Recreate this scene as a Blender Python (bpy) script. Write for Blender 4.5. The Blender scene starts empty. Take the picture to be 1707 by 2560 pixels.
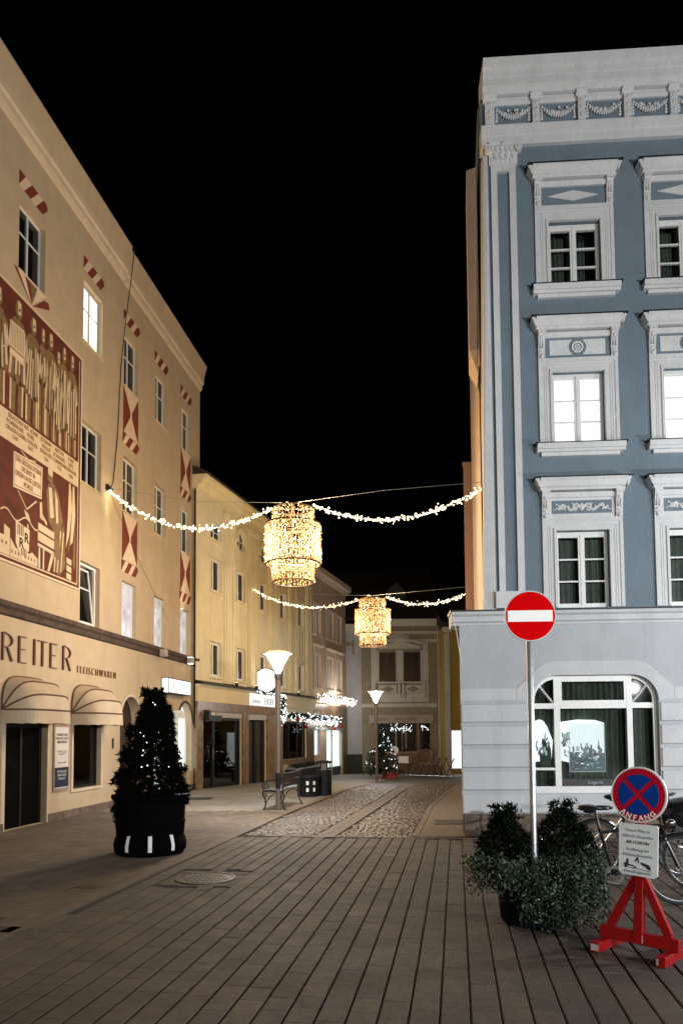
import bpy, bmesh, math, random
from mathutils import Vector, Matrix
R = math.radians
PI = math.pi
rnd = random.Random(7)
SC = bpy.context.scene
COL = SC.collection

# ------------------------------------------------------------------ camera, sky, exposure
def set_camera():
    cd = bpy.data.cameras.new('camera')
    cam = bpy.data.objects.new('camera', cd)
    COL.objects.link(cam)
    p, r = R(3.4), R(0.46)
    F = Vector((0, math.cos(p), math.sin(p)))
    U0 = Vector((0, -math.sin(p), math.cos(p)))
    R0 = Vector((1, 0, 0))
    Rv = R0 * math.cos(r) - U0 * math.sin(r)
    Uv = U0 * math.cos(r) + R0 * math.sin(r)
    m = Matrix(((Rv.x, Uv.x, -F.x, 0), (Rv.y, Uv.y, -F.y, 0), (Rv.z, Uv.z, -F.z, 1.7), (0, 0, 0, 1)))
    cam.matrix_world = m
    cd.sensor_fit = 'VERTICAL'
    cd.sensor_height = 36.0
    cd.lens = 1850 / 2560 * 36
    cd.shift_y = 443 / 2560
    cd.clip_start = 0.1
    cd.clip_end = 1000
    SC.camera = cam
set_camera()
W = bpy.data.worlds.new('World')
SC.world = W
W.use_nodes = True
_bg = W.node_tree.nodes['Background']
_bg.inputs['Color'].default_value = (0.5, 0.6, 1.0, 1)
_bg.inputs['Strength'].default_value = 0.0006
SC.view_settings.view_transform = 'Standard'
SC.view_settings.look = 'None'
SC.view_settings.exposure = 0.0
SC.view_settings.gamma = 1.0
SC.view_settings.use_curve_mapping = False
cy = SC.cycles
cy.max_bounces = 6
cy.diffuse_bounces = 3
cy.glossy_bounces = 3
cy.transparent_max_bounces = 12
cy.transmission_bounces = 4
cy.sample_clamp_indirect = 2.0
cy.sample_clamp_direct = 40.0
cy.caustics_reflective = False
cy.caustics_refractive = False
cy.use_denoising = True
try:
    cy.use_light_tree = True
except Exception:
    pass

# ------------------------------------------------------------------ tagging
def tag(o, label=None, cat=None, group=None, kind=None):
    if label: o['label'] = label
    if cat: o['category'] = cat
    if group: o['group'] = group
    if kind: o['kind'] = kind
    return o
def empty(name, loc=(0, 0, 0), rz=0.0, label=None, cat=None, group=None, kind=None):
    o = bpy.data.objects.new(name, None)
    COL.objects.link(o)
    o.location = loc
    o.rotation_euler = (0, 0, rz)
    o.empty_display_size = 0.2
    return tag(o, label, cat, group, kind)
def link(name, me, parent=None, loc=None):
    o = bpy.data.objects.new(name, me)
    COL.objects.link(o)
    if parent is not None: o.parent = parent
    if loc is not None: o.location = loc
    return o
def copy_tree(o, parent=None):
    c = o.copy()
    COL.objects.link(c)
    c.parent = parent
    for ch in list(o.children):
        copy_tree(ch, c)
    return c

# ------------------------------------------------------------------ mesh builder
class MB:
    def __init__(s):
        s.v = []; s.f = []; s.m = []; s.cur = 0; s.T = None
    def pt(s, p):
        if s.T is not None:
            p = s.T @ Vector(p)
        s.v.append((p[0], p[1], p[2])); return len(s.v) - 1
    def face(s, idx): s.f.append(tuple(idx)); s.m.append(s.cur)
    def poly(s, pts): s.face([s.pt(p) for p in pts])
    def box(s, a, b):
        x0, y0, z0 = a; x1, y1, z1 = b
        i = [s.pt(p) for p in ((x0, y0, z0), (x1, y0, z0), (x1, y1, z0), (x0, y1, z0), (x0, y0, z1), (x1, y0, z1), (x1, y1, z1), (x0, y1, z1))]
        for q in ((0, 3, 2, 1), (4, 5, 6, 7), (0, 1, 5, 4), (1, 2, 6, 5), (2, 3, 7, 6), (3, 0, 4, 7)):
            s.face([i[k] for k in q])
    def prism(s, poly, y0, y1):
        # polygon in (x,z), front face at y0
        n = len(poly)
        a = [s.pt((x, y0, z)) for x, z in poly]; b = [s.pt((x, y1, z)) for x, z in poly]
        s.face(a); s.face(b[::-1])
        for k in range(n):
            s.face((a[(k + 1) % n], a[k], b[k], b[(k + 1) % n]))
    def slab(s, poly, z0, z1):
        n = len(poly)
        a = [s.pt((x, y, z0)) for x, y in poly]; b = [s.pt((x, y, z1)) for x, y in poly]
        s.face(a[::-1]); s.face(b)
        for k in range(n):
            s.face((a[k], a[(k + 1) % n], b[(k + 1) % n], b[k]))
    def mould(s, prof, x0, x1):
        # profile in (y,z) extruded along x
        n = len(prof)
        a = [s.pt((x0, y, z)) for y, z in prof]; b = [s.pt((x1, y, z)) for y, z in prof]
        s.face(a); s.face(b[::-1])
        for k in range(n):
            s.face((a[k], b[k], b[(k + 1) % n], a[(k + 1) % n]))
    def tube(s, pts, r, n=8, caps=True, closed=False):
        pts = [Vector(p) for p in pts]
        m = len(pts); rings = []
        up = Vector((0, 0, 1)); prev = None
        for k in range(m):
            if closed: d = pts[(k + 1) % m] - pts[k - 1]
            elif k == 0: d = pts[1] - pts[0]
            elif k == m - 1: d = pts[-1] - pts[-2]
            else: d = pts[k + 1] - pts[k - 1]
            d.normalize()
            if prev is None:
                ref = up if abs(d.z) < 0.95 else Vector((1, 0, 0))
                a = d.cross(ref).normalized()
            else:
                a = (prev - d * prev.dot(d))
                a = a.normalized() if a.length > 1e-5 else d.cross(up).normalized()
            prev = a
            b = d.cross(a)
            rr = r[k] if isinstance(r, (list, tuple)) else r
            rings.append([s.pt(pts[k] + (a * math.cos(2 * PI * j / n) + b * math.sin(2 * PI * j / n)) * rr) for j in range(n)])
        for k in range(m if closed else m - 1):
            A, B = rings[k], rings[(k + 1) % m]
            for j in range(n):
                s.face((A[j], A[(j + 1) % n], B[(j + 1) % n], B[j]))
        if caps and not closed:
            s.face(rings[0][::-1]); s.face(rings[-1])
    def lathe(s, prof, c=(0, 0, 0), n=20, caps=True):
        rings = []
        for r, z in prof:
            rings.append([s.pt((c[0] + r * math.cos(2 * PI * j / n), c[1] + r * math.sin(2 * PI * j / n), c[2] + z)) for j in range(n)])
        for A, B in zip(rings[:-1], rings[1:]):
            for j in range(n):
                s.face((A[j], A[(j + 1) % n], B[(j + 1) % n], B[j]))
        if caps:
            s.face(rings[0][::-1]); s.face(rings[-1])
    def disc_y(s, c, r, y0, y1, n=32):
        s.prism([(c[0] + r * math.cos(2 * PI * k / n), c[1] + r * math.sin(2 * PI * k / n)) for k in range(n)], y0, y1)
    def ring_y(s, c, r0, r1, y0, y1, n=32):
        P = lambda r, k, y: (c[0] + r * math.cos(2 * PI * k / n), y, c[1] + r * math.sin(2 * PI * k / n))
        a = [s.pt(P(r0, k, y0)) for k in range(n)]; b = [s.pt(P(r1, k, y0)) for k in range(n)]
        cc = [s.pt(P(r1, k, y1)) for k in range(n)]; d = [s.pt(P(r0, k, y1)) for k in range(n)]
        for k in range(n):
            j = (k + 1) % n
            s.face((a[k], a[j], b[j], b[k])); s.face((b[k], b[j], cc[j], cc[k])); s.face((d[j], d[k], cc[k], cc[j])); s.face((a[j], a[k], d[k], d[j]))
    _ico = None
    def ball(s, c, r, lvl=1):
        if MB._ico is None: MB._ico = {}
        if lvl not in MB._ico:
            bm = bmesh.new(); bmesh.ops.create_icosphere(bm, subdivisions=lvl, radius=1)
            MB._ico[lvl] = ([v.co.copy() for v in bm.verts], [[v.index for v in f.verts] for f in bm.faces]); bm.free()
        V, Fc = MB._ico[lvl]
        rr = r if isinstance(r, (tuple, list)) else (r, r, r)
        o = [s.pt((c[0] + p.x * rr[0], c[1] + p.y * rr[1], c[2] + p.z * rr[2])) for p in V]
        for f in Fc: s.face([o[k] for k in f])
    def mesh(s, name, mats, smooth=False, recalc=True):
        me = bpy.data.meshes.new(name)
        me.from_pydata(s.v, [], s.f)
        mats = mats if isinstance(mats, (list, tuple)) else [mats]
        for m in mats: me.materials.append(m)
        if len(mats) > 1:
            me.polygons.foreach_set('material_index', s.m)
        if recalc:
            bm = bmesh.new(); bm.from_mesh(me)
            bmesh.ops.recalc_face_normals(bm, faces=bm.faces)
            bm.to_mesh(me); bm.free()
        if smooth:
            me.polygons.foreach_set('use_smooth', [True] * len(me.polygons))
            try: me.set_sharp_from_angle(angle=R(40))
            except Exception: pass
        me.update()
        return me
    def build(s, name, mats, parent=None, smooth=False, bevel=0.0, recalc=True, loc=None):
        o = link(name, s.mesh(name, mats, smooth, recalc), parent, loc)
        if bevel:
            b = o.modifiers.new('edge', 'BEVEL'); b.width = bevel; b.segments = 1; b.limit_method = 'ANGLE'; b.angle_limit = R(40)
        return o
SPLIT = {'door_trim', 'fascia', 'window_pier', 'plinth', 'white_strip', 'marble_band', 'header', 'window_surround', 'window_trim', 'door_leaf', 'sill_console', 'display_cloth', 'cornice', 'parapet', 'step', 'street_pillar', 'clamp', 'shelf', 'display_item', 'shop_fittings', 'pediment', 'rosette', 'pediment_return', 'wall_end', 'town_windows'}
def one(name, mats, parent, fn, **k):
    m = MB(); fn(m)
    if name in SPLIT:
        par = list(range(len(m.v)))
        def find(i):
            while par[i] != i: par[i] = par[par[i]]; i = par[i]
            return i
        for f in m.f:
            for i in f[1:]: par[find(i)] = find(f[0])
        groups = {}
        for f in m.f: groups.setdefault(find(f[0]), []).append(f)
        if len(groups) > 1:
            o = None
            for fs in groups.values():
                s = MB(); mp = {}
                for f in fs:
                    for i in f:
                        if i not in mp: mp[i] = s.pt(m.v[i])
                    s.face([mp[i] for i in f])
                o = s.build(name, mats, parent, **k)
            return o
    return m.build(name, mats, parent, **k)
def boxo(name, a, b, mats, parent=None, bevel=0.0):
    m = MB(); m.box(a, b); return m.build(name, mats, parent, bevel=bevel)

# ------------------------------------------------------------------ materials
def _new(name):
    m = bpy.data.materials.new(name); m.use_nodes = True
    nt = m.node_tree
    for n in list(nt.nodes): nt.nodes.remove(n)
    return m, nt, nt.nodes, nt.links
def mat(name, col, rough=0.7, metal=0.0, var=0.12, scale=6.0, bump=0.0, bscale=60.0, stain=0.0, coat=0.0, spec=0.5, col2=None, stretch=None, sheen=0.0, rvar=0.0, mott=0.0, world=False, per=0.0):
    m, nt, N, Lk = _new(name)
    out = N.new('ShaderNodeOutputMaterial'); b = N.new('ShaderNodeBsdfPrincipled')
    Lk.new(b.outputs[0], out.inputs[0])
    b.inputs['Roughness'].default_value = rough
    b.inputs['Metallic'].default_value = metal
    b.inputs['Specular IOR Level'].default_value = spec
    b.inputs['Coat Weight'].default_value = coat
    tc = N.new('ShaderNodeTexCoord')
    n1 = N.new('ShaderNodeTexNoise'); n1.inputs['Scale'].default_value = scale; n1.inputs['Detail'].default_value = 6; n1.inputs['Roughness'].default_value = 0.65
    src = tc.outputs['Object']
    if world:
        gp = N.new('ShaderNodeNewGeometry'); src = gp.outputs['Position']
    if stretch:
        mp = N.new('ShaderNodeMapping'); mp.inputs['Scale'].default_value = stretch
        Lk.new(src, mp.inputs[0]); src = mp.outputs[0]
    Lk.new(src, n1.inputs['Vector'])
    mix = N.new('ShaderNodeMix'); mix.data_type = 'RGBA'
    c2 = col2 if col2 else tuple(max(0, c * (1 - var * 2)) for c in col)
    c1 = col if col2 else tuple(min(1, c * (1 + var)) for c in col)
    mix.inputs[6].default_value = (*c1, 1); mix.inputs[7].default_value = (*c2, 1)
    rp = N.new('ShaderNodeMapRange'); rp.inputs[1].default_value = 0.3; rp.inputs[2].default_value = 0.7
    Lk.new(n1.outputs[0], rp.inputs[0]); Lk.new(rp.outputs[0], mix.inputs[0])
    last = mix.outputs[2]
    if stain:
        mp = N.new('ShaderNodeMapping'); mp.inputs['Scale'].default_value = (1.6, 1.6, 0.16)
        Lk.new(tc.outputs['Object'], mp.inputs[0])
        n2 = N.new('ShaderNodeTexNoise'); n2.inputs['Scale'].default_value = 1.7; n2.inputs['Detail'].default_value = 7; n2.inputs['Roughness'].default_value = 0.7
        Lk.new(mp.outputs[0], n2.inputs['Vector'])
        r2 = N.new('ShaderNodeMapRange'); r2.inputs[1].default_value = 0.52; r2.inputs[2].default_value = 0.8; r2.inputs[4].default_value = stain
        Lk.new(n2.outputs[0], r2.inputs[0])
        mx = N.new('ShaderNodeMix'); mx.data_type = 'RGBA'; mx.inputs[7].default_value = (*[c * 0.5 for c in col], 1)
        Lk.new(r2.outputs[0], mx.inputs[0]); Lk.new(last, mx.inputs[6]); last = mx.outputs[2]
    if mott:      # fine grain of the render coat
        n4 = N.new('ShaderNodeTexNoise'); n4.inputs['Scale'].default_value = 55; n4.inputs['Detail'].default_value = 3
        Lk.new(tc.outputs['Object'], n4.inputs['Vector'])
        r4 = N.new('ShaderNodeMapRange'); r4.inputs[1].default_value = 0.35; r4.inputs[2].default_value = 0.65; r4.inputs[3].default_value = 1 - mott; r4.inputs[4].default_value = 1 + mott
        Lk.new(n4.outputs[0], r4.inputs[0])
        hs = N.new('ShaderNodeHueSaturation'); Lk.new(last, hs.inputs['Color']); Lk.new(r4.outputs[0], hs.inputs['Value']); last = hs.outputs[0]
    if per:       # each stone its own tone, plus broad worn and damp patches
        g2 = N.new('ShaderNodeNewGeometry'); oi = N.new('ShaderNodeObjectInfo')
        ad = N.new('ShaderNodeMath'); ad.operation = 'ADD'; Lk.new(g2.outputs['Random Per Island'], ad.inputs[0]); Lk.new(oi.outputs['Random'], ad.inputs[1])
        fr = N.new('ShaderNodeMath'); fr.operation = 'FRACT'; Lk.new(ad.outputs[0], fr.inputs[0])
        n5 = N.new('ShaderNodeTexNoise'); n5.inputs['Scale'].default_value = 0.55; n5.inputs['Detail'].default_value = 7; n5.inputs['Roughness'].default_value = 0.7
        Lk.new(g2.outputs['Position'], n5.inputs['Vector'])
        a1 = N.new('ShaderNodeMapRange'); a1.inputs[3].default_value = 1 - per; a1.inputs[4].default_value = 1 + per; Lk.new(fr.outputs[0], a1.inputs[0])
        a2 = N.new('ShaderNodeMapRange'); a2.inputs[1].default_value = .33; a2.inputs[2].default_value = .67; a2.inputs[3].default_value = .62; a2.inputs[4].default_value = 1.3; Lk.new(n5.outputs[0], a2.inputs[0])
        mu_ = N.new('ShaderNodeMath'); mu_.operation = 'MULTIPLY'; Lk.new(a1.outputs[0], mu_.inputs[0]); Lk.new(a2.outputs[0], mu_.inputs[1])
        hs = N.new('ShaderNodeHueSaturation'); Lk.new(last, hs.inputs['Color']); Lk.new(mu_.outputs[0], hs.inputs['Value']); last = hs.outputs[0]
    Lk.new(last, b.inputs['Base Color'])
    if rvar:
        r3 = N.new('ShaderNodeMapRange'); r3.inputs[3].default_value = max(0.02, rough - rvar); r3.inputs[4].default_value = min(1, rough + rvar)
        Lk.new(n1.outputs[0], r3.inputs[0]); Lk.new(r3.outputs[0], b.inputs['Roughness'])
    if bump:
        n3 = N.new('ShaderNodeTexNoise'); n3.inputs['Scale'].default_value = bscale; n3.inputs['Detail'].default_value = 4
        Lk.new(tc.outputs['Object'], n3.inputs['Vector'])
        bp = N.new('ShaderNodeBump'); bp.inputs['Strength'].default_value = bump; bp.inputs['Distance'].default_value = 0.01
        Lk.new(n3.outputs[0], bp.inputs['Height']); Lk.new(bp.outputs[0], b.inputs['Normal'])
    return m
def emis(name, col, s, sampled=True, base=None, var=0.0, vscale=3.0):
    m, nt, N, Lk = _new(name)
    out = N.new('ShaderNodeOutputMaterial'); b = N.new('ShaderNodeBsdfPrincipled')
    Lk.new(b.outputs[0], out.inputs[0])
    if base is None: base = (.12, .12, .12) if sampled else (.03, .025, .02)
    b.inputs['Base Color'].default_value = (*base, 1)
    b.inputs['Roughness'].default_value = 0.5
    b.inputs['Emission Color'].default_value = (*col, 1)
    b.inputs['Emission Strength'].default_value = s
    if var:
        tc = N.new('ShaderNodeTexCoord'); n1 = N.new('ShaderNodeTexNoise'); n1.inputs['Scale'].default_value = vscale; n1.inputs['Detail'].default_value = 3
        Lk.new(tc.outputs['Object'], n1.inputs['Vector'])
        r = N.new('ShaderNodeMapRange'); r.inputs[1].default_value = 0.35; r.inputs[2].default_value = 0.65; r.inputs[3].default_value = s * (1 - var); r.inputs[4].default_value = s * (1 + var)
        Lk.new(n1.outputs[0], r.inputs[0]); Lk.new(r.outputs[0], b.inputs['Emission Strength'])
    if not sampled:
        try: m.cycles.emission_sampling = 'NONE'
        except Exception: pass
    return m
def glass(name, tint=(0.75, 0.8, 0.8), ior=1.6, rough=0.02):
    m, nt, N, Lk = _new(name)
    out = N.new('ShaderNodeOutputMaterial'); mx = N.new('ShaderNodeMixShader')
    t = N.new('ShaderNodeBsdfTransparent'); g = N.new('ShaderNodeBsdfGlossy'); fr = N.new('ShaderNodeFresnel')
    t.inputs[0].default_value = (*tint, 1); g.inputs['Roughness'].default_value = rough; fr.inputs[0].default_value = ior
    Lk.new(fr.outputs[0], mx.inputs[0]); Lk.new(t.outputs[0], mx.inputs[1]); Lk.new(g.outputs[0], mx.inputs[2]); Lk.new(mx.outputs[0], out.inputs[0])
    return m

salmon = mat('salmon_plaster', (0.47, 0.37, 0.25), 0.9, var=0.05, scale=2.5, bump=0.25, bscale=90, stain=0.4, mott=0.07)
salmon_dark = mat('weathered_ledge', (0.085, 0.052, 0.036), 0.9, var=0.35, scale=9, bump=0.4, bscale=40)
salmon_light = mat('cornice_plaster', (0.56, 0.46, 0.34), 0.9, var=0.05, scale=3, bump=0.2, bscale=80, stain=0.35, mott=0.07)
red_paint = mat('oxide_red_paint', (0.16, 0.028, 0.012), 0.85, var=0.1, scale=8, bump=0.1)
cream_paint = mat('cream_paint', (0.66, 0.52, 0.38), 0.85, var=0.05, scale=8, bump=0.1)
mural_red = mat('mural_red', (0.105, 0.018, 0.006), 0.85, var=0.25, scale=3, bump=0.2)
mural_cream = mat('mural_cream', (0.60, 0.48, 0.33), 0.85, var=0.08, scale=12, bump=0.2)
mural_brown = mat('mural_brown', (0.20, 0.12, 0.055), 0.85, var=0.2, scale=12, bump=0.2)
mural_dark = mat('mural_dark', (0.02, 0.006, 0.005), 0.85, var=0.2, scale=12)
letter_red = mat('letter_oxide', (0.10, 0.022, 0.012), 0.6, var=0.1)
letter_brown = mat('letter_brown', (0.22, 0.10, 0.035), 0.7, var=0.1)
win_white = mat('window_white', (0.70, 0.70, 0.68), 0.45, var=0.05, scale=5)
win_grey = mat('window_grey', (0.45, 0.47, 0.46), 0.45, var=0.05, scale=5)
blue = mat('blue_plaster', (0.150, 0.195, 0.235), 0.92, var=0.06, scale=2.2, bump=0.2, bscale=90, stain=0.3, mott=0.07)
white_st = mat('white_stucco', (0.60, 0.60, 0.605), 0.88, var=0.05, scale=3, bump=0.25, bscale=70, stain=0.32, mott=0.07)
grey_st = mat('pale_grey_plaster', (0.42, 0.43, 0.45), 0.9, var=0.05, scale=2, bump=0.3, bscale=110, stain=0.3, mott=0.07)
light_st = mat('light_band_plaster', (0.52, 0.525, 0.54), 0.9, var=0.05, scale=2, bump=0.3, bscale=110, stain=0.3, mott=0.07)
plinth_m = mat('plinth_stone', (0.14, 0.10, 0.075), 0.85, var=0.25, scale=7, bump=0.4, bscale=30)
sheet_black = mat('black_sheet_metal', (0.012, 0.012, 0.013), 0.5, var=0.1, metal=0.4)
peach = mat('peach_plaster', (0.56, 0.42, 0.33), 0.9, var=0.06, scale=2, bump=0.2, stain=0.35, mott=0.07)
brownpink = mat('brown_pink_plaster', (0.42, 0.27, 0.21), 0.9, var=0.06, scale=2, bump=0.2, stain=0.35, mott=0.07)
yellow = mat('yellow_plaster', (0.70, 0.61, 0.40), 0.9, var=0.05, scale=2, bump=0.25, bscale=70, stain=0.4, mott=0.07)
yellow_lt = mat('yellow_trim', (0.72, 0.61, 0.36), 0.88, var=0.05, scale=3, bump=0.2, stain=0.3, mott=0.07)
pink = mat('pink_plaster', (0.62, 0.46, 0.34), 0.9, var=0.06, scale=2, bump=0.25, stain=0.4, mott=0.07)
pink_lt = mat('pink_trim', (0.68, 0.55, 0.43), 0.88, var=0.05, scale=3, bump=0.2)
marble = mat('brown_marble', (0.22, 0.14, 0.08), 0.35, var=0.3, scale=5, bump=0.05)
fascia_y = mat('fascia_cream', (0.62, 0.52, 0.31), 0.7, var=0.04, scale=3)
olive = mat('olive_plaster', (0.34, 0.24, 0.045), 0.9, var=0.08, scale=2, bump=0.2, mott=0.07)
asia_wall = mat('taupe_plaster', (0.24, 0.20, 0.14), 0.9, var=0.1, scale=3, bump=0.2, stain=0.35, mott=0.07)
asia_trim = mat('taupe_trim', (0.46, 0.43, 0.38), 0.9, var=0.08, scale=3, bump=0.2)
greywall = mat('grey_house_plaster', (0.38, 0.38, 0.40), 0.92, var=0.06, scale=2, bump=0.2, stain=0.35, mott=0.07)
roof_m = mat('dark_roof_tiles', (0.03, 0.022, 0.02), 0.8, var=0.2, scale=10, bump=0.3)
brown_wood = mat('brown_shop_wood', (0.16, 0.075, 0.03), 0.5, var=0.2, scale=4, stretch=(1, 1, 0.1))
dark_glass = mat('dark_window_glass', (0.006, 0.008, 0.009), 0.06, var=0.1, spec=0.6)
pane_m = glass('pane_glass')
pane_far = mat('pale_blind_glass', (0.50, 0.42, 0.33), 0.25, var=0.08, scale=2)
room_dark = mat('dark_interior', (0.004, 0.005, 0.005), 0.9, var=0.3, scale=2)
curtain_m = mat('curtain_cloth', (0.15, 0.165, 0.145), 0.95, var=0.15, scale=6)
curtain_d = mat('curtain_cloth_dark', (0.085, 0.10, 0.075), 0.95, var=0.2, scale=6)
lit_white = emis('lit_room_white', (0.93, 1.0, 0.97), 1.25, var=0.12, vscale=1.2)
lit_warm = emis('lit_room_warm', (1.0, 0.93, 0.80), 1.9, var=0.08, vscale=1.5)
lit_shop = emis('lit_shop_glow', (0.86, 1.0, 0.96), 1.5, var=0.25, vscale=1.7)
lit_green = emis('lit_shop_green', (0.80, 1.0, 0.86), 1.35, var=0.2, vscale=1.2)
lit_sign = emis('lit_sign_face', (1.0, 1.0, 0.97), 1.5)
lit_stair = emis('lit_stair_window', (0.88, 0.88, 1.0), 0.62, var=0.4, vscale=2.5)
bulb_warm = emis('garland_bulb', (1.0, 0.80, 0.48), 3.6, sampled=False)
bulb_gold = emis('lantern_bulb', (1.0, 0.60, 0.17), 1.5, sampled=False)
bulb_hot = emis('lantern_bulb_bright', (1.0, 0.85, 0.5), 5.0, sampled=False)
bulb_gold2 = emis('lantern_bulb_dim', (1.0, 0.36, 0.05), 1.1, sampled=False)
bulb_white = emis('fairy_bulb', (0.92, 0.97, 1.0), 3.5, sampled=False)
lamp_glow = emis('street_lamp_glow', (0.93, 0.98, 1.0), 30.0, sampled=False)
lamp_refl = emis('street_lamp_reflector', (0.95, 0.98, 1.0), 9.0, sampled=False)
black_metal = mat('black_cast_iron', (0.012, 0.012, 0.013), 0.42, var=0.2, scale=20, metal=0.3, bump=0.1, bscale=120)
steel = mat('galvanised_steel', (0.55, 0.57, 0.60), 0.38, metal=0.85, var=0.12, scale=12, rvar=0.1)
pole_grey = mat('lamp_post_paint', (0.19, 0.165, 0.155), 0.45, var=0.08, scale=8, metal=0.2)
chrome = mat('chrome', (0.7, 0.7, 0.72), 0.15, metal=1.0, var=0.05)
bin_m = mat('dark_bin_plastic', (0.008, 0.009, 0.011), 0.45, var=0.2, scale=6, spec=0.25)
pot_navy = mat('dark_navy_pot', (0.006, 0.007, 0.012), 0.7, var=0.2, scale=6, spec=0.12)
planter_black = mat('black_planter_plastic', (0.0025, 0.0025, 0.003), 0.85, var=0.2, scale=6, spec=0.03)
reflector = mat('reflective_tape', (0.80, 0.82, 0.82), 0.5, var=0.04)
leaf_dark = mat('conifer_needles', (0.0045, 0.006, 0.004), 0.95, var=0.4, scale=30, spec=0.02)
leaf_fir = mat('fir_needles', (0.014, 0.024, 0.012), 0.75, var=0.4, scale=30, spec=0.2)
leaf_ivy = mat('trailing_leaves', (0.030, 0.055, 0.026), 0.5, var=0.5, scale=25)
leaf_cyp = mat('dwarf_cypress_leaves', (0.008, 0.013, 0.006), 0.85, var=0.4, scale=30, spec=0.08)
bark = mat('bark', (0.04, 0.028, 0.018), 0.9, var=0.3, scale=14, bump=0.4)
sign_red = mat('traffic_red', (0.62, 0.002, 0.004), 0.45, var=0.03, scale=4, spec=0.0)
sign_red2 = mat('temporary_sign_red', (0.46, 0.008, 0.030), 0.5, var=0.08, scale=7, spec=0.02)
sign_blue = mat('traffic_blue', (0.004, 0.045, 0.27), 0.6, var=0.05, scale=5, spec=0.06)
sign_white = mat('traffic_white', (0.80, 0.80, 0.80), 0.38, var=0.03, scale=5)
red_wood = mat('red_painted_wood', (0.27, 0.004, 0.005), 0.6, var=0.12, scale=12, bump=0.2, bscale=60, spec=0.2)
paper_m = mat('laminated_paper', (0.74, 0.80, 0.82), 0.35, var=0.04, scale=6, bump=0.3, bscale=9)
ink = mat('black_ink', (0.03, 0.035, 0.04), 0.6, var=0.1)
ink_grey = mat('grey_ink', (0.18, 0.2, 0.22), 0.6, var=0.1)
rubber = mat('tyre_rubber', (0.012, 0.012, 0.012), 0.75, var=0.2, scale=30)
bike_black = mat('bike_enamel_black', (0.010, 0.010, 0.012), 0.22, var=0.1, coat=0.4)
awning_m = mat('awning_cloth', (0.50, 0.40, 0.29), 0.7, var=0.08, scale=3, bump=0.2, bscale=120)
awning_trim = mat('awning_piping', (0.11, 0.05, 0.03), 0.7, var=0.1)
poster_white = mat('poster_paper', (0.62, 0.57, 0.52), 0.5, var=0.04)
poster_navy = mat('poster_navy', (0.010, 0.016, 0.045), 0.4, var=0.1)
bauble_red = mat('red_bauble', (0.45, 0.008, 0.012), 0.12, var=0.05, metal=0.4)
wire_m = mat('steel_wire', (0.35, 0.37, 0.40), 0.4, metal=0.7, var=0.05)
cable_black = mat('black_cable', (0.02, 0.012, 0.012), 0.7, var=0.1)
rust = mat('rust_brown_tube', (0.13, 0.06, 0.045), 0.5, var=0.25, scale=10, metal=0.2)
iron_cover = mat('cast_iron_cover', (0.10, 0.085, 0.07), 0.5, var=0.3, scale=25, metal=0.5, bump=0.3, bscale=60)
joint_m = mat('joint_soil', (0.016, 0.014, 0.012), 0.95, var=0.3, scale=20)
paver_a = mat('paver_stone', (0.070, 0.052, 0.039), 0.78, var=0.16, scale=14, bump=0.45, bscale=70, rvar=0.12, world=True, per=0.16)
paver_b = mat('paver_stone_dark', (0.060, 0.045, 0.034), 0.78, var=0.18, scale=14, bump=0.45, bscale=70, rvar=0.12, world=True, per=0.16)
paver_c = mat('paver_stone_warm', (0.077, 0.053, 0.038), 0.75, var=0.16, scale=14, bump=0.45, bscale=70, rvar=0.12, world=True, per=0.16)
side_a = mat('sidewalk_paver', (0.125, 0.102, 0.084), 0.85, var=0.14, scale=10, bump=0.4, bscale=80, world=True, per=0.12)
side_b = mat('sidewalk_paver_dark', (0.108, 0.088, 0.072), 0.85, var=0.14, scale=10, bump=0.4, bscale=80, world=True, per=0.12)
sett_m = mat('granite_sett', (0.24, 0.18, 0.13), 0.6, var=0.3, scale=9, bump=0.5, bscale=50, rvar=0.15)
kerb_m = mat('kerb_stone', (0.105, 0.079, 0.057), 0.8, var=0.15, scale=8, bump=0.3)
gutter_m = mat('gutter_stone', (0.085, 0.058, 0.038), 0.7, var=0.2, scale=8, bump=0.4)
tar = mat('pavement_slab', (0.12, 0.088, 0.058), 0.85, var=0.12, scale=6, bump=0.4, bscale=120)
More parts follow.
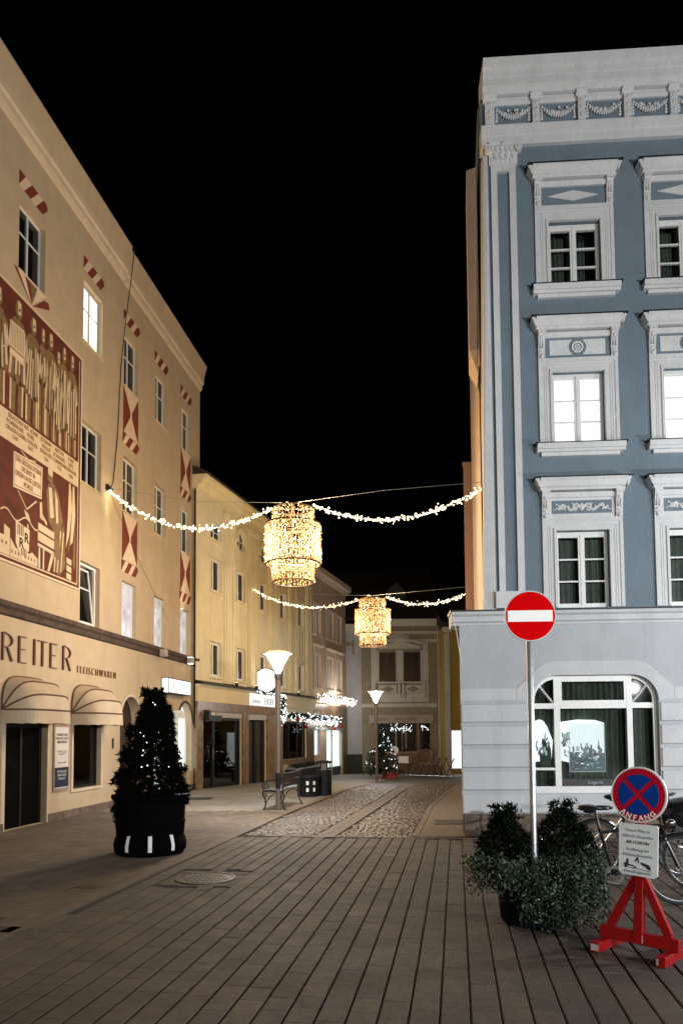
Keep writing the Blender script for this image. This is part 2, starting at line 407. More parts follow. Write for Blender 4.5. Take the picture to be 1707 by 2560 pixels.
# ------------------------------------------------------------------ ground
def gz(y): return 0.0 if y < 22.6 else -0.028 * (min(y, 60) - 22.6)
def tile_mat(name, col, bw, bh, mortar, rot, rough=0.8):
    m, nt, N, Lk = _new(name)
    out = N.new('ShaderNodeOutputMaterial'); b = N.new('ShaderNodeBsdfPrincipled'); Lk.new(b.outputs[0], out.inputs[0])
    tc = N.new('ShaderNodeTexCoord'); mp = N.new('ShaderNodeMapping'); mp.inputs['Rotation'].default_value = (0, 0, rot)
    br = N.new('ShaderNodeTexBrick'); br.inputs['Scale'].default_value = 1.0
    br.inputs['Brick Width'].default_value = bw; br.inputs['Row Height'].default_value = bh; br.inputs['Mortar Size'].default_value = mortar
    br.inputs['Color1'].default_value = (*col, 1); br.inputs['Color2'].default_value = (*[c * 0.8 for c in col], 1); br.inputs['Mortar'].default_value = (*[c * 0.3 for c in col], 1)
    Lk.new(tc.outputs['Object'], mp.inputs[0]); Lk.new(mp.outputs[0], br.inputs[0])
    n = N.new('ShaderNodeTexNoise'); n.inputs['Scale'].default_value = 1.3; n.inputs['Detail'].default_value = 8; Lk.new(tc.outputs['Object'], n.inputs[0])
    mx = N.new('ShaderNodeMix'); mx.data_type = 'RGBA'; mx.blend_type = 'MULTIPLY'; mx.inputs[0].default_value = 0.6
    rp = N.new('ShaderNodeMapRange'); rp.inputs[1].default_value = 0.3; rp.inputs[2].default_value = 0.7; rp.inputs[3].default_value = 0.6; rp.inputs[4].default_value = 1.1
    Lk.new(n.outputs[0], rp.inputs[0]); Lk.new(br.outputs[0], mx.inputs[6]); Lk.new(rp.outputs[0], mx.inputs[7])
    Lk.new(mx.outputs[2], b.inputs['Base Color']); b.inputs['Roughness'].default_value = rough
    bp = N.new('ShaderNodeBump'); bp.inputs['Distance'].default_value = 0.006; bp.inputs['Strength'].default_value = 0.8
    inv = N.new('ShaderNodeMath'); inv.operation = 'SUBTRACT'; inv.inputs[0].default_value = 1.0
    Lk.new(br.outputs['Fac'], inv.inputs[1]); Lk.new(inv.outputs[0], bp.inputs['Height']); Lk.new(bp.outputs[0], b.inputs['Normal'])
    return m
def strip_sheet(name, m, xl, xr, y0, y1, dz, step=0.8, parent=None):
    mb = MB(); ys = [y0]
    while ys[-1] < y1 - 1e-6: ys.append(min(y1, ys[-1] + step))
    row = [(mb.pt((xl(y), y, gz(y) + dz)), mb.pt((xr(y), y, gz(y) + dz))) for y in ys]
    for a, b in zip(row[:-1], row[1:]): mb.face((a[0], a[1], b[1], b[0]))
    return mb.build(name, m, parent, recalc=False)
def lerp_line(pts):
    def f(y):
        for (xa, ya), (xb, yb) in zip(pts[:-1], pts[1:]):
            if y <= yb or (xb, yb) == pts[-1]:
                return xa + (xb - xa) * (y - ya) / (yb - ya)
    return f
kerb = lerp_line([(-4.25, -1.0), (-2.92, 6.4), (-2.175, 10.4), (-1.226, 16.14), (1.62, 29.8), (2.2, 33.0)])
facade_l = lambda y: -5.812 + 0.1326 * (y - 14.833)
sidew_r = lerp_line([(1.187, 12.2), (2.02, 17.08), (3.89, 24.88), (5.2, 30)])

far_tar = mat('far_ground', (0.12, 0.105, 0.09), 0.85, var=0.15, scale=1.5, bump=0.3)
gm = MB()
for (ya, yb) in ((-80, 22.6), (22.6, 60), (60, 500)):
    gm.poly(((-300, ya, gz(ya) - 0.035), (300, ya, gz(ya) - 0.035), (300, yb, gz(yb) - 0.035), (-300, yb, gz(yb) - 0.035)))
ground = gm.build('ground', far_tar, recalc=False); tag(ground, kind='structure')

# plaza paving: rows of stones, the near ones single objects
VX, VY = 0.153, 0.988
def vw(v, w): return (v * VX + w * VY, v * VY - w * VX)
plaza = empty('plaza_paving', kind='structure')
bed = MB()
bed.poly([(*vw(-3, -5.6), -0.016), (*vw(-3, 9.5), -0.016), (*vw(12.14, 9.5), -0.016), (*vw(12.14, -3.9), -0.016), (*vw(6.2, -4.6), -0.016)])
bed.build('joint_bed', joint_m, plaza, recalc=False)
PW, PG, STEP = 0.170, 0.014, 0.184
LENS = [0.21, 0.235, 0.26, 0.285]
def paver_mesh(l, w, h=0.05, c=0.006, x0=0.0):
    mb = MB(); a = []
    for z, k in ((-h, 0), (-c, 0), (0, c)):
        j = k * .35
        a.append([mb.pt(p) for p in ((-w / 2 + k, -l / 2 + j, z), (w / 2 - k, -l / 2 + j, z), (w / 2 - k, l / 2 - j, z), (-w / 2 + k, l / 2 - j, z))])
    for A, B in zip(a[:-1], a[1:]):
        for j in range(4): mb.face((A[j], A[(j + 1) % 4], B[(j + 1) % 4], B[j]))
    mb.face(a[-1])
    return mb
PAVM = [paver_a, paver_a, paver_b, paver_c]
pav_me = {(i, k): paver_mesh(LENS[i] - 0.002, PW).mesh('paver', m, recalc=False) for i in range(4) for k, m in enumerate(PAVM)}
MH = (-1.62, 8.87)
cands = []
ang = -math.atan2(VX, VY)
for k in range(-30, 48):
    w = 0.055 + STEP * (k + 0.5)
    v = 1.4 + rnd.random() * 0.25
    while v < 12.06:
        i = rnd.randrange(4); l = LENS[i]
        if v + l > 12.09: break
        x, y = vw(v + l / 2, w)
        v += l
        if x < kerb(y) + 0.13: continue
        if abs(x - MH[0] - 0.15 * (y - MH[1])) < 0.50 and abs(y - MH[1]) < 0.50: continue
        px = 853 + 1850 * x / max(y, .1)
        vis = 4.3 < y and -20 < px < 1730
        cands.append((0 if vis else 1, y + abs(x) * 0.1, x, y, i, rnd.randrange(4)))
cands.sort()
stuff = [MB() for _ in range(4)]
for n, (a, b, x, y, i, k) in enumerate(cands):
    dz = rnd.uniform(-0.002, 0.0015); tx, ty = rnd.uniform(-.006, .006), rnd.uniform(-.006, .006)
    M4 = Matrix.Translation((x, y, dz)) @ Matrix.Rotation(ang + rnd.uniform(-.006, .006), 4, 'Z') @ Matrix.Rotation(tx, 4, 'X') @ Matrix.Rotation(ty, 4, 'Y')
    if n < 300:
        o = link('paver', pav_me[(i, k)], plaza); o.matrix_local = M4
    else:
        mb = stuff[0]; mb.cur = k; mb.T = M4
        l = LENS[i] - 0.002; c = 0.006; A = []
        for z, q in ((-0.03, 0), (-c, 0), (0, c)):
            q2 = q * .35; A.append([mb.pt(p) for p in ((-PW / 2 + q, -l / 2 + q2, z), (PW / 2 - q, -l / 2 + q2, z), (PW / 2 - q, l / 2 - q2, z), (-PW / 2 + q, l / 2 - q2, z))])
        for P0, P1 in zip(A[:-1], A[1:]):
            for j in range(4): mb.face((P0[j], P0[(j + 1) % 4], P1[(j + 1) % 4], P1[j]))
        mb.face(A[-1])
o = stuff[0].build('paver_field', PAVM, plaza, recalc=False); tag(o, kind='stuff')
# dressed stone row closing the paving
edge_row = MB()
w = -3.2
while w < 2.05:
    l = rnd.uniform(0.24, 0.34)
    pts = [vw(12.10, w), vw(12.10, w + l - .006), vw(12.20, w + l - .006), vw(12.20, w)]
    edge_row.slab(pts, -0.03, 0.001); w += l
edge_row.build('edge_row', side_a, plaza)

# left pavement
lp = empty('left_pavement', kind='structure')
side_tile = tile_mat('sidewalk_tiles', (0.25, 0.225, 0.185), 0.26, 0.16, 0.008, R(90 + 10))
strip_sheet('far_paving', side_tile, lambda y: facade_l(y) - 0.1, lambda y: kerb(y), 16.35, 23.0, -0.004, parent=lp)
strip_sheet('far_paving', side_tile, lambda y: -4.9 + 0.287 * (y - 23.0), lambda y: kerb(min(y, 33)) + (0 if y < 33 else (y - 33) * 0.3), 23.0, 41, -0.002, parent=lp)
strip_sheet('joint_bed', joint_m, lambda y: facade_l(y) - 0.2, lambda y: kerb(y), -1.0, 16.6, -0.014, parent=lp)
V2 = (0.172, 0.985)
def vw2(v, w): return (v * V2[0] + w * V2[1], v * V2[1] - w * V2[0])
ang2 = -math.atan2(*V2)
side_me = [paver_mesh(0.236, 0.150, c=0.004).mesh('paver', m, recalc=False) for m in (side_a, side_b)]
cs = []
for k in range(-40, 4):
    w = -4.1 + 0.155 * k + 0.02
    v = (k % 2) * 0.12 + 0.6
    while v < 17.2:
        x, y = vw2(v + 0.12, w); v += 0.24
        if x > kerb(y) - 0.085 or x < facade_l(y) - 0.05 or y > 16.55: continue
        px = 853 + 1850 * x / max(y, .1)
        cs.append((0 if (y > 4.3 and px > -30) else 1, y + 0.2 * abs(x), x, y, rnd.randrange(2)))
cs.sort()
sm = MB()
for n, (a, b, x, y, k) in enumerate(cs):
    M4 = Matrix.Translation((x, y, rnd.uniform(-0.002, 0.001))) @ Matrix.Rotation(ang2, 4, 'Z') @ Matrix.Rotation(rnd.uniform(-.005, .005), 4, 'X')
    if n < 200:
        o = link('paver', side_me[k], lp); o.matrix_local = M4
    else:
        sm.cur = k; sm.T = M4
        sm.box((-0.075, -0.118, -0.03), (0.075, 0.118, 0))
o = sm.build('paver_field', (side_a, side_b), lp); tag(o, kind='stuff')
y = 1.0
kb = [MB() for _ in range(1)]
while y < 30:
    l = 0.9
    pts = [(kerb(y) - 0.085, y), (kerb(y) + 0.095, y), (kerb(y + l - .01) + 0.095, y + l - .01), (kerb(y + l - .01) - 0.085, y + l - .01)]
    one('kerb_stone', kerb_m, lp, lambda m: m.slab(pts, gz(y) - 0.05, gz(y + l) + 0.006))
    y += l

# street of granite setts between the kerbs
st = empty('cobbled_street', kind='structure')
def sett_sheet_mat():
    m, nt, N, Lk = _new('far_setts')
    out = N.new('ShaderNodeOutputMaterial'); b = N.new('ShaderNodeBsdfPrincipled'); Lk.new(b.outputs[0], out.inputs[0])
    tc = N.new('ShaderNodeTexCoord'); vo = N.new('ShaderNodeTexVoronoi'); vo.inputs['Scale'].default_value = 8.5
    Lk.new(tc.outputs['Object'], vo.inputs[0])
    rp = N.new('ShaderNodeValToRGB'); rp.color_ramp.elements[0].color = (0.034, 0.023, 0.014, 1); rp.color_ramp.elements[1].color = (0.085, 0.058, 0.036, 1)
    Lk.new(vo.outputs['Color'], rp.inputs[0]); Lk.new(rp.outputs[0], b.inputs['Base Color']); b.inputs['Roughness'].default_value = 0.55
    bp = N.new('ShaderNodeBump'); bp.inputs['Distance'].default_value = 0.02; bp.invert = True; Lk.new(vo.outputs['Distance'], bp.inputs['Height']); Lk.new(bp.outputs[0], b.inputs['Normal'])
    return m
sett_far = sett_sheet_mat()
strip_sheet('sett_bed', joint_m, lambda y: kerb(y) + 0.1, lambda y: sidew_r(y) - 0.02, 12.0, 25.0, -0.020, parent=st)
strip_sheet('far_setts', sett_far, lambda y: kerb(y) + 0.1, lambda y: sidew_r(min(y, 30)), 25.0, 33.0, -0.003, parent=st)
strip_sheet('far_setts', sett_far, lambda y: kerb(33.0) - 0.5, lambda y: 9.5, 33.0, 41.0, -0.004, parent=st)
band_c = lerp_line([(-0.297, 12.3), (1.22, 19.7), (3.0, 29.0)])
band_w = 0.33
sb = MB()
v = 12.215
while v < 25.6:
    l = rnd.uniform(0.095, 0.125); wv = -5.0
    while wv < 4.2:
        s = rnd.uniform(0.095, 0.135)
        x, y = vw(v + l / 2, wv + s / 2); wv += s
        if y < 12.0 or y > 24.98 or x < kerb(y) + 0.16 or x > sidew_r(y) - 0.06: continue
        if abs(x - band_c(y)) < band_w / 2 + 0.05: continue
        jx, jy = rnd.uniform(-.008, .008), rnd.uniform(-.008, .008)
        M4 = Matrix.Translation((x + jx, y + jy, gz(y) + rnd.uniform(-0.006, 0.004))) @ Matrix.Rotation(ang + rnd.uniform(-.15, .15), 4, 'Z') @ Matrix.Rotation(rnd.uniform(-.06, .06), 4, 'X') @ Matrix.Rotation(rnd.uniform(-.06, .06), 4, 'Y')
        sb.T = M4
        hx, hy = s / 2 - 0.006, l / 2 - 0.006; A = []
        for z, q in ((-0.03, 0), (-0.010, 0), (0, 0.014)):
            A.append([sb.pt(p) for p in ((-hx + q, -hy + q, z), (hx - q, -hy + q, z), (hx - q, hy - q, z), (-hx + q, hy - q, z))])
        for P0, P1 in zip(A[:-1], A[1:]):
            for j in range(4): sb.face((P0[j], P0[(j + 1) % 4], P1[(j + 1) % 4], P1[j]))
        sb.face(A[-1])
    v += l
sett2 = mat('granite_sett_variation', (0.074, 0.045, 0.024), 0.5, var=0.0, scale=7, bump=0.5, bscale=50, rvar=0.2, col2=(0.040, 0.027, 0.017), world=True, per=0.3)
o = sb.build('granite_setts', sett2, st, recalc=False); tag(o, kind='stuff')
y = 12.25
while y < 29:
    l = 0.62
    for sgn in (-1, 1):
        pts = [(band_c(y) + (sgn - 1) * band_w / 4 + .003, y), (band_c(y) + (sgn + 1) * band_w / 4 - .003, y), (band_c(y + l - .01) + (sgn + 1) * band_w / 4 - .003, y + l - .01), (band_c(y + l - .01) + (sgn - 1) * band_w / 4 + .003, y + l - .01)]
        one('gutter_slab', gutter_m, st, lambda m: m.slab(pts, gz(y) - 0.05, gz(y + l) + 0.004))
    y += l

# pavement along the right house
rp_ = empty('right_pavement', kind='structure')
strip_sheet('slab_paving', tar, lambda y: sidew_r(min(y, 30)), lambda y: 2.2 + 0.165 * (y - 12.2) + 1.4, 12.16, 30.0, 0.006, parent=rp_)
y = 12.2
while y < 29:
    l = 0.8
    pts = [(sidew_r(y) - 0.06, y), (sidew_r(y) + 0.05, y), (sidew_r(y + l - .01) + 0.05, y + l - .01), (sidew_r(y + l - .01) - 0.06, y + l - .01)]
    one('kerb_stone', kerb_m, rp_, lambda m: m.slab(pts, gz(y) - 0.05, gz(y + l) + 0.014))
    y += l

# manhole
mh = empty('manhole_cover', (MH[0], MH[1], 0), ang, 'round cast iron manhole cover in a square frame of cut stones', 'manhole cover')
def f(m):
    m.box((-0.44, -0.44, -0.03), (0.44, 0.44, -0.006))
one('surround', paver_b, mh, f)
one('rim', iron_cover, mh, lambda m: (m.lathe([(0.355, -0.01), (0.355, 0.008), (0.325, 0.008), (0.325, -0.004)], n=36, caps=False)))
def f(m):
    m.lathe([(0.32, -0.01), (0.32, 0.0)], n=36)
    for a in range(-4, 5):
        for b in range(-2, 3):
            x, y = a * 0.062, b * 0.11
            if math.hypot(x, y) < 0.27: m.box((x - 0.02, y - 0.042, 0.0), (x + 0.02, y + 0.042, 0.007))
one('lid', iron_cover, mh, f)
for sx in (-1, 1):
    for sy in (-1, 1):
        one('corner_stone', paver_a, mh, lambda m: m.box((sx * 0.30 - 0.11, sy * 0.36 - 0.06, -0.02), (sx * 0.30 + 0.11, sy * 0.36 + 0.06, 0.001)))
for (x, y, sx, sy, lab) in ((-2.87, 8.45, 0.16, 0.11, 'small dark cover in the pavement left of the manhole'), (-3.25, 7.0, 0.10, 0.06, 'tiny dark cap in the pavement nearest the left picture edge'), (-3.05, 6.62, 0.22, 0.12, 'dark iron cover at the kerb by the left picture edge')):
    e = empty('utility_cover', (x, y, 0), ang, lab, 'utility cover')
    one('frame', iron_cover, e, lambda m: m.box((-sx, -sy, -0.02), (sx, sy, 0.003)))
    one('lid', sheet_black, e, lambda m: m.box((-sx * .85, -sy * .8, 0.0031), (sx * .85, sy * .8, 0.006)))
gr = empty('light_shaft_grate', (2.02, 14.1, 0.006), -0.1, 'dark steel grate over a light shaft at the foot of the grey corner house', 'grate')
one('frame', sheet_black, gr, lambda m: [m.box((-0.28, -0.36, -0.02), (0.28, 0.36, 0.004))])
for k in range(9):
    one('bar', iron_cover, gr, lambda m: m.box((-0.25 + k * 0.06, -0.33, 0.0042), (-0.235 + k * 0.06, 0.33, 0.012)))
dm = boxo('doormat', (-4.15, 19.5, 0.0), (-3.45, 19.95, 0.012), sheet_black); tag(dm, 'flat black doormat on the pavement behind the tall planter', 'doormat')
dc = empty('drain_channel', (0, 0, 0), kind='structure')
one('channel', steel, dc, lambda m: m.box((-4.75, 20.72, -0.01), (-1.55, 20.86, 0.007)))
# ------------------------------------------------------------------ facade helpers (local frame: x along, y into the wall, z up)
def arc(c, r, a0, a1, n=10, rz=None):
    rz = rz or r
    return [(c[0] + r * math.cos(a0 + (a1 - a0) * k / n), c[1] + rz * math.sin(a0 + (a1 - a0) * k / n)) for k in range(n + 1)]
def wall(name, m, parent, u0, u1, z0, z1, ops, depth=0.22, y=0.0):
    """ops: (a,b,c,d) rectangles or (a,b,c,d,('round',r)) with corner arcs of radius r at the top, or ('oval',) """
    mb = MB()
    us = sorted({u0, u1, *[o[0] for o in ops], *[o[1] for o in ops]}); zs = sorted({z0, z1, *[o[2] for o in ops], *[o[3] for o in ops]})
    us = [u for u in us if u0 <= u <= u1]; zs = [z for z in zs if z0 <= z <= z1]
    for ua, ub in zip(us[:-1], us[1:]):
        for za, zb in zip(zs[:-1], zs[1:]):
            cu, cz = (ua + ub) / 2, (za + zb) / 2
            if any(o[0] < cu < o[1] and o[2] < cz < o[3] for o in ops): continue
            mb.poly(((ua, y, za), (ub, y, za), (ub, y, zb), (ua, y, zb)))
    for o in ops:
        a, b, c, d = o[:4]; sh = o[4] if len(o) > 4 else None
        if sh is None: out = [(a, c), (b, c), (b, d), (a, d)]
        elif sh[0] == 'round':
            r = sh[1]; rz_ = sh[2] if len(sh) > 2 else r
            top = arc((b - r, d - rz_), r, 0, PI / 2, 10, rz_) + arc((a + r, d - rz_), r, PI / 2, PI, 10, rz_)
            out = [(a, c), (b, c)] + top
            mb.face([mb.pt((x, y, z)) for x, z in arc((b - r, d - rz_), r, 0, PI / 2, 10, rz_)] + [mb.pt((b, y, d))])
            mb.face([mb.pt((x, y, z)) for x, z in arc((a + r, d - rz_), r, PI / 2, PI, 10, rz_)][::1] + [mb.pt((a, y, d))])
        elif sh[0] == 'oval':
            cx, cz, rx, rz_ = (a + b) / 2, (c + d) / 2, (b - a) / 2, (d - c) / 2
            for (q, cor) in ((0, (b, d)), (1, (a, d)), (2, (a, c)), (3, (b, c))):
                mb.face([mb.pt((x, y, z)) for x, z in arc((cx, cz), rx, q * PI / 2, (q + 1) * PI / 2, 8, rz_)] + [mb.pt((cor[0], y, cor[1]))])
            out = arc((cx, cz), rx, 0, 2 * PI, 32, rz_)[:-1]
        n = len(out)
        for k in range(n):
            p, q = out[k], out[(k + 1) % n]
            mb.poly(((p[0], y, p[1]), (q[0], y, q[1]), (q[0], y + depth, q[1]), (p[0], y + depth, p[1])))
    return mb.build(name, m, parent, recalc=False)
def curtain(parent, u0, u1, z0, z1, y, m, folds=9, amp=0.02, gap=None):
    mb = MB(); n = folds * 6; prev = None
    ph = rnd.random() * 6
    for k in range(n + 1):
        t = k / n; u = u0 + (u1 - u0) * t
        yy = y + amp * math.sin(t * folds * 2 * PI + ph) + 0.4 * amp * math.sin(t * folds * 5.3 + ph * 2)
        cur = (mb.pt((u, yy, z0)), mb.pt((u, yy, z1)))
        if prev: mb.face((prev[0], cur[0], cur[1], prev[1]))
        prev = cur
    return mb.build('curtain', m, parent, smooth=True, recalc=False)
def window(parent, u0, u1, z0, z1, y, fw=0.05, mull=(), rows=(), frame=None, pane=None, back=None, fd=0.05, bar=0.022, mw=0.06, name='window', curt=None):
    """casement: outer frame, upright mullions, thin glazing bars; panes are sub-parts"""
    frame = frame or win_white; pane = pane or dark_glass
    fm = MB()
    fm.box((u0, y, z0), (u0 + fw, y + fd, z1)); fm.box((u1 - fw, y, z0), (u1, y + fd, z1))
    fm.box((u0 + fw, y, z0), (u1 - fw, y + fd, z0 + fw)); fm.box((u0 + fw, y, z1 - fw), (u1 - fw, y + fd, z1))
    xs = [u0 + fw]
    for c in mull:
        fm.box((c - mw / 2, y - 0.004, z0 + fw), (c + mw / 2, y + fd - 0.004, z1 - fw)); xs += [c - mw / 2, c + mw / 2]
    xs.append(u1 - fw)
    zz = [z0 + fw]
    for c in rows:
        for a, b in zip(xs[0::2], xs[1::2]):
            fm.box((a, y + 0.006, c - bar / 2), (b, y + fd - 0.01, c + bar / 2))
        zz += [c - bar / 2, c + bar / 2]
    zz.append(z1 - fw)
    w = fm.build(name, frame, parent)
    for a, b in zip(xs[0::2], xs[1::2]):
        for c, d in zip(zz[0::2], zz[1::2]):
            one('pane', pane, w, lambda m: m.box((a, y + fd * .5, c), (b, y + fd * .5 + 0.006, d)))
    if back is not None:
        one('interior', back, w, lambda m: m.poly(((u0, y + 0.22, z0), (u1, y + 0.22, z0), (u1, y + 0.22, z1), (u0, y + 0.22, z1))), recalc=False)
    if curt:
        curtain(w, u0 + fw, u1 - fw, z0 + fw, z1 - fw, y + 0.12, curt, folds=max(4, int((u1 - u0) * 9)))
    return w
def body(parent, poly, z0, z1, m, name='building_core'):
    return one(name, m, parent, lambda mb: mb.slab(poly, z0, z1))
def text(s, size, parent, loc, m, ext=0.004, align='CENTER', sx=1.0, rot=(PI / 2, 0, 0), name='lettering', shear=0.0, off=0.0):
    cu = bpy.data.curves.new(name, 'FONT'); cu.body = s; cu.size = size; cu.align_x = align; cu.extrude = ext; cu.shear = shear; cu.offset = off
    cu.resolution_u = 2
    cu.materials.append(m)
    o = bpy.data.objects.new(name, cu); COL.objects.link(o)
    me = bpy.data.meshes.new_from_object(o); bpy.data.objects.remove(o)
    o = bpy.data.objects.new(name, me); COL.objects.link(o); o.parent = parent; o.location = loc; o.rotation_euler = rot; o.scale = (sx, 1, 1)
    return o
def letters(s, size, parent, loc, m, *ar, **k):
    o = text(s, size, parent, loc, m, *ar, **k)
    me = o.data; par = list(range(len(me.vertices)))
    def find(i):
        while par[i] != i: par[i] = par[par[i]]; i = par[i]
        return i
    for pl_ in me.polygons:
        vs = list(pl_.vertices)
        for i in vs[1:]: par[find(i)] = find(vs[0])
    g = {}
    for pl_ in me.polygons: g.setdefault(find(pl_.vertices[0]), []).append(list(pl_.vertices))
    for fs in g.values():
        s_ = MB(); mp = {}
        for f in fs:
            for i in f:
                if i not in mp: mp[i] = s_.pt(me.vertices[i].co)
            s_.face([mp[i] for i in f])
        l = s_.build('letter', m, parent, recalc=False); l.location = o.location; l.rotation_euler = o.rotation_euler; l.scale = o.scale
    bpy.data.objects.remove(o)
def spot(parent, loc, to, power, col, size=1.2, blend=0.6, r=0.03):
    ld = bpy.data.lights.new('lamp_light', 'SPOT'); ld.energy = power; ld.color = col; ld.spot_size = size; ld.spot_blend = blend; ld.shadow_soft_size = r
    o = bpy.data.objects.new('lamp_light', ld); COL.objects.link(o); o.parent = parent; o.location = loc
    d = (Vector(to) - Vector(loc)); o.rotation_euler = d.to_track_quat('-Z', 'Y').to_euler()
    return o
def point(parent, loc, power, col, r=0.08):
    ld = bpy.data.lights.new('lamp_light', 'POINT'); ld.energy = power; ld.color = col; ld.shadow_soft_size = r
    o = bpy.data.objects.new('lamp_light', ld); COL.objects.link(o); o.parent = parent; o.location = loc
    return o

# ------------------------------------------------------------------ left house (salmon, butcher)
LH = empty('butcher_house', (-5.812, 14.833, 0), R(82.45), 'salmon plastered corner house with a red mural and painted window heads', 'house')
cols = {'a': (-1.43, -0.50), 'b': (1.12, 2.06), 'c': (3.26, 4.14), 'd': (5.33, 6.17), 'e': (7.39, 8.24)}
rowz = {1: (10.48, 11.86), 2: (7.28, 8.68), 3: (4.13, 5.52)}
wins = [('a', 1), ('b', 1), ('c', 1), ('d', 1), ('e', 1), ('b', 2), ('c', 2), ('d', 2), ('e', 2), ('b', 3), ('c', 3), ('d', 3), ('e', 3)]
ops = [(*cols[c], *rowz[r]) for c, r in wins]
for k in range(4):   # further windows of the same front, left of the picture
    for r in (1, 2, 3): ops.append((-4.2 - 2.4 * k, -3.3 - 2.4 * k, *rowz[r]))
ops += [(-1.60, -0.17, 0.0, 1.98), (0.88, 2.17, 0.56, 1.95),
        (3.22, 4.42, 0.0, 2.66, ('round', 0.6)), (5.15, 6.45, 0.0, 2.66, ('round', 0.65)), (7.25, 8.47, 0.57, 2.66, ('round', 0.61))]
wall('wall', salmon, LH, -12.5, 9.16, -0.05, 13.1, ops, 0.24)
body(LH, [(-12.5, 0.34), (9.16, 0.34), (9.16, 11), (-12.5, 11)], -0.05, 13.1, salmon)
one('wall_end', salmon, LH, lambda m: [m.box((9.13, 0.002, -0.05), (9.158, 0.34, 13.1)), m.box((-12.5, 0.002, -0.05), (-12.47, 0.34, 13.1))])
one('cornice', salmon_light, LH, lambda m: [m.mould([(0, 13.06), (-0.04, 13.08), (-0.07, 13.16), (-0.08, 13.26), (-0.12, 13.29), (-0.13, 13.42), (-0.10, 13.44), (0, 13.44)], 3.17, 9.20),
                                              m.mould([(0, 13.08), (-0.05, 13.10), (-0.09, 13.18), (-0.10, 13.28), (-0.15, 13.31), (-0.16, 13.46), (-0.12, 13.48), (0, 13.48)], -12.5, 3.15)])
one('parapet', salmon, LH, lambda m: [m.mould([(0.3, 13.45), (-0.10, 13.445), (-0.21, 13.88), (-0.21, 13.91), (0.3, 14.05)], 3.17, 9.24),
                                        m.mould([(0.3, 13.49), (-0.12, 13.485), (-0.24, 13.93), (-0.24, 13.97), (0.3, 14.10)], -12.5, 3.15)])
one('roof', roof_m, LH, lambda m: m.mould([(0.28, 14.02), (5.5, 16.2), (11, 14.0)], -12.4, 9.2))
# weathered string course above the shops
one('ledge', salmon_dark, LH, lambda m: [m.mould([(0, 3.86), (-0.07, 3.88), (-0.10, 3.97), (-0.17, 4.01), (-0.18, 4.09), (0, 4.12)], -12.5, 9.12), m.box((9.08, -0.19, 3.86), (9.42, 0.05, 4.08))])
one('plinth', plinth_m, LH, lambda m: [m.box((a, -0.035, -0.05), (b, 0.0, 0.15)) for a, b in ((-12.5, -1.64), (-0.13, 3.18), (4.46, 5.11), (6.49, 9.17))])
for c, r in wins:
    a, b = cols[c]; z0, z1 = rowz[r]; w_ = b - a
    if (c, r) == ('b', 1):
        window(LH, a, b, z0, z1, 0.11, fw=0.045, mull=(a + w_ * .5,), rows=(z0 + 0.86,), frame=win_grey, pane=lit_warm, mw=0.05)
    elif r == 3 and c in 'cde':
        window(LH, a, b, z0, z1, 0.11, fw=0.045, mull=(a + w_ * .62,), rows=(z0 + 0.95, z0 + 1.13), frame=win_white, pane=lit_stair, mw=0.03)
    elif (c, r) == ('b', 3):
        w0 = one('window', win_white, LH, lambda m: [m.box((a, .11, z0), (a + .05, .16, z1)), m.box((b - .05, .11, z0), (b, .16, z1)), m.box((a + .05, .11, z0), (b - .05, .16, z0 + .05)), m.box((a + .05, .11, z1 - .05), (b - .05, .16, z1))])
        one('interior', room_dark, w0, lambda m: m.poly(((a, .335, z0), (b, .335, z0), (b, .335, z1), (a, .335, z1))), recalc=False)
        fr = MB()   # the sash leans in, tilted at its foot
        T = Matrix.Translation((0, 0.13, z0 + 0.05)) @ Matrix.Rotation(R(-6), 4, 'X')
        fr.T = T; hh = z1 - z0 - 0.1; aa, bb = a + 0.06, b - 0.06
        fr.box((aa, -0.02, 0), (aa + .05, 0.03, hh)); fr.box((bb - .05, -0.02, 0), (bb, 0.03, hh)); fr.box((aa + .05, -0.02, 0), (bb - .05, 0.03, .05)); fr.box((aa + .05, -0.02, hh - .05), (bb - .05, 0.03, hh)); fr.box((aa + .05, -0.02, hh * .62), (bb - .05, 0.03, hh * .62 + .035))
        fr.build('tilted_sash', win_white, w0)
        pm = MB(); pm.T = T; pm.box((aa + .05, 0, .05), (bb - .05, 0.006, hh - .05)); pm.build('pane', dark_glass, w0)
    else:
        w = window(LH, a, b, z0, z1, 0.11, fw=0.042, mull=(a + w_ * .5,), rows=(z0 + 0.86,), frame=win_white, pane=dark_glass if (c, r) not in (('e', 1), ('d', 2), ('c', 2)) else mat('faint_glass', (0.05, 0.045, 0.035), 0.1, var=0.3, scale=3), mw=0.035)
    if True:
        one('sill', salmon_light, LH, lambda m: m.mould([(0.1, z0 - 0.03), (-0.03, z0 - 0.03), (-0.035, z0 - 0.005), (0.11, z0 + 0.004)], a - 0.03, b + 0.03))
for k in range(4):
    for r in (1, 2, 3):
        z0, z1 = rowz[r]; a = -4.2 - 2.4 * k
        window(LH, a, a + 0.9, z0, z1, 0.11, fw=0.045, mull=(a + .45,), rows=(z0 + 0.86,), pane=dark_glass)
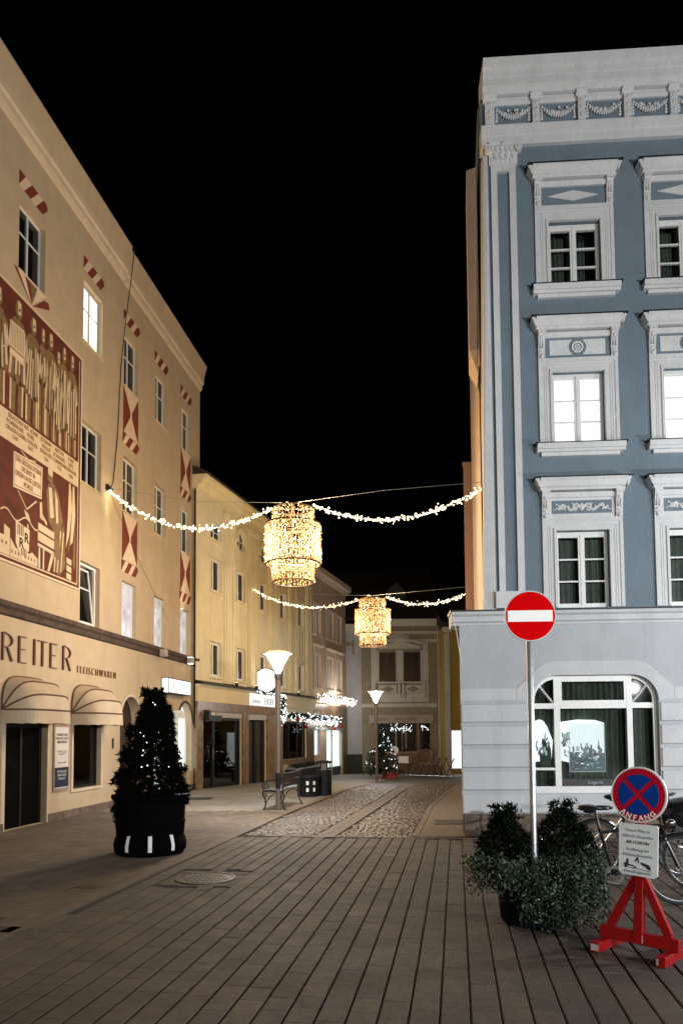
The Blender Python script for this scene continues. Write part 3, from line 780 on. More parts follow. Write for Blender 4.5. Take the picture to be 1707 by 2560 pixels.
def lintel(c, zb, zt, flip=False):
    a, b = cols[c]; cu = (a + b) / 2; l, r = cu - .495, cu + .50; s = .25 * (zt - zb) / .29
    red = [[(l, zb + .02), (l, zt), (l + .20, zt)],
           [(cu - .325, zb), (cu - .105, zb), (cu - .105 + s, zt), (cu - .325 + s, zt)],
           [(cu + .095, zb), (cu + .33, zb), (r, zb + .18), (r, zt - .05), (r - .05, zt), (cu + .095 + s, zt)]]
    crm = [[(l, zb + .015), (l, zb), (cu - .33, zb), (cu - .33 + s, zt), (l + .205, zt)],
           [(cu - .10, zb), (cu + .09, zb), (cu + .09 + s, zt), (cu - .10 + s, zt)]]
    for P in red: one('voussoir', red_paint, LH, lambda m: m.prism(P, -0.012, 0.004))
    for P in crm: one('voussoir', cream_paint, LH, lambda m: m.prism(P, -0.010, 0.004))
for c in 'abcde': lintel(c, 12.10, 12.40)
def hourglass(c, z0, z1):
    a, b = cols[c]; a -= 0.03; b += 0.0; cu, cz = (a + b) / 2, (z0 + z1) / 2
    one('painted_panel', red_paint, LH, lambda m: m.prism([(a, z0), (b, z0), (b, z1), (a, z1)], -0.008, 0.004))
    for s, z in ((1, z1), (-1, z0)):
        one('painted_wedge', cream_paint, LH, lambda m: m.prism([(a + .02, z), (b - .02, z), (cu + .02, cz + s * 0.03), (cu - .02, cz + s * 0.03)], -0.013, -0.0082))
    one('painted_knot', cream_paint, LH, lambda m: m.disc_y((cu, cz), 0.05, -0.016, -0.0082, 12))
for c in 'ce':
    hourglass(c, 9.27, 10.44); lintel(c, 8.97, 9.25, True)
    hourglass(c, 6.04, 7.24); lintel(c, 5.74, 6.02, True)
ax_, az_ = -0.98, 10.03
for P, m_ in (([(-1.58, 10.45), (-1.47, 10.45), (ax_ - .03, az_ + .02)], red_paint), ([(-1.46, 10.45), (-1.22, 10.45), (ax_ - .01, az_ + .03)], cream_paint), ([(-1.20, 10.45), (-1.04, 10.45), (ax_, az_ + .03)], red_paint), ([(-1.02, 10.45), (-0.80, 10.45), (ax_ + .01, az_ + .03)], mural_brown), ([(-0.78, 10.45), (-0.50, 10.45), (ax_ + .03, az_ + .02)], cream_paint), ([(-0.52, 10.38), (-0.36, 10.42), (-0.32, 10.30), (ax_ + .06, az_)], red_paint)):
    one('sunburst_ray', m_, LH, lambda m: m.prism(P, -0.010, 0.004))
# shop door, display window, arches
d = one('door', sheet_black, LH, lambda m: [m.box((-1.60, 0.10, 0), (-1.52, 0.17, 1.98)), m.box((-0.25, 0.10, 0), (-0.17, 0.17, 1.98)), m.box((-1.52, 0.10, 1.86), (-0.25, 0.17, 1.98)), m.box((-0.90, 0.11, 0.0), (-0.84, 0.16, 1.86))])
for a, b in ((-1.52, -0.90), (-0.84, -0.25)):
    one('door_leaf', mat('dark_door', (0.004, 0.0035, 0.003), 0.8, var=0.3, scale=3, spec=.03), d, lambda m: m.box((a, 0.125, 0), (b, 0.15, 1.86)))
one('door_trim', salmon_light, LH, lambda m: [m.box((-1.72, -0.03, 0), (-1.602, 0.0, 2.0)), m.box((-0.168, -0.03, 0), (-0.10, 0.0, 1.99))])
sw = window(LH, 0.88, 2.17, 0.56, 1.95, 0.08, fw=0.04, frame=sheet_black, pane=pane_m, back=room_dark)
one('display_item', mat('shop_counter', (0.30, 0.36, 0.36), 0.3, var=0.3), sw, lambda m: [m.box((1.6, 0.20, 0.62), (1.66, 0.24, 1.8)), m.box((1.15, 0.2, 0.62), (1.7, 0.25, 1.05))])
one('window_surround', salmon_light, LH, lambda m: [m.box((0.80, -0.03, 0.50), (2.25, 0.0, 0.56)), m.box((0.80, -0.03, 0.56), (0.88, 0, 1.95)), m.box((2.17, -0.03, 0.56), (2.25, 0, 1.95))])
one('mail_slot', sheet_black, LH, lambda m: m.box((2.78, -0.012, 1.38), (2.87, 0.0, 1.62)))
one('passage_door', mat('dark_brown_door', (0.030, 0.013, 0.006), 0.6, var=0.3, scale=4), LH, lambda m: m.poly(((3.2, 0.23, 0), (4.45, 0.23, 0), (4.45, 0.23, 2.7), (3.2, 0.23, 2.7))), recalc=False)
for (a, b, z0) in ((5.15, 6.45, 0.0), (7.25, 8.47, 0.57)):
    w = one('arched_window', win_white, LH, lambda m: [m.box((a + .02, 0.16, z0), (a + .07, 0.21, 2.0)), m.box((b - .07, 0.16, z0), (b - .02, 0.21, 2.0)), m.box((a + .07, 0.16, z0), (b - .07, 0.21, z0 + 0.07)), m.box(((a + b) / 2 - .02, 0.165, z0 + .07), ((a + b) / 2 + .02, 0.205, 2.6))])
    one('pane', lit_white, w, lambda m: m.poly(((a, 0.22, z0), (b, 0.22, z0), (b, 0.22, 2.66), (a, 0.22, 2.66))), recalc=False)
for (a, b, z0) in ((3.22, 4.42, 0.0), (5.15, 6.45, 0.0), (7.25, 8.47, 0.57)):
    r = (b - a) / 2; c = (a + b) / 2
    def f(m):
        for k in range(16):
            a0, a1 = PI * k / 16, PI * (k + 1) / 16
            P = lambda rr, t: (c + rr * math.cos(t), 2.66 - r + rr * math.sin(t))
            m.prism([P(r, a0), P(r + .07, a0), P(r + .07, a1), P(r, a1)], -0.035, 0.0)
    one('arch_trim', salmon_dark if z0 else salmon_light, LH, f)
# mural --------------------------------------------------------------
mu = one('mural', mural_red, LH, lambda m: m.prism([(-3.6, 4.86), (0.985, 4.86), (0.985, 9.93), (-3.6, 9.93)], -0.03, 0.0))
one('mural_border', cream_paint, mu, lambda m: [m.box((-3.6, -0.045, 4.82), (1.03, 0.0, 4.86)), m.box((-3.6, -0.045, 9.93), (1.03, 0, 9.97)), m.box((0.985, -0.045, 4.86), (1.03, 0, 9.93))])
one('mural_inner_line', mural_cream, mu, lambda m: [m.box((0.90, -0.034, 4.95), (0.925, -0.0302, 9.87)), m.box((-3.6, -0.034, 4.92), (0.925, -0.0302, 4.95))])
one('name_band', mural_cream, mu, lambda m: m.prism([(-3.6, 7.05), (0.90, 7.05), (0.90, 7.60), (-3.6, 7.60)], -0.036, -0.0302))
for u, s in ((-1.50, 'SEBASTIAN\nPOMBERGER\nGRASSEGGER\n1540'), (-0.98, 'VEIT ADAM\nHORL\nBLOHAUER\n1667'), (-0.42, 'JOHANN\nWALLIS\nSEEBAUER\n1704'), (0.10, 'ANTON\nSCHAGERL\nCOMMISSAR\n1723'), (0.58, 'JOSEF\nLEITL\nEHRMANN\n1804')):
    text(s, 0.115, mu, (u, -0.037, 7.49), letter_brown, 0.002, sx=0.85, off=0.002)
def fig(cx, head_z, foot_z, wd, seed, robe=0.5):
    q = random.Random(seed)
    H = head_z - foot_z; wd *= 1.3
    z = lambda t: foot_z + H * t
    y0 = -0.0345
    def layer(name, m_, polys, y):
        one(name, m_, mu, lambda m: [m.prism(P, y, -0.0302) for P in polys])
    sh = wd * 0.5
    lean = q.uniform(-0.04, 0.04)
    X = lambda x, t: cx + x * wd + lean * t
    body_ = [(X(-.42, .55), z(.52)), (X(-.50, .35), z(.30)), (X(-.40, .3), z(robe * .5)), (X(.38, .3), z(robe * .5 - .02)), (X(.48, .4), z(.40)), (X(.44, .8), z(.74)), (X(.22, .85), z(.82)), (X(-.20, .85), z(.83)), (X(-.46, .8), z(.75))]
    legs = [[(X(-.30, 0), z(0.0)), (X(-.08, 0), z(0.0)), (X(-.06, .3), z(robe * .55)), (X(-.34, .3), z(robe * .55))], [(X(.06, 0), z(.02)), (X(.30, 0), z(0.0)), (X(.34, .3), z(robe * .55)), (X(.06, .3), z(robe * .55))]]
    headp = [(X(0, .9) + 0.075 * wd * 2.4 * math.cos(t), z(.915) + 0.085 * H * math.sin(t) * 1.0) for t in [2 * PI * k / 12 for k in range(12)]]
    layer('mural_figure', mural_brown, [body_] + legs + [headp], -0.0345)
    st_ = []
    n = q.randrange(4, 6)
    for k in range(n):
        x = -.36 + .72 * k / (n - 1) + q.uniform(-.04, .04); w_ = q.uniform(.05, .12)
        t0, t1 = robe * .5 + q.uniform(0, .08), q.uniform(.6, .78)
        st_.append([(X(x - w_ / 2, .2), z(t0)), (X(x + w_ / 2, .2), z(t0)), (X(x * .7 + w_ * .7, .7), z(t1)), (X(x * .7 - w_ * .3, .7), z(t1))])
    for s_ in (-1, 1):
        st_.append([(X(.30 * s_ - .05, 0), z(.01)), (X(.30 * s_ + .02, 0), z(.01)), (X(.30 * s_ + .02, .2), z(robe * .5)), (X(.30 * s_ - .06, .2), z(robe * .5))])
        st_.append([(X(.42 * s_, .8), z(.74)), (X(.50 * s_, .6), z(.55)), (X(.18 * s_, .5), z(.50 + q.uniform(-.04, .04))), (X(.36 * s_, .55), z(.56))])
    st_.append([(X(-.05, .9) , z(.87)), (X(.10, .9), z(.88)), (X(.10, .9), z(.985)), (X(-.06, .9), z(.99))])
    layer('mural_figure_light', mural_cream, st_, -0.0375)
    dk = [[(X(x - .012, .3), z(robe * .5)), (X(x + .012, .3), z(robe * .5)), (X(x + .02, .7), z(.72)), (X(x, .7), z(.72))] for x in (q.uniform(-.2, 0), q.uniform(.1, .25))]
    dk.append([(X(-.02, .9), z(.905)), (X(.06, .9), z(.905)), (X(.06, .9), z(.925)), (X(-.02, .9), z(.925))])
    layer('mural_figure_dark', mural_dark, dk, -0.039)
for k, (u, hz, w_, rb) in enumerate(((-2.55, 9.82, .50, .5), (-2.05, 9.75, .48, .6), (-1.47, 9.84, .50, .55), (-0.96, 9.80, .46, .5), (-0.60, 9.78, .30, .9), (-0.28, 9.84, .40, .5), (0.0, 9.62, .34, .3), (0.24, 9.84, .36, .4), (0.62, 9.84, .36, .35))):
    fig(u, hz, 7.64, w_, 20 + k, rb)
for o_ in (0.0,):
    bd = [(-1.72, 8.70), (-1.27, 8.66), (-1.27, 9.34), (-1.72, 9.32)]
    one('drum', cream_paint, mu, lambda m: m.prism(bd, -0.042, -0.0302))
    one('drum_lines', mural_brown, mu, lambda m: [m.box((-1.70 + k * .05, -0.0435, 8.86), (-1.685 + k * .05, -0.0422, 9.30)) for k in range(9)] + [m.box((-1.72, -0.0435, 8.80), (-1.27, -0.0422, 8.83))])
# lower half
pn = [(-1.53, 6.26), (-0.555, 6.33), (-0.54, 6.97), (-1.53, 6.93)]
one('inscription_panel', cream_paint, mu, lambda m: m.prism(pn, -0.040, -0.0302))
one('inscription_frame', mural_brown, mu, lambda m: [m.prism([(-1.50, 6.30), (-0.585, 6.36), (-0.585, 6.375), (-1.50, 6.315)], -0.0415, -0.0402), m.box((-1.50, -0.0415, 6.31), (-1.488, -0.0402, 6.90)), m.box((-0.60, -0.0415, 6.37), (-0.585, -0.0402, 6.93)), m.prism([(-1.50, 6.885), (-0.585, 6.925), (-0.585, 6.94), (-1.50, 6.90)], -0.0415, -0.0402)])
text('DEN GESCHLECHTERN\nDIE EINST IN\nDIESEM HAUSE LEBTEN\nMCMLXI', 0.135, mu, (-1.04, -0.041, 6.78), letter_brown, 0.002, sx=0.62, off=0.003)
one('scroll_rods', mural_cream, mu, lambda m: [m.prism([(-1.30, 7.02), (-1.27, 7.03), (-1.02, 6.95), (-1.05, 6.94)], -0.035, -0.0302), m.prism([(-1.05, 6.95), (-1.02, 6.94), (-0.76, 6.99), (-0.78, 7.01)], -0.035, -0.0302), m.prism([(-1.38, 6.24), (-1.35, 6.24), (-1.05, 5.98), (-1.08, 5.98)], -0.035, -0.0302), m.prism([(-1.08, 5.98), (-1.05, 5.97), (-0.72, 6.22), (-0.75, 6.24)], -0.035, -0.0302), m.prism([(-1.15, 5.95), (-1.0, 5.90), (-0.93, 5.78), (-1.08, 5.80)], -0.035, -0.0302), m.prism([(-1.04, 5.58), (-1.0, 5.58), (-1.0, 5.70), (-1.04, 5.70)], -0.035, -0.0302)])
shd = [(-1.43, 5.66), (-0.97, 5.60), (-0.98, 5.20), (-1.2, 4.97), (-1.42, 5.25)]
one('shield', cream_paint, mu, lambda m: m.prism(shd, -0.042, -0.0302))
one('shield_bars', mural_dark, mu, lambda m: [m.box((-1.37 + k * .055, -0.0435, 5.42), (-1.345 + k * .055, -0.0422, 5.62)) for k in range(4)] + [m.box((-1.24 + k * .05, -0.0435, 5.06), (-1.217 + k * .05, -0.0422, 5.20)) for k in range(4)])
text('R', 0.26, mu, (-1.24, -0.0425, 5.20), mural_dark, 0.0015, off=0.006); text('R', 0.26, mu, (-1.07, -0.0425, 5.33), mural_dark, 0.0015, off=0.006)
def wavy(m):
    n = 24
    for k in range(n):
        a, b = -1.9 + 1.25 * k / n, -1.9 + 1.25 * (k + 1) / n
        g = lambda u: 5.72 + 0.07 * math.sin((u + 1.9) * 9.5)
        m.prism([(a, g(a)), (b, g(b)), (b, g(b) + .03), (a, g(a) + .03)], -0.034, -0.0302)
one('hill_line', mural_cream, mu, wavy)
one('town_silhouette', mural_cream, mu, lambda m: [m.prism(P, -0.034, -0.0302) for P in ([(-2.6, 4.96), (-1.60, 4.96), (-1.60, 5.45), (-1.78, 5.5), (-1.78, 5.3), (-2.2, 5.3), (-2.2, 5.6), (-2.6, 5.6)], [(-1.58, 4.96), (-0.66, 4.96), (-0.66, 5.12), (-0.85, 5.20), (-0.95, 5.15), (-1.4, 5.15), (-1.58, 5.30)])])
one('town_windows', mural_brown, mu, lambda m: [m.box((-1.55 + k * .11, -0.0355, 5.03), (-1.51 + k * .11, -0.0342, 5.09)) for k in range(8)] + [m.box((-2.1 + k * .12, -0.0355, 5.14), (-2.05 + k * .12, -0.0342, 5.2)) for k in range(4)])
# butcher at his block
B = lambda m_, n_, polys, y: one(n_, m_, mu, lambda m: [m.prism(P, y, -0.0302) for P in polys])
B(mural_brown, 'butcher', [[(-0.38, 6.55), (-0.30, 6.0), (-0.12, 5.85), (0.12, 5.7), (0.30, 6.1), (0.10, 6.62), (-0.08, 6.78), (-0.30, 6.74)], [(-0.34, 6.80), (-0.14, 6.74), (-0.12, 7.0), (-0.33, 7.05)], [(0.02, 5.75), (0.34, 6.05), (0.42, 5.2), (0.2, 4.98), (0.0, 5.0)]], -0.0345)
B(mural_cream, 'butcher_light', [[(-0.30, 6.66), (-0.18, 6.68), (-0.08, 6.1), (-0.22, 6.05)], [(-0.06, 6.70), (0.06, 6.5), (0.10, 6.05), (0.02, 6.0)], [(-0.62, 6.25), (-0.54, 6.28), (-0.50, 5.92), (-0.60, 5.95)], [(-0.56, 5.98), (-0.34, 5.86), (-0.34, 5.92), (-0.52, 6.06)], [(-0.32, 6.92), (-0.16, 6.90), (-0.14, 7.08), (-0.33, 7.10)], [(0.06, 5.02), (0.10, 5.02), (0.22, 5.9), (0.17, 5.9)], [(0.20, 5.04), (0.24, 5.06), (0.33, 5.9), (0.29, 5.9)], [(-0.06, 5.0), (-0.02, 5.0), (0.02, 5.4), (-0.03, 5.4)]], -0.0375)
B(mural_cream, 'butcher_block', [[(-0.66, 5.84), (-0.06, 5.80), (-0.06, 5.66), (-0.66, 5.70)], [(-0.67, 5.66), (-0.06, 5.62), (-0.06, 5.45), (-0.67, 5.49)], [(-0.67, 5.44), (-0.06, 5.40), (-0.06, 5.33), (-0.67, 5.38)], [(-0.64, 4.96), (-0.57, 4.96), (-0.58, 5.36), (-0.63, 5.36)], [(-0.48, 4.96), (-0.43, 4.96), (-0.43, 5.36), (-0.48, 5.36)], [(-0.30, 4.96), (-0.22, 4.97), (-0.04, 5.36), (-0.16, 5.36)]], -0.040)
B(mural_brown, 'block_side', [[(-0.05, 5.78), (0.16, 5.74), (0.16, 5.28), (-0.05, 5.32)]], -0.041)
B(mural_cream, 'hanging_meat', [[(0.52, 7.02), (0.58, 7.02), (0.66, 6.5), (0.55, 5.9), (0.42, 5.6), (0.48, 6.2)], [(0.68, 7.0), (0.74, 7.0), (0.80, 6.4), (0.70, 5.8), (0.60, 5.7), (0.66, 6.4)], [(0.46, 4.98), (0.66, 4.96), (0.66, 5.08), (0.46, 5.10)], [(0.46, 5.14), (0.66, 5.12), (0.66, 5.24), (0.46, 5.26)], [(0.46, 5.30), (0.66, 5.28), (0.66, 5.40), (0.46, 5.42)]], -0.036)
B(mural_brown, 'hanging_meat_shade', [[(0.60, 6.9), (0.66, 6.9), (0.70, 6.2), (0.58, 5.65), (0.50, 5.5), (0.62, 6.2)], [(0.76, 6.9), (0.82, 6.5), (0.82, 5.2), (0.72, 5.3), (0.76, 6.0)]], -0.0345)
# facade lettering
def letter(ch, u, w):
    zb, zt = 3.05, 3.55; t = .050; h = .016
    S = [[(u, zb), (u + t, zb), (u + t, zt), (u, zt)]]
    if ch == 'E':
        S += [[(u + t, zt - h), (u + w, zt - h), (u + w, zt), (u + t, zt)], [(u + t, (zb + zt) / 2), (u + w * .8, (zb + zt) / 2), (u + w * .8, (zb + zt) / 2 + h), (u + t, (zb + zt) / 2 + h)], [(u + t, zb), (u + w, zb), (u + w, zb + h), (u + t, zb + h)]]
    if ch == 'T':
        S = [[(u - t / 2, zb), (u + t / 2, zb), (u + t / 2, zt - h), (u - t / 2, zt - h)], [(u - w / 2, zt - h), (u + w / 2, zt - h), (u + w / 2, zt), (u - w / 2, zt)]]
    if ch == 'R':
        o = []; cz = zt - .13; 
        n = 12
        for k in range(n):
            a0, a1 = PI / 2 - PI * k / n, PI / 2 - PI * (k + 1) / n
            th = lambda a: .012 + .034 * max(0, math.cos(a))
            P = lambda a, d: (u + t + (w - t - .03) * max(0, math.cos(a)) + (d if math.cos(a) > .2 else d * .4), cz + .13 * math.sin(a) * (1 + 0 * d))
            q0, q1 = P(a0, 0), P(a1, 0)
            S.append([q0, q1, (q1[0] + th(a1), q1[1]), (q0[0] + th(a0), q0[1])] if abs(math.cos((a0 + a1) / 2)) > .35 else [(q0[0], q0[1]), (q1[0], q1[1]), (q1[0], q1[1] + (.014 if a0 > 0 else -.014)), (q0[0], q0[1] + (.014 if a0 > 0 else -.014))])
        S.append([(u + t, cz - .13), (u + w * .55, cz - .13), (u + w * .55, cz - .13 + h), (u + t, cz - .13 + h)])
        S.append([(u + w * .45, cz - .13), (u + w * .45 + t, cz - .13), (u + w + .02, zb), (u + w + .02 - t * 1.1, zb)])
    one('letter', letter_red, LH, lambda m: [m.prism(P, -0.034, -0.002) for P in S])
for ch, u, w in (('R', -1.75, .32), ('E', -1.23, .26), ('I', -0.715, .1), ('T', -0.40, .34), ('E', -0.115, .27), ('R', 0.385, .32)): letter(ch, u, w)
letters('F L E I S C H W A R E N', 0.235, LH, (1.96, -0.02, 3.04), letter_brown, 0.012, sx=0.80, off=-0.006)
# things fixed to the left house ---------------------------------------
def awning(u0, u1, label):
    e = empty('awning', (0, 0, 0)); e.parent = None
    e.matrix_world = LH_M @ Matrix.Translation(((u0 + u1) / 2, 0, 2.17))
    tag(e, label, 'awning', 'rounded cloth awnings of the butcher shop')
    hw = (u1 - u0) / 2; P_, Hh = 0.60, 0.62
    def rib(t, sc=1.0):
        pts = []
        a = t * PI / 2
        for k in range(21):
            s = PI * k / 20
            cx = math.copysign(abs(math.cos(s)) ** 0.45, math.cos(s)) * hw
            q = abs(math.sin(s)) ** 0.62
            pts.append((cx, -P_ * q * math.sin(a) * sc - 0.012, Hh * q * math.cos(a) * sc))
        return pts
    T4 = (0.02, .36, .70, 1.0)
    for ta, tb in zip(T4[:-1], T4[1:]):
        m = MB(); rings = []
        for k, w_ in ((0, 1.0), (1, .985), (2, .975), (3, .985), (4, 1.0)):
            rings.append([m.pt(p) for p in rib(ta + (tb - ta) * k / 4, w_)])
        for A, Bq in zip(rings[:-1], rings[1:]):
            for k in range(20): m.face((A[k], A[k + 1], Bq[k + 1], Bq[k]))
        m.build('cloth_panel', awning_m, e, smooth=True)
    r1 = rib(1.0)
    v = MB(); top = [v.pt(p) for p in r1]; bot = [v.pt((p[0] * 1.005, p[1] * 1.02, -0.25 + 0.008 * math.sin(k * 2.1))) for k, p in enumerate(r1)]
    for k in range(20): v.face((top[k], top[k + 1], bot[k + 1], bot[k]))
    v.build('valance', awning_m, e, recalc=False)
    for t in T4:
        one('rib', awning_trim, e, lambda mm: mm.tube(rib(t, 1.008), 0.017, 6))
LH_M = Matrix.Translation((-5.812, 14.833, 0)) @ Matrix.Rotation(R(82.45), 4, 'Z')
awning(-1.72, -0.10, 'rounded beige awning over the dark shop door')
awning(0.80, 2.32, 'rounded beige awning over the butcher display window')
def on_house(name, Mx, label, cat, group=None):
    e = empty(name); e.matrix_world = Mx; return tag(e, label, cat, group)
pb = on_house('notice_board', LH_M @ Matrix.Translation((0.38, -0.03, 1.25)), 'white printed notice board with navy lower field between the two awnings', 'notice board')
one('frame', mat('board_frame', (0.30, 0.22, 0.17), 0.6), pb, lambda m: m.box((-0.31, 0.0, -0.68), (0.31, 0.028, 0.68)))
one('sheet', poster_white, pb, lambda m: m.box((-0.27, -0.006, -0.62), (0.27, -0.0005, 0.62)))
one('navy_field', poster_navy, pb, lambda m: m.box((-0.27, -0.010, -0.60), (0.27, -0.0065, -0.20)))
text('VERMIETUNG\nVERWALTUNG\nIMMOBILIEN', 0.075, pb, (0, -0.008, 0.44), letter_red, 0.001, off=0.001)
text('Gewerbeflache zu vermieten\nim Zentrum der Altstadt\nAuskunft im Buro', 0.034, pb, (0, -0.008, 0.12), letter_brown, 0.001)
text('Telefon und Mail', 0.05, pb, (0, -0.008, -0.12), letter_brown, 0.001)
text('IMMOBILIEN\nBERATUNG\nVERKAUF', 0.07, pb, (0, -0.012, -0.31), poster_white, 0.001)
sg = on_house('box_sign', LH_M @ Matrix.Translation((6.8, -0.16, 3.08)), 'bright rectangular light box sign under the floodlight at the end of the salmon house', 'sign')
one('case', sheet_black, sg, lambda m: m.box((-0.92, -0.06, -0.22), (0.92, 0.16, 0.22)))
one('face', lit_sign, sg, lambda m: m.box((-0.89, -0.066, -0.19), (0.89, -0.0605, 0.19)))
one('end_face', lit_sign, sg, lambda m: m.box((-0.928, -0.05, -0.2), (-0.9205, 0.13, 0.2)))
one('stroke', mat('sign_orange', (0.55, 0.2, 0.08), 0.5), sg, lambda m: m.prism([(-0.62, -0.15), (-0.56, -0.15), (-0.50, 0.14), (-0.54, 0.14)], -0.070, -0.0665))
for u, lit in ((5.38, False), (7.58, True)):
    fl = on_house('facade_floodlight', LH_M @ Matrix.Translation((u, -0.27, 3.93)), 'small lit floodlight on the dark ledge above the box sign' if lit else 'small unlit floodlight on the dark ledge left of the box sign', 'floodlight', 'floodlights on the ledge')
    one('housing', mat('lamp_housing', (0.35, 0.31, 0.28), 0.5, var=0.1), fl, lambda m: m.box((-0.10, -0.08, -0.09), (0.10, 0.09, 0.09)), bevel=0.012)
    one('bracket', sheet_black, fl, lambda m: m.box((-0.02, 0.09, -0.02), (0.02, 0.12, 0.12)))
    one('lens', lamp_refl if lit else win_grey, fl, lambda m: [m.box((-0.07, -0.06, -0.098), (0.07, 0.07, -0.0905)), m.box((-0.07, -0.06, 0.0905), (0.07, 0.07, 0.098))])
    if lit:
        spot(fl, (0, 0.0, -0.13), (0, 0.05, -1), 55, (1, .95, .80), 0.9, 0.9)
        spot(fl, (0, 0.0, 0.14), (0, 0.125, 1), 420, (1, .93, .76), 0.30, 0.9)
wl = on_house('wall_speaker', LH_M @ Matrix.Translation((8.95, -0.32, 2.32)), 'small black box on a bracket at the corner of the salmon house', 'speaker')
one('box', sheet_black, wl, lambda m: m.box((-0.13, -0.13, -0.15), (0.13, 0.13, 0.15)), bevel=0.02)
one('bracket', sheet_black, wl, lambda m: m.tube([(0, 0.1, 0.05), (-0.1, 0.32, 0.08)], 0.012, 6))
dcs = on_house('display_case', LH_M @ Matrix.Translation((6.86, -0.14, 1.5)), 'white lit show case with rounded top beside the arched window', 'display case')
one('case', win_white, dcs, lambda m: m.prism([(-0.26, -0.85), (0.26, -0.85), (0.26, 0.70)] + arc((0.06, 0.70), 0.20, 0, PI / 2, 6) + [(-0.26, 0.90)], -0.10, 0.14))
one('face', lit_white, dcs, lambda m: m.box((-0.22, -0.106, -0.80), (0.20, -0.1005, 0.66)))
lpn = on_house('lit_sign', LH_M @ Matrix.Translation((8.86, -0.12, 1.28)), 'narrow white light panel with red lettering by the glass door', 'sign')
one('case', win_white, lpn, lambda m: m.box((-0.10, -0.02, -0.68), (0.22, 0.12, 0.66)))
one('face', lit_white, lpn, lambda m: [m.box((-0.08, -0.026, -0.62), (0.20, -0.0205, 0.60)), m.box((-0.107, 0.0, -0.64), (-0.1005, 0.10, 0.62))])
one('red_mark', sign_red, lpn, lambda m: [m.prism([(0.06, -0.45), (0.12, -0.45), (0.10, 0.05), (0.05, 0.0)], -0.031, -0.0265), m.prism([(0.0, -0.2), (0.05, -0.35), (0.05, -0.1)], -0.031, -0.0265)])
cb = MB(); cb.tube([LH_M @ Vector(p) for p in ((3.20, -0.28, 13.95), (3.13, -0.22, 13.1), (3.06, -0.12, 12.0), (2.99, -0.04, 10.8), (2.86, -0.03, 9.0), (2.62, -0.04, 7.75), (2.45, -0.06, 7.55))], 0.012, 6)
cbo = cb.build('power_cable', cable_black); tag(cbo, 'thin dark cable running down the salmon house to the garland hook', 'cable')
# ------------------------------------------------------------------ right corner house (blue, white stucco)
RH = empty('corner_house', (1.96, 12.23, 0), R(-3.5), 'blue corner house with white stucco window frames and a pale grey ground floor', 'house')
RM = Matrix.Translation((1.96, 12.23, 0)) @ Matrix.Rotation(R(-3.5), 4, 'Z')
def za(z, d): return 1.7 + (z - 1.7) * (1 - d / 12.0)
CW = [2.05, 3.87, 5.69, 7.51]
U1 = 9.4
F3, F2, F1 = (9.20, 10.36), (6.47, 7.73), (3.74, 5.02)
WH = 0.43
ops = [(c - WH, c + WH, *z) for c in CW for z in (F3, F2, F1)]
wall('upper_wall', blue, RH, 0.58, U1, 3.70, 12.12, ops, 0.16)
ARCH = (1.17, 3.19, 0.62, 2.62)
AR2 = (4.6, 6.62, 0.62, 2.62)
wall('ground_wall', grey_st, RH, 0.0, U1, 0.365, 3.47, [(*ARCH, ('round', 0.42)), (*AR2, ('round', 0.42)), (7.6, 8.9, 0.366, 2.6)], 0.20, y=-0.02)
# core of the house; its street side runs back along the lane
def side(u_v):  # world -> local
    return RM.inverted() @ Vector((u_v[0], u_v[1], 0))
s0, s1 = side((2.395, 12.21)), side((3.99, 22.0)); g0, g1 = side((1.975, 12.3)), side((3.62, 22.0))
body(RH, [(U1, 0.45), (0.56, 0.45), (s0.x + 0.10, s0.y + 0.5), (s1.x, s1.y), (U1, s1.y)], 3.4, 12.9, blue)
body(RH, [(U1, 0.50), (0.06, 0.50), (g1.x, g1.y), (U1, g1.y)], -0.1, 3.45, grey_st, 'ground_floor_core')
one('corner_pier', grey_st, RH, lambda m: m.slab([(0.0, -0.019), (0.10, -0.019), (0.10, 0.51), (0.061, 0.51)], 0.365, 3.47))
def sidewall(m):
    m.poly(((s0.x, s0.y, 3.7), (s1.x, s1.y, 3.7), (s1.x, s1.y, 12.95), (s0.x + .14, s0.y, 12.95)))
one('street_side_wall', peach, RH, sidewall, recalc=False)
def batter(m):     # the corner leans back as it rises
    f = [(0.42, -0.005, 3.72), (0.62, -0.035, 3.72), (0.62, -0.035, 11.76), (0.555, -0.005, 11.76)]
    k = [(0.44, 0.40, 3.72), (0.62, 0.05, 3.72), (0.62, 0.05, 11.76), (0.56, 0.40, 11.76)]
    a = [m.pt(q) for q in f]; b = [m.pt(q) for q in k]
    m.face(a); m.face(b[::-1])
    for q in range(4): m.face((a[(q + 1) % 4], a[q], b[q], b[(q + 1) % 4]))
one('corner_strip', white_st, RH, batter)
# projecting bay on the lane side
def bay(m):
    a = Vector((2.47, 12.65)); d = Vector((0.161, 0.987)); n = Vector((-0.987, 0.161))
    q = [a, a + n * 0.17 + d * 0.06, a + n * 0.17 + d * 1.0, a + d * 1.06]
    P = [side(p) for p in q]
    m.slab([(p.x, p.y) for p in P], 8.45, 11.78)
    q2 = [side(p) for p in (a, a + n * 0.17 + d * 0.06, a + n * 0.17 + d * 1.0, a + d * 1.06)]
    q3 = [side(p) for p in (a + d * .1, a + n * 0.02 + d * 0.2, a + n * 0.02 + d * 0.8, a + d * .9)]
    top = [m.pt((p.x, p.y, 8.45)) for p in q2]; bot = [m.pt((p.x, p.y, 8.1)) for p in q3]
    for k in range(4): m.face((top[k], top[(k + 1) % 4], bot[(k + 1) % 4], bot[k]))
one('bay', peach, RH, bay)
def dpipe(m):
    P = [side((2.44, 12.42)), side((2.50, 12.5))]
    m.tube([(P[0].x - .02, P[0].y, 3.75), (P[0].x - .02, P[0].y, 8.0)], 0.012, 6)
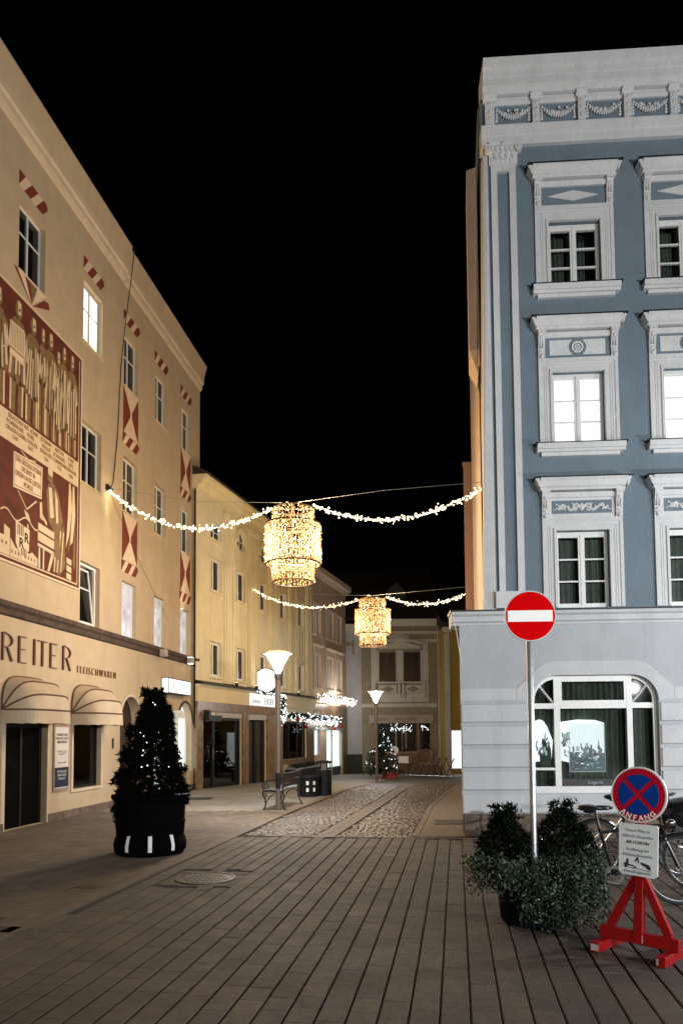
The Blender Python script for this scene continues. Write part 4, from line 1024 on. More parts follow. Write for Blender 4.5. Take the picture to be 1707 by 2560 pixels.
one('downpipe', sheet_black, RH, dpipe)
# string course above the ground floor
one('string_course', light_st, RH, lambda m: m.mould([(0.4, 3.46), (-0.05, 3.46), (-0.06, 3.50), (-0.10, 3.52), (-0.11, 3.60), (-0.16, 3.63), (-0.17, 3.675), (0.4, 3.675)], -0.13, U1))
one('course_flashing', sheet_black, RH, lambda m: m.mould([(0.4, 3.676), (-0.19, 3.676), (-0.19, 3.70), (0.4, 3.735)], -0.15, U1 + .01))
def plinth_(m):
    m.slab([(0.03, 0.012), (U1, 0.012), (U1, 0.48), (0.09, 0.48)], -0.1, 0.365)
one('plinth', plinth_m, RH, plinth_)
# rusticated courses
JZ = [0.37, 0.723, 1.091, 1.458, 1.829, 2.189]
for k in range(5):
    za_, zb_ = JZ[k] + (0.022 if k else 0), JZ[k + 1] - 0.022
    for (a, b) in ((0.0, 1.17), (3.20, 4.58), (6.64, 7.55)):
        if k == 0 and a == 0.0:
            a, b = 0.0, 7.55
        elif k == 0: continue
        w_ = MB(); yy = -0.021
        w_.T = None
        P0 = [(a, za_), (b, za_), (b, zb_), (a, zb_)]; c = 0.02
        A = [w_.pt((x, yy, z)) for x, z in P0]; Bq = [w_.pt((x + (c if x == a else -c), yy - 0.028, z + (c if z == za_ else -c))) for x, z in P0]
        for j in range(4): w_.face((A[j], A[(j + 1) % 4], Bq[(j + 1) % 4], Bq[j]))
        w_.face(Bq)
        w_.build('rustic_block', light_st, RH)
for a0 in (1.0,):
    pass
def surround(m, c):
    h = 1.01
    out = [(c - 1.26, 2.215), (c - 1.26, 2.41)] + [(c - 1.03 + 0.0, 2.62)] + [(c - .93, 2.74), (c - 0.80, 2.815), (c - 0.66, 2.85)] + [(c + 0.66, 2.85), (c + 0.80, 2.815), (c + .93, 2.74), (c + 1.03, 2.62), (c + 1.26, 2.41), (c + 1.26, 2.215)]
    inn = arc((c + h - .42, 2.20), .42, 0, PI / 2, 10) + arc((c - h + .42, 2.20), .42, PI / 2, PI, 10)
    # strip from outer to inner
    from math import atan2
    o2 = [m.pt((x, -0.036, z)) for x, z in out]; i2 = [m.pt((x, -0.036, z)) for x, z in inn[::-1]]
    o3 = [m.pt((x, -0.0201, z)) for x, z in out]
    i3 = [m.pt((x, -0.0201, z)) for x, z in inn[::-1]]
    m.face(o2[::1] + i2[::-1])
    for k in range(len(out) - 1): m.face((o2[k], o2[k + 1], o3[k + 1], o3[k]))
    for k in range(len(i2) - 1): m.face((i2[k], i2[k + 1], i3[k + 1], i3[k]))
for c in (2.18, 5.61):
    one('arch_surround', light_st, RH, lambda m: surround(m, c), recalc=False)
for (a, b) in ((0.0, 0.915), (3.445, 4.345), (6.875, 7.55)):
    one('rustic_block', light_st, RH, lambda m: m.box((a, -0.036, 2.215), (b, -0.0205, 2.41)))
# arched shop window
def archwin(c, near):
    a, b = c - 1.01, c + 1.01; y = 0.10
    fr = MB()
    zt = 2.62
    r = 0.42
    # outer frame following the arch
    out = [(a, .62), (a, 2.20)] + arc((a + r, 2.20), r, PI, PI / 2, 8) + arc((b - r, 2.20), r, PI / 2, 0, 8) + [(b, .62)]
    inn = [(a + .05, .80), (a + .05, 2.20)] + arc((a + r, 2.20), r - .055, PI, PI / 2, 8) + arc((b - r, 2.20), r - .055, PI / 2, 0, 8) + [(b - .05, .80)]
    for yy in (y,):
        o = [fr.pt((x, yy, z)) for x, z in out]; i = [fr.pt((x, yy, z)) for x, z in inn]
        i3 = [fr.pt((x, yy + .06, z)) for x, z in inn]
        for k in range(len(out) - 1):
            fr.face((o[k], o[k + 1], i[k + 1], i[k])); fr.face((i[k], i[k + 1], i3[k + 1], i3[k]))
    fr.box((a, y - .0, .62), (b, y + .06, .80))
    fr.box((a + .37, y - .008, .80), (a + .47, y + .06, 2.57)); fr.box((b - .475, y - .008, .80), (b - .385, y + .06, 2.57))
    fr.box((a + .05, y - .004, 2.075), (a + .37, y + .05, 2.165)); fr.box((b - .385, y - .004, 2.075), (b - .05, y + .05, 2.165)); fr.box((a + .47, y - .004, 2.075), (b - .475, y + .05, 2.165))
    fr.box((a + .05, y, 1.065), (a + .37, y + .05, 1.105))
    for (x0, x1) in ((a + .47, a + .505), (b - .51, b - .475)): fr.box((x0, y - .004, 2.165), (x1, y + .05, 2.57))
    fr.box((a + .505, y - .002, 2.165), (b - .51, y + .05, 2.21)); fr.box((a + .505, y - .002, 2.52), (b - .51, y + .05, 2.57))
    fr.tube([(a + .36, y + .02, 2.17), (a + .13, y + .02, 2.47)], 0.018, 4); fr.tube([(b - .375, y + .02, 2.17), (b - .13, y + .02, 2.47)], 0.018, 4)
    w = fr.build('arched_window', win_white, RH, recalc=True)
    for P in ([(a + .05, .80), (a + .37, .80), (a + .37, 1.065), (a + .05, 1.065)], [(a + .05, 1.105), (a + .37, 1.105), (a + .37, 2.075), (a + .05, 2.075)], [(a + .47, .80), (b - .475, .80), (b - .475, 2.075), (a + .47, 2.075)], [(b - .385, .80), (b - .05, .80), (b - .05, 2.075), (b - .385, 2.075)], [(a + .505, 2.21), (b - .51, 2.21), (b - .51, 2.52), (a + .505, 2.52)],
              [(a + .05, 2.165), (a + .37, 2.165), (a + .37, 2.565)] + arc((a + r, 2.20), r - .055, PI * .55, PI, 6), [(b - .05, 2.165), (b - .385, 2.165), (b - .385, 2.565)] + arc((b - r, 2.20), r - .055, PI * .45, 0, 6)):
        one('pane', pane_m, w, lambda m: m.poly([(x, y + .03, z) for x, z in P]), recalc=False)
    for (x0, x1, n) in ((a + .02, a + .44, 5), (a + .42, b - .42, 13), (b - .44, b - .02, 5)):
        curtain(w, x0, x1, .78, 2.60, y + .24, curtain_m if x0 > c else curtain_d, n, 0.022)
    one('interior', room_dark, w, lambda m: m.poly(((a - .1, y + .36, .5), (b + .1, y + .36, .5), (b + .1, y + .36, 2.8), (a - .1, y + .36, 2.8))), recalc=False)
    return w
aw = archwin(2.18, True); archwin(5.61, False)
# reflected lit windows imitated by glowing panels, with a poster behind the glass
reflection_mat = emis('reflection_glow', (0.86, 0.97, 1.0), 1.7, var=0.25, vscale=5)
one('window_reflection', reflection_mat, aw, lambda m: m.prism([(1.22, 1.20), (1.50, 1.22), (1.53, 1.55), (1.44, 1.80)] + arc((1.32, 1.80), .10, 0.2, PI, 6), 0.205, 0.21))
one('reflection_silhouette', curtain_d, aw, lambda m: m.prism([(1.32, 1.10), (1.50, 1.12), (1.50, 1.40), (1.44, 1.62), (1.41, 1.55), (1.36, 1.60), (1.34, 1.45), (1.30, 1.40)], 0.198, 0.204))
one('window_reflection', reflection_mat, aw, lambda m: m.prism([(1.645, 1.22), (2.36, 1.05), (2.365, 1.84), (2.22, 1.885), (1.95, 1.895), (1.645, 1.855)], 0.205, 0.21))
one('poster_sheet', mat('poster_harbour', (0.30, 0.36, 0.38), 0.4, var=0.5, scale=7, col2=(0.06, 0.12, 0.14)), aw, lambda m: m.box((1.80, 0.196, 1.035), (2.37, 0.2045, 1.70)))
one('poster_frame', win_white, aw, lambda m: [m.box((1.79, 0.190, 1.025), (2.38, 0.2055, 1.037)), m.box((1.79, 0.190, 1.037), (1.80, 0.2055, 1.45)), m.box((2.37, 0.190, 1.037), (2.38, 0.2055, 1.84))])
q = random.Random(21)
tones = [emis('print_white', (.92, 1, 1), 1.1), emis('print_pale', (.75, .86, .9), .55), emis('print_grey', (.5, .62, .66), .28), emis('print_teal', (.10, .34, .40), .22), emis('print_deep', (.04, .14, .19), .12), emis('print_red', (.55, .12, .10), .25)]  # glowing print tones, also used for bits of the painted reflection
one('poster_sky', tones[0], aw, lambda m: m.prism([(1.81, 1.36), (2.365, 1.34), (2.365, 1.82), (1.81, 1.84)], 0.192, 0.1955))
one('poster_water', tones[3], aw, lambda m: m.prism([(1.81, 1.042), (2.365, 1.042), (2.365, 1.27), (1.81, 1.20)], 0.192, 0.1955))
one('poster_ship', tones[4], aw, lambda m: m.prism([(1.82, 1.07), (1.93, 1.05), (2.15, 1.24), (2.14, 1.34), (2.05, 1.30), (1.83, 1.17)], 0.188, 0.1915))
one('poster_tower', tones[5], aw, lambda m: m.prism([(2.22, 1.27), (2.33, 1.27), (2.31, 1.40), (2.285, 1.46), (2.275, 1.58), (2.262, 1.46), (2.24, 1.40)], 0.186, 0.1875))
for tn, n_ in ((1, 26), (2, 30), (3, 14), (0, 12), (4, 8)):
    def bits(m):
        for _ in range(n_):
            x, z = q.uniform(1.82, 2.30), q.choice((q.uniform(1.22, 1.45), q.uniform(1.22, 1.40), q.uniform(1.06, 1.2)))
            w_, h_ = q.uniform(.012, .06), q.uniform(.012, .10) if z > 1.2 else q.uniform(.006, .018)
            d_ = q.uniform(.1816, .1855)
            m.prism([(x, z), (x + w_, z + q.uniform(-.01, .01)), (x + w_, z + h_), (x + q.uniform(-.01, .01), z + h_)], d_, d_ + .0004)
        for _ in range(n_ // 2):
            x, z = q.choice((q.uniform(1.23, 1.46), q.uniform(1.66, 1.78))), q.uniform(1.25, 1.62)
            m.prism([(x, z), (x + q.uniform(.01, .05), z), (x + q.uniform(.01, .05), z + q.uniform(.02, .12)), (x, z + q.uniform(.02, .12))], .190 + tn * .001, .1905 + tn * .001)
    one('print_reflection_detail', tones[tn], aw, bits)
one('sill_banner', mat('banner_maroon', (0.05, 0.008, 0.010), 0.4), aw, lambda m: m.box((1.66, 0.18, 0.80), (2.68, 0.19, 0.915)))
text('Lingerie', 0.075, aw, (2.20, 0.178, 0.835), paper_m, 0.001, shear=0.3, sx=1.0)
bd = one('shop_door', win_white, RH, lambda m: [m.box((7.6, 0.12, 0), (7.68, 0.17, 2.6)), m.box((8.82, 0.12, 0), (8.9, 0.17, 2.6)), m.box((7.68, 0.12, 2.5), (8.82, 0.17, 2.6))])
one('pane', dark_glass, bd, lambda m: m.box((7.68, 0.14, 0), (8.82, 0.15, 2.5)))
# pilaster at the corner
pl = one('pilaster', white_st, RH, lambda m: [m.box((0.67, -0.055, 4.02), (0.775, -0.001, 11.40)), m.box((0.98, -0.055, 4.02), (1.09, -0.001, 11.40)), m.box((0.775, -0.055, 11.28), (0.98, -0.001, 11.40)), m.box((0.775, -0.02, 4.02), (0.98, -0.0015, 4.03))])
one('pedestal', white_st, pl, lambda m: m.box((0.60, -0.10, 3.735), (1.16, -0.001, 4.018)), bevel=0.008)
def capital(m):
    m.mould([(-0.001, 11.40), (-0.06, 11.40), (-0.075, 11.55), (-0.14, 11.72), (-0.14, 11.76), (-0.001, 11.76)], 0.64, 1.12)
    q = random.Random(4)
    for row, (z, h, yy, n) in enumerate(((11.42, .13, -.075, 5), (11.50, .16, -.10, 4), (11.60, .12, -.13, 5))):
        for k in range(n):
            u = 0.68 + 0.40 * (k + .5 * (row % 2) + .2) / n
            m.ball((u, yy + .01, z + h * .45), (0.042, 0.03, h * .5), 1)
    for u in (0.63, 1.13):
        m.ring_y((u, 11.64), 0.028, 0.065, -0.16, -0.05, 12)
        m.ball((u, -0.15, 11.64), 0.028, 1)
    m.ball((0.88, -0.15, 11.70), (0.05, .03, .05), 1)
one('capital', white_st, pl, capital, smooth=True)
# entablature
one('architrave', white_st, RH, lambda m: m.mould([(0.2, 11.74), (-0.07, 11.74), (-0.075, 11.80), (-0.055, 11.81), (-0.055, 11.92), (-0.08, 11.93), (-0.10, 12.06), (-0.10, 12.085), (0.2, 12.085)], 0.52, U1))
one('frieze_ground', blue, RH, lambda m: m.box((0.52, -0.02, 12.086), (U1, 0.2, 12.62)))
k = 0
pu = 0.62
STP = 0.765
while pu < U1 - .2:
    a = pu if k else 0.585; b = pu + 0.125
    ps = MB()
    ps.box((a, -0.12, 12.088), (b, -0.0205, 12.50)); ps.mould([(-0.0205, 12.50), (-0.12, 12.50), (-0.17, 12.58), (-0.17, 12.60), (-0.0205, 12.60)], a - .03, b + .03)
    for q in range(3):
        ps.ball(((a + b) / 2, -0.125, 12.17 + q * .13), (0.035, 0.02, 0.045), 1)
    ps.build('frieze_console', white_st, RH)
    ua, ub = b + .03, pu + STP - .03
    one('frieze_band', white_st, RH, lambda m: m.mould([(-0.0205, 12.47), (-0.05, 12.47), (-0.07, 12.52), (-0.07, 12.585), (-0.0205, 12.585)], ua - .025, ub + .025))
    def swag(m):
        cu = (ua + ub) / 2; hw = (ub - ua) / 2 - .015
        q = random.Random(k)
        for j in range(15):
            t = -1 + 2 * j / 14
            zc = 12.385 - 0.13 * (1 - t * t)
            s = 0.028 + 0.05 * (1 - t * t)
            m.ball((cu + t * hw, -0.05, zc), (hw / 10, 0.035 + q.uniform(0, .012), s), 1)
        for j in range(9):
            m.ball((cu + q.uniform(-.6, .6) * hw, -0.075, 12.30 + q.uniform(-.06, .06)), (.025, .02, .025), 1)
        for sg_ in (-1, 1):
            for j in range(4): m.ball((cu + sg_ * hw * 1.0, -0.04, 12.36 - .055 * j), (.018 + .004 * j, .018, .03), 1)
    one('swag', white_st, RH, swag, smooth=True)
    pu += STP; k += 1
one('cornice', white_st, RH, lambda m: m.mould([(0.3, 12.60), (-0.13, 12.60), (-0.15, 12.66), (-0.20, 12.70), (-0.21, 12.83), (-0.23, 12.84), (-0.245, 12.93), (-0.29, 12.96), (-0.31, 13.05), (-0.32, 13.10), (0.3, 13.12)], 0.54, U1))
one('roof', roof_m, RH, lambda m: m.mould([(0.29, 13.115), (4.5, 15.5), (9.0, 13.2)], 1.6, U1 - .01))
# ornate windows
def scroll(m, cu, cz, hw):
    q = random.Random(2)
    for s in (-1, 1):
        for (cx, r, a0, a1) in ((.17, .075, -1.2, 3.6), (.40, .07, 2.0, 7.2), (.62, .055, -1.0, 3.8), (.80, .04, 2.2, 6.4)):
            pts = []
            for j in range(12):
                t = j / 11; a = a0 + (a1 - a0) * t; rr = r * (1 - .6 * t)
                pts.append((cu + s * (cx * hw + rr * math.cos(a)), -0.03, cz + rr * math.sin(a)))
            m.tube(pts, [0.013 + 0.009 * math.sin(PI * j / 11) for j in range(12)], 5)
        m.tube([(cu + s * .06 * hw, -.03, cz + .03), (cu + s * .35 * hw, -.035, cz - .05), (cu + s * .6 * hw, -.035, cz + .03), (cu + s * .98 * hw, -.03, cz - .05)], [.02, .018, .014, .008], 5)
        for j in range(6): m.ball((cu + s * hw * q.uniform(.15, .9), -.035, cz + q.uniform(-.05, .05)), (.025, .016, .02), 1)
    m.ball((cu, -.035, cz), (.05, .03, .07), 1)
def ornate(c, fl):
    z0, z1 = {3: F3, 2: F2, 1: F1}[fl]
    lit = fl == 2
    a, b = c - WH, c + WH
    # timber casement
    y = 0.085
    gz0, gz1 = {3: (9.28, 10.26), 2: (6.54, 7.64), 1: (3.82, 4.93)}[fl]
    fm = MB(); fw = 0.08
    gx = (c - 0.375, c - 0.053, c + 0.053, c + 0.375)
    fm.box((a, y, z0), (gx[0], y + .06, z1)); fm.box((gx[3], y, z0), (b, y + .06, z1))
    fm.box((gx[0], y, z0), (gx[3], y + .06, gz0)); fm.box((gx[0], y, gz1), (gx[3], y + .06, z1))
    fm.box((gx[1], y - .008, gz0), (gx[2], y + .055, gz1)); fm.box((c - .02, y - .02, gz0 - .03), (c + .02, y - .0081, gz1 + .03))
    hh = (gz1 - gz0) / 3
    for k in (1, 2):
        for (x0, x1) in ((gx[0], gx[1]), (gx[2], gx[3])): fm.box((x0, y + .004, gz0 + hh * k - .013), (x1, y + .05, gz0 + hh * k + .013))
    for (x0, x1) in ((a + .03, b - .03),):
        fm.box((x0, y - .012, z1 - .05), (x1, y - .0005, z1 - .035)); fm.box((x0, y - .012, z0 + .002), (x0 + .018, y - .0005, z1 - .05)); fm.box((x1 - .018, y - .012, z0 + .002), (x1, y - .0005, z1 - .05))
    w = fm.build('window', win_white, RH)
    for (x0, x1) in ((gx[0], gx[1]), (gx[2], gx[3])):
        for k in range(3):
            zb, zt = gz0 + hh * k + (.013 if k else 0), gz0 + hh * (k + 1) - (.013 if k < 2 else 0)
            one('pane', (lit_white if lit else pane_m), w, lambda m: m.poly(((x0, y + .03, zb), (x1, y + .03, zb), (x1, y + .03, zt), (x0, y + .03, zt))), recalc=False)
    if not lit:
        one('interior', room_dark, w, lambda m: m.poly(((a, y + .30, z0), (b, y + .30, z0), (b, y + .30, z1), (a, y + .30, z1))), recalc=False)
        if fl == 1: curtain(w, a + .03, b - .03, gz0 - .02, gz1 + .0, y + .17, curtain_m, 8, .02)
        else:
            curtain(w, a + .03, c - .12, gz0 - .02, gz1 - .02, y + .17, curtain_d, 4, .02); curtain(w, c + .06, c + .24, gz0 - .02, gz1 - .1, y + .17, curtain_m, 3, .02)
    # stucco surround
    top = {3: 10.60, 2: 7.93, 1: 5.20}[fl]; bot = {3: 9.20, 2: 6.47, 1: 3.74}[fl]
    o1, o2, o3 = 0.655, 0.60, 0.47
    sm = MB()
    sm.box((c - o1, -.045, bot), (c - o2, -.0005, top)); sm.box((c + o2, -.045, bot), (c + o1, -.0005, top)); sm.box((c - o2, -.045, top - .035), (c + o2, -.0005, top))
    sm.box((c - o2, -.030, bot), (c - o3, -.0005, top - .035)); sm.box((c + o3, -.030, bot), (c + o2, -.0005, top - .035)); sm.box((c - o3, -.030, z1 + .04), (c + o3, -.0005, top - .035))
    sm.box((c - o3, -.055, bot), (c - WH, -.0005, z1 + .04)); sm.box((c + WH, -.055, bot), (c + o3, -.0005, z1 + .04)); sm.box((c - WH, -.055, z1), (c + WH, -.0005, z1 + .04))
    for x in (-.565, -.53): sm.box((c + x, -.038, bot), (c + x + .014, -.0305, top - .09)); sm.box((c - x - .014, -.038, bot), (c - x, -.0305, top - .09))
    sm.box((c - .565, -.038, top - .09), (c + .565, -.0305, top - .075))
    sm.build('surround', white_st, w)
    # frieze panel
    pt, pbm = {3: (11.05, 10.635), 2: (8.40, 7.965), 1: (5.66, 5.235)}[fl]
    hp = 0.54
    one('panel', white_st if fl == 1 else blue, w, lambda m: m.box((c - .54, -.018, pbm), (c + .54, -.0006, pt)))
    if fl == 1:
        one('panel_field', blue, w, lambda m: m.box((c - .49, -.021, 5.31), (c + .49, -.0185, 5.53)))
        one('scroll_ornament', white_st, w, lambda m: scroll(m, c, 5.415, .48), smooth=True)
    elif fl == 2:
        one('panel_field', white_st, w, lambda m: [m.prism([(c - .46, 8.02), (c - .10, 8.02)] + arc((c, 8.15), .145, -2.2, -4.08, 8) + [(c - .10, 8.28), (c - .46, 8.28)], -.026, -.0185), m.prism([(c + .46, 8.28), (c + .10, 8.28)] + arc((c, 8.15), .145, .94, -.94, 8) + [(c + .10, 8.02), (c + .46, 8.02)], -.026, -.0185)])
        one('rosette', white_st, w, lambda m: [m.ring_y((c, 8.15), .065, .10, -.04, -.0185, 20), m.ring_y((c, 8.15), .025, .05, -.035, -.0185, 14), m.ball((c, -.025, 8.15), .02, 1)])
    else:
        one('panel_field', white_st, w, lambda m: m.prism([(c - .43, 10.805), (c, 10.715), (c + .43, 10.805), (c, 10.90)], -.03, -.0185))
    one('panel_moulding', white_st, w, lambda m: m.mould([(-.0005, pt - .085), (-.05, pt - .085), (-.07, pt - .02), (-.07, pt), (-.0005, pt)], c - .545, c + .545))
    one('panel_foot', white_st, w, lambda m: m.box((c - .655, -.05, top + .001), (c + .655, -.0005, top + .034)))
    for s in (-1, 1):
        def con(m):
            u0, u1 = c + s * .60 - .055, c + s * .60 + .055
            m.mould([(-.0005, pbm), (-.05, pbm), (-.07, pbm + .05), (-.055, pbm + .13), (-.06, pbm + .14), (-.10, pt - .09), (-.13, pt - .02), (-.13, pt + .02), (-.0005, pt + .02)], u0, u1)
            m.box((u0 - .012, -.145, pt - .03), (u1 + .012, -.0006, pt + .021))
            m.ball(((u0 + u1) / 2, -.07, pbm + .03), (.04, .03, .045), 1); m.ball(((u0 + u1) / 2, -.065, pbm + .11), (.045, .02, .03), 1)
            for x in (-.02, .02): m.box(((u0 + u1) / 2 + x - .007, -.10, pbm + .16), ((u0 + u1) / 2 + x + .007, -.05, pt - .1))
            m.ball(((u0 + u1) / 2, -.105, pt - .10), (.04, .02, .035), 1)
        one('console', white_st, w, con)
    pz = pt + .022
    one('pediment', white_st, w, lambda m: m.mould([(-.0005, pz), (-.13, pz), (-.14, pz + .03), (-.17, pz + .05), (-.20, pz + .13), (-.23, pz + .16), (-.23, pz + .18), (-.0005, pz + .18)], c - .70, c + .70))
    def wings(m):
        for s in (-1, 1):
            prof = [(0.70, pz), (0.71, pz + .03), (.73, pz + .05), (.755, pz + .13), (.775, pz + .16), (.775, pz + .18), (.70, pz + .18)]
            m.prism([(c + s * x, z) for x, z in prof], -.20, -.0005)
    one('pediment_return', white_st, w, wings)
    one('flashing', sheet_black, w, lambda m: m.mould([(-.0005, pz + .181), (-.245, pz + .181), (-.245, pz + .197), (-.0005, pz + .235)], c - .79, c + .79))
    if fl > 1:
        sz = bot
        one('sill', white_st, w, lambda m: [m.mould([(-.0005, sz - .13), (-.10, sz - .13), (-.12, sz - .09), (-.14, sz - .085), (-.16, sz - .002), (-.0005, sz - .002)], c - .72, c + .72), m.mould([(-.0005, sz - .19), (-.06, sz - .19), (-.065, sz - .131), (-.0005, sz - .131)], c - .64, c + .64)])
        one('sill_flashing', sheet_black, w, lambda m: m.mould([(.084, sz - .001), (-.175, sz - .001), (-.175, sz + .010), (.084, sz + .03)], c - .75, c + .75))
    return w
for c in CW:
    for fl in (1, 2, 3): ornate(c, fl)

lcb = MB(); lcb.tube([RM @ Vector(v) for v in ((-.12, -.20, 3.60), (-.06, -.16, 3.35), (.0, -.06, 3.0), (.02, -.055, 2.86))], .007, 5)
lco = lcb.build('loose_cable', win_white); tag(lco, 'loose white cable hanging under the string course at the corner of the grey ground floor', 'cable')
# ------------------------------------------------------------------ yellow house down the lane
YH = empty('yellow_house', (-4.45, 23.6, 0), R(74), 'yellow plastered house with sunken panels and small round attic windows', 'house')
YM = Matrix.Translation((-4.45, 23.6, 0)) @ Matrix.Rotation(R(74), 4, 'Z')
yc = [(0.60, 1.42), (2.64, 3.46), (4.76, 5.56), (6.92, 7.72), (9.22, 10.02)]
r3, r2 = (3.60, 4.76), (6.46, 7.58)
ops = [(a, b, *r) for a, b in yc for r in (r3, r2)]
ops += [(0.60, 1.42, 8.20, 8.80)] + [((a + b) / 2 - .34, (a + b) / 2 + .40, 8.32, 9.04, ('oval',)) for a, b in yc[1:]]
ops += [(0.0, 3.08, -0.2, 2.30), (3.63, 5.43, -0.25, 2.22), (7.2, 10.32, 0.62, 2.22)]
wall('wall', yellow, YH, -0.45, 11.38, -0.5, 9.7, ops, 0.20)
body(YH, [(-0.45, .55), (11.38, .55), (11.38, 9), (-0.45, 9)], -0.6, 9.7, yellow)
one('cornice', yellow_lt, YH, lambda m: m.mould([(0.2, 9.55), (-.05, 9.56), (-.08, 9.66), (-.20, 9.72), (-.22, 9.82), (-.34, 9.88), (-.36, 9.98), (0.2, 10.0)], -0.45, 11.40))
one('roof', roof_m, YH, lambda m: m.mould([(-.44, 9.98), (-.42, 10.04), (4.5, 12.4), (9, 10.0), (0.2, 10.0)], -0.45, 11.41))
for k, (a, b) in enumerate(yc):
    for r in (r3, r2):
        window(YH, a, b, r[0], r[1], 0.09, fw=0.09, mull=(a + .42 * (b - a),), frame=win_white, pane=mat('yellow_house_glass', (0.035, 0.032, 0.022), 0.12, var=0.3) if k == 0 and r == r3 else dark_glass, mw=0.07)
        one('sill', yellow_lt, YH, lambda m: m.mould([(.08, r[0] - .07), (-.06, r[0] - .07), (-.07, r[0]), (.08, r[0] + .005)], a - .08, b + .08))
        one('window_trim', yellow_lt, YH, lambda m: [m.box((a - .07, -.02, r[0]), (a, 0, r[1] + .07)), m.box((b, -.02, r[0]), (b + .07, 0, r[1] + .07)), m.box((a, -.02, r[1]), (b, 0, r[1] + .07))])
    def panel(m):
        z0, z1 = 4.98, 6.26; a_, b_ = a - .02, b + .04
        m.box((a_, -.018, z0), (a_ + .035, 0, z1)); m.box((b_ - .035, -.018, z0), (b_, 0, z1)); m.box((a_ + .035, -.018, z0), (b_ - .035, 0, z0 + .035)); m.box((a_ + .035, -.018, z1 - .035), (b_ - .035, 0, z1))
    one('parapet_panel', yellow_lt, YH, panel)
    if k:
        cx, cz = (a + b) / 2 + .03, 8.68
        w = one('round_window', win_white, YH, lambda m: [m.ring_y((cx, cz), .30, .40, .06, .12, 28), m.box((cx - .018, .07, cz - .32), (cx + .018, .11, cz + .32)), m.box((cx - .31, .071, cz - .018), (cx - .018, .109, cz + .018)), m.box((cx + .018, .071, cz - .018), (cx + .31, .109, cz + .018))])
        one('pane', dark_glass, w, lambda m: m.disc_y((cx, cz), .33, .09, .096, 24))
        def hood(m):
            for j in range(18):
                a0, a1 = -.25 + (PI + .5) * j / 18, -.25 + (PI + .5) * (j + 1) / 18
                P = lambda rr, t: (cx + rr * math.cos(t), cz + rr * math.sin(t))
                m.prism([P(.38, a0), P(.50, a0), P(.50, a1), P(.38, a1)], -.07, 0.0)
        one('round_hood', yellow_lt, YH, hood)
window(YH, 0.60, 1.42, 8.20, 8.80, .09, fw=.06, mull=(1.0,), rows=(8.5,), pane=dark_glass)
one('sill', yellow_lt, YH, lambda m: m.mould([(.08, 8.12), (-.06, 8.12), (-.07, 8.2), (.08, 8.205)], .50, 1.52))
for (a, b) in ((1.58, 2.36), (3.64, 4.46), (5.74, 6.56), (8.02, 8.92), (10.3, 10.95)):
    def pil(m):
        m.box((a, -.06, 3.42), (b, 0, 9.3))
        for x in (a + .10, b - .16): m.box((x, -.085, 3.42), (x + .06, -.0605, 9.0))
        m.mould([(-.0605, 9.1), (-.10, 9.12), (-.14, 9.3), (0, 9.3)], a - .06, b + .06)
        m.ball(((a + b) / 2, -.13, 9.16), (.11, .06, .10), 1)
    one('pilaster', yellow, YH, pil)
one('ledge', yellow_lt, YH, lambda m: m.mould([(0, 3.20), (-.14, 3.20), (-.16, 3.26), (-.16, 3.285), (0, 3.285)], -0.45, 11.38))
one('ledge_flashing', sheet_black, YH, lambda m: m.mould([(0, 3.286), (-.30, 3.286), (-.30, 3.31), (0, 3.42)], -0.45, 11.5))
one('fascia', fascia_y, YH, lambda m: [m.box((-.45, -.10, 2.74), (3.60, 0, 3.199)), m.box((6.95, -.10, 2.78), (11.38, 0, 3.199))])
one('marble_band', marble, YH, lambda m: [m.box((-.45, -.08, 2.32), (0.0, 0, 2.739)), m.box((0.0, -.08, 2.44), (7.2, 0, 2.739)), m.box((10.34, -.06, -.5), (11.3, 0, 2.30)), m.box((7.2, -.05, .42), (10.33, 0, .615)), m.box((3.10, -.07, -.3), (3.61, 0, 2.439)), m.box((5.45, -.05, -.35), (7.19, 0, 2.439)), m.box((-.45, -.06, -.2), (-.02, 0, 2.319))])
one('window_base', mat('beige_panel', (0.45, 0.36, 0.24), 0.6, var=.1), YH, lambda m: m.box((7.2, -.07, -.5), (10.33, 0, .419)))
one('header', mat('header_panel', (0.36, 0.33, 0.30), .5, var=.08), YH, lambda m: [m.box((0.98, -.03, 2.25), (3.08, 0.05, 2.439)), m.box((3.63, -.03, 2.22), (5.43, 0.05, 2.439))])
ent = one('entrance', sheet_black, YH, lambda m: [m.box((.02, .05, -.1), (.06, .12, 2.3)), m.box((.88, .05, -.1), (1.02, .14, 2.3)), m.box((2.98, .05, -.1), (3.08, .12, 2.25)), m.box((1.02, .05, 2.17), (2.98, .12, 2.25)), m.box((0.02, -.12, 2.12), (1.25, .05, 2.32))])
for (a, b) in ((.06, .88), (1.02, 2.98)):
    one('pane', pane_m, ent, lambda m: m.box((a, .09, -.1), (b, .096, 2.17)))
one('handle', chrome, ent, lambda m: m.tube([(.84, .02, .9), (.84, .02, 1.25)], .018, 6))
one('interior', room_dark, ent, lambda m: m.poly(((-.1, .5, -.3), (3.2, .5, -.3), (3.2, .5, 2.4), (-.1, .5, 2.4))), recalc=False)
one('shop_fittings', mat('shop_fittings_green', (.05, .065, .065), .4, var=.4), ent, lambda m: [m.box((1.1, .35, -.1), (1.55, .45, 1.75)), m.box((1.75, .4, .5), (2.2, .48, 1.75)), m.box((1.1, .3, .2), (2.7, .4, .35)), m.box((1.7, .28, .35), (1.8, .34, .6)), m.box((2.1, .28, .35), (2.25, .34, .55))])
ent2 = one('dark_doorway', sheet_black, YH, lambda m: [m.box((3.63, .05, -.25), (3.75, .18, 2.2)), m.box((5.20, .05, -.25), (5.43, .18, 2.2)), m.box((4.40, .05, -.25), (4.55, .18, 2.2))])
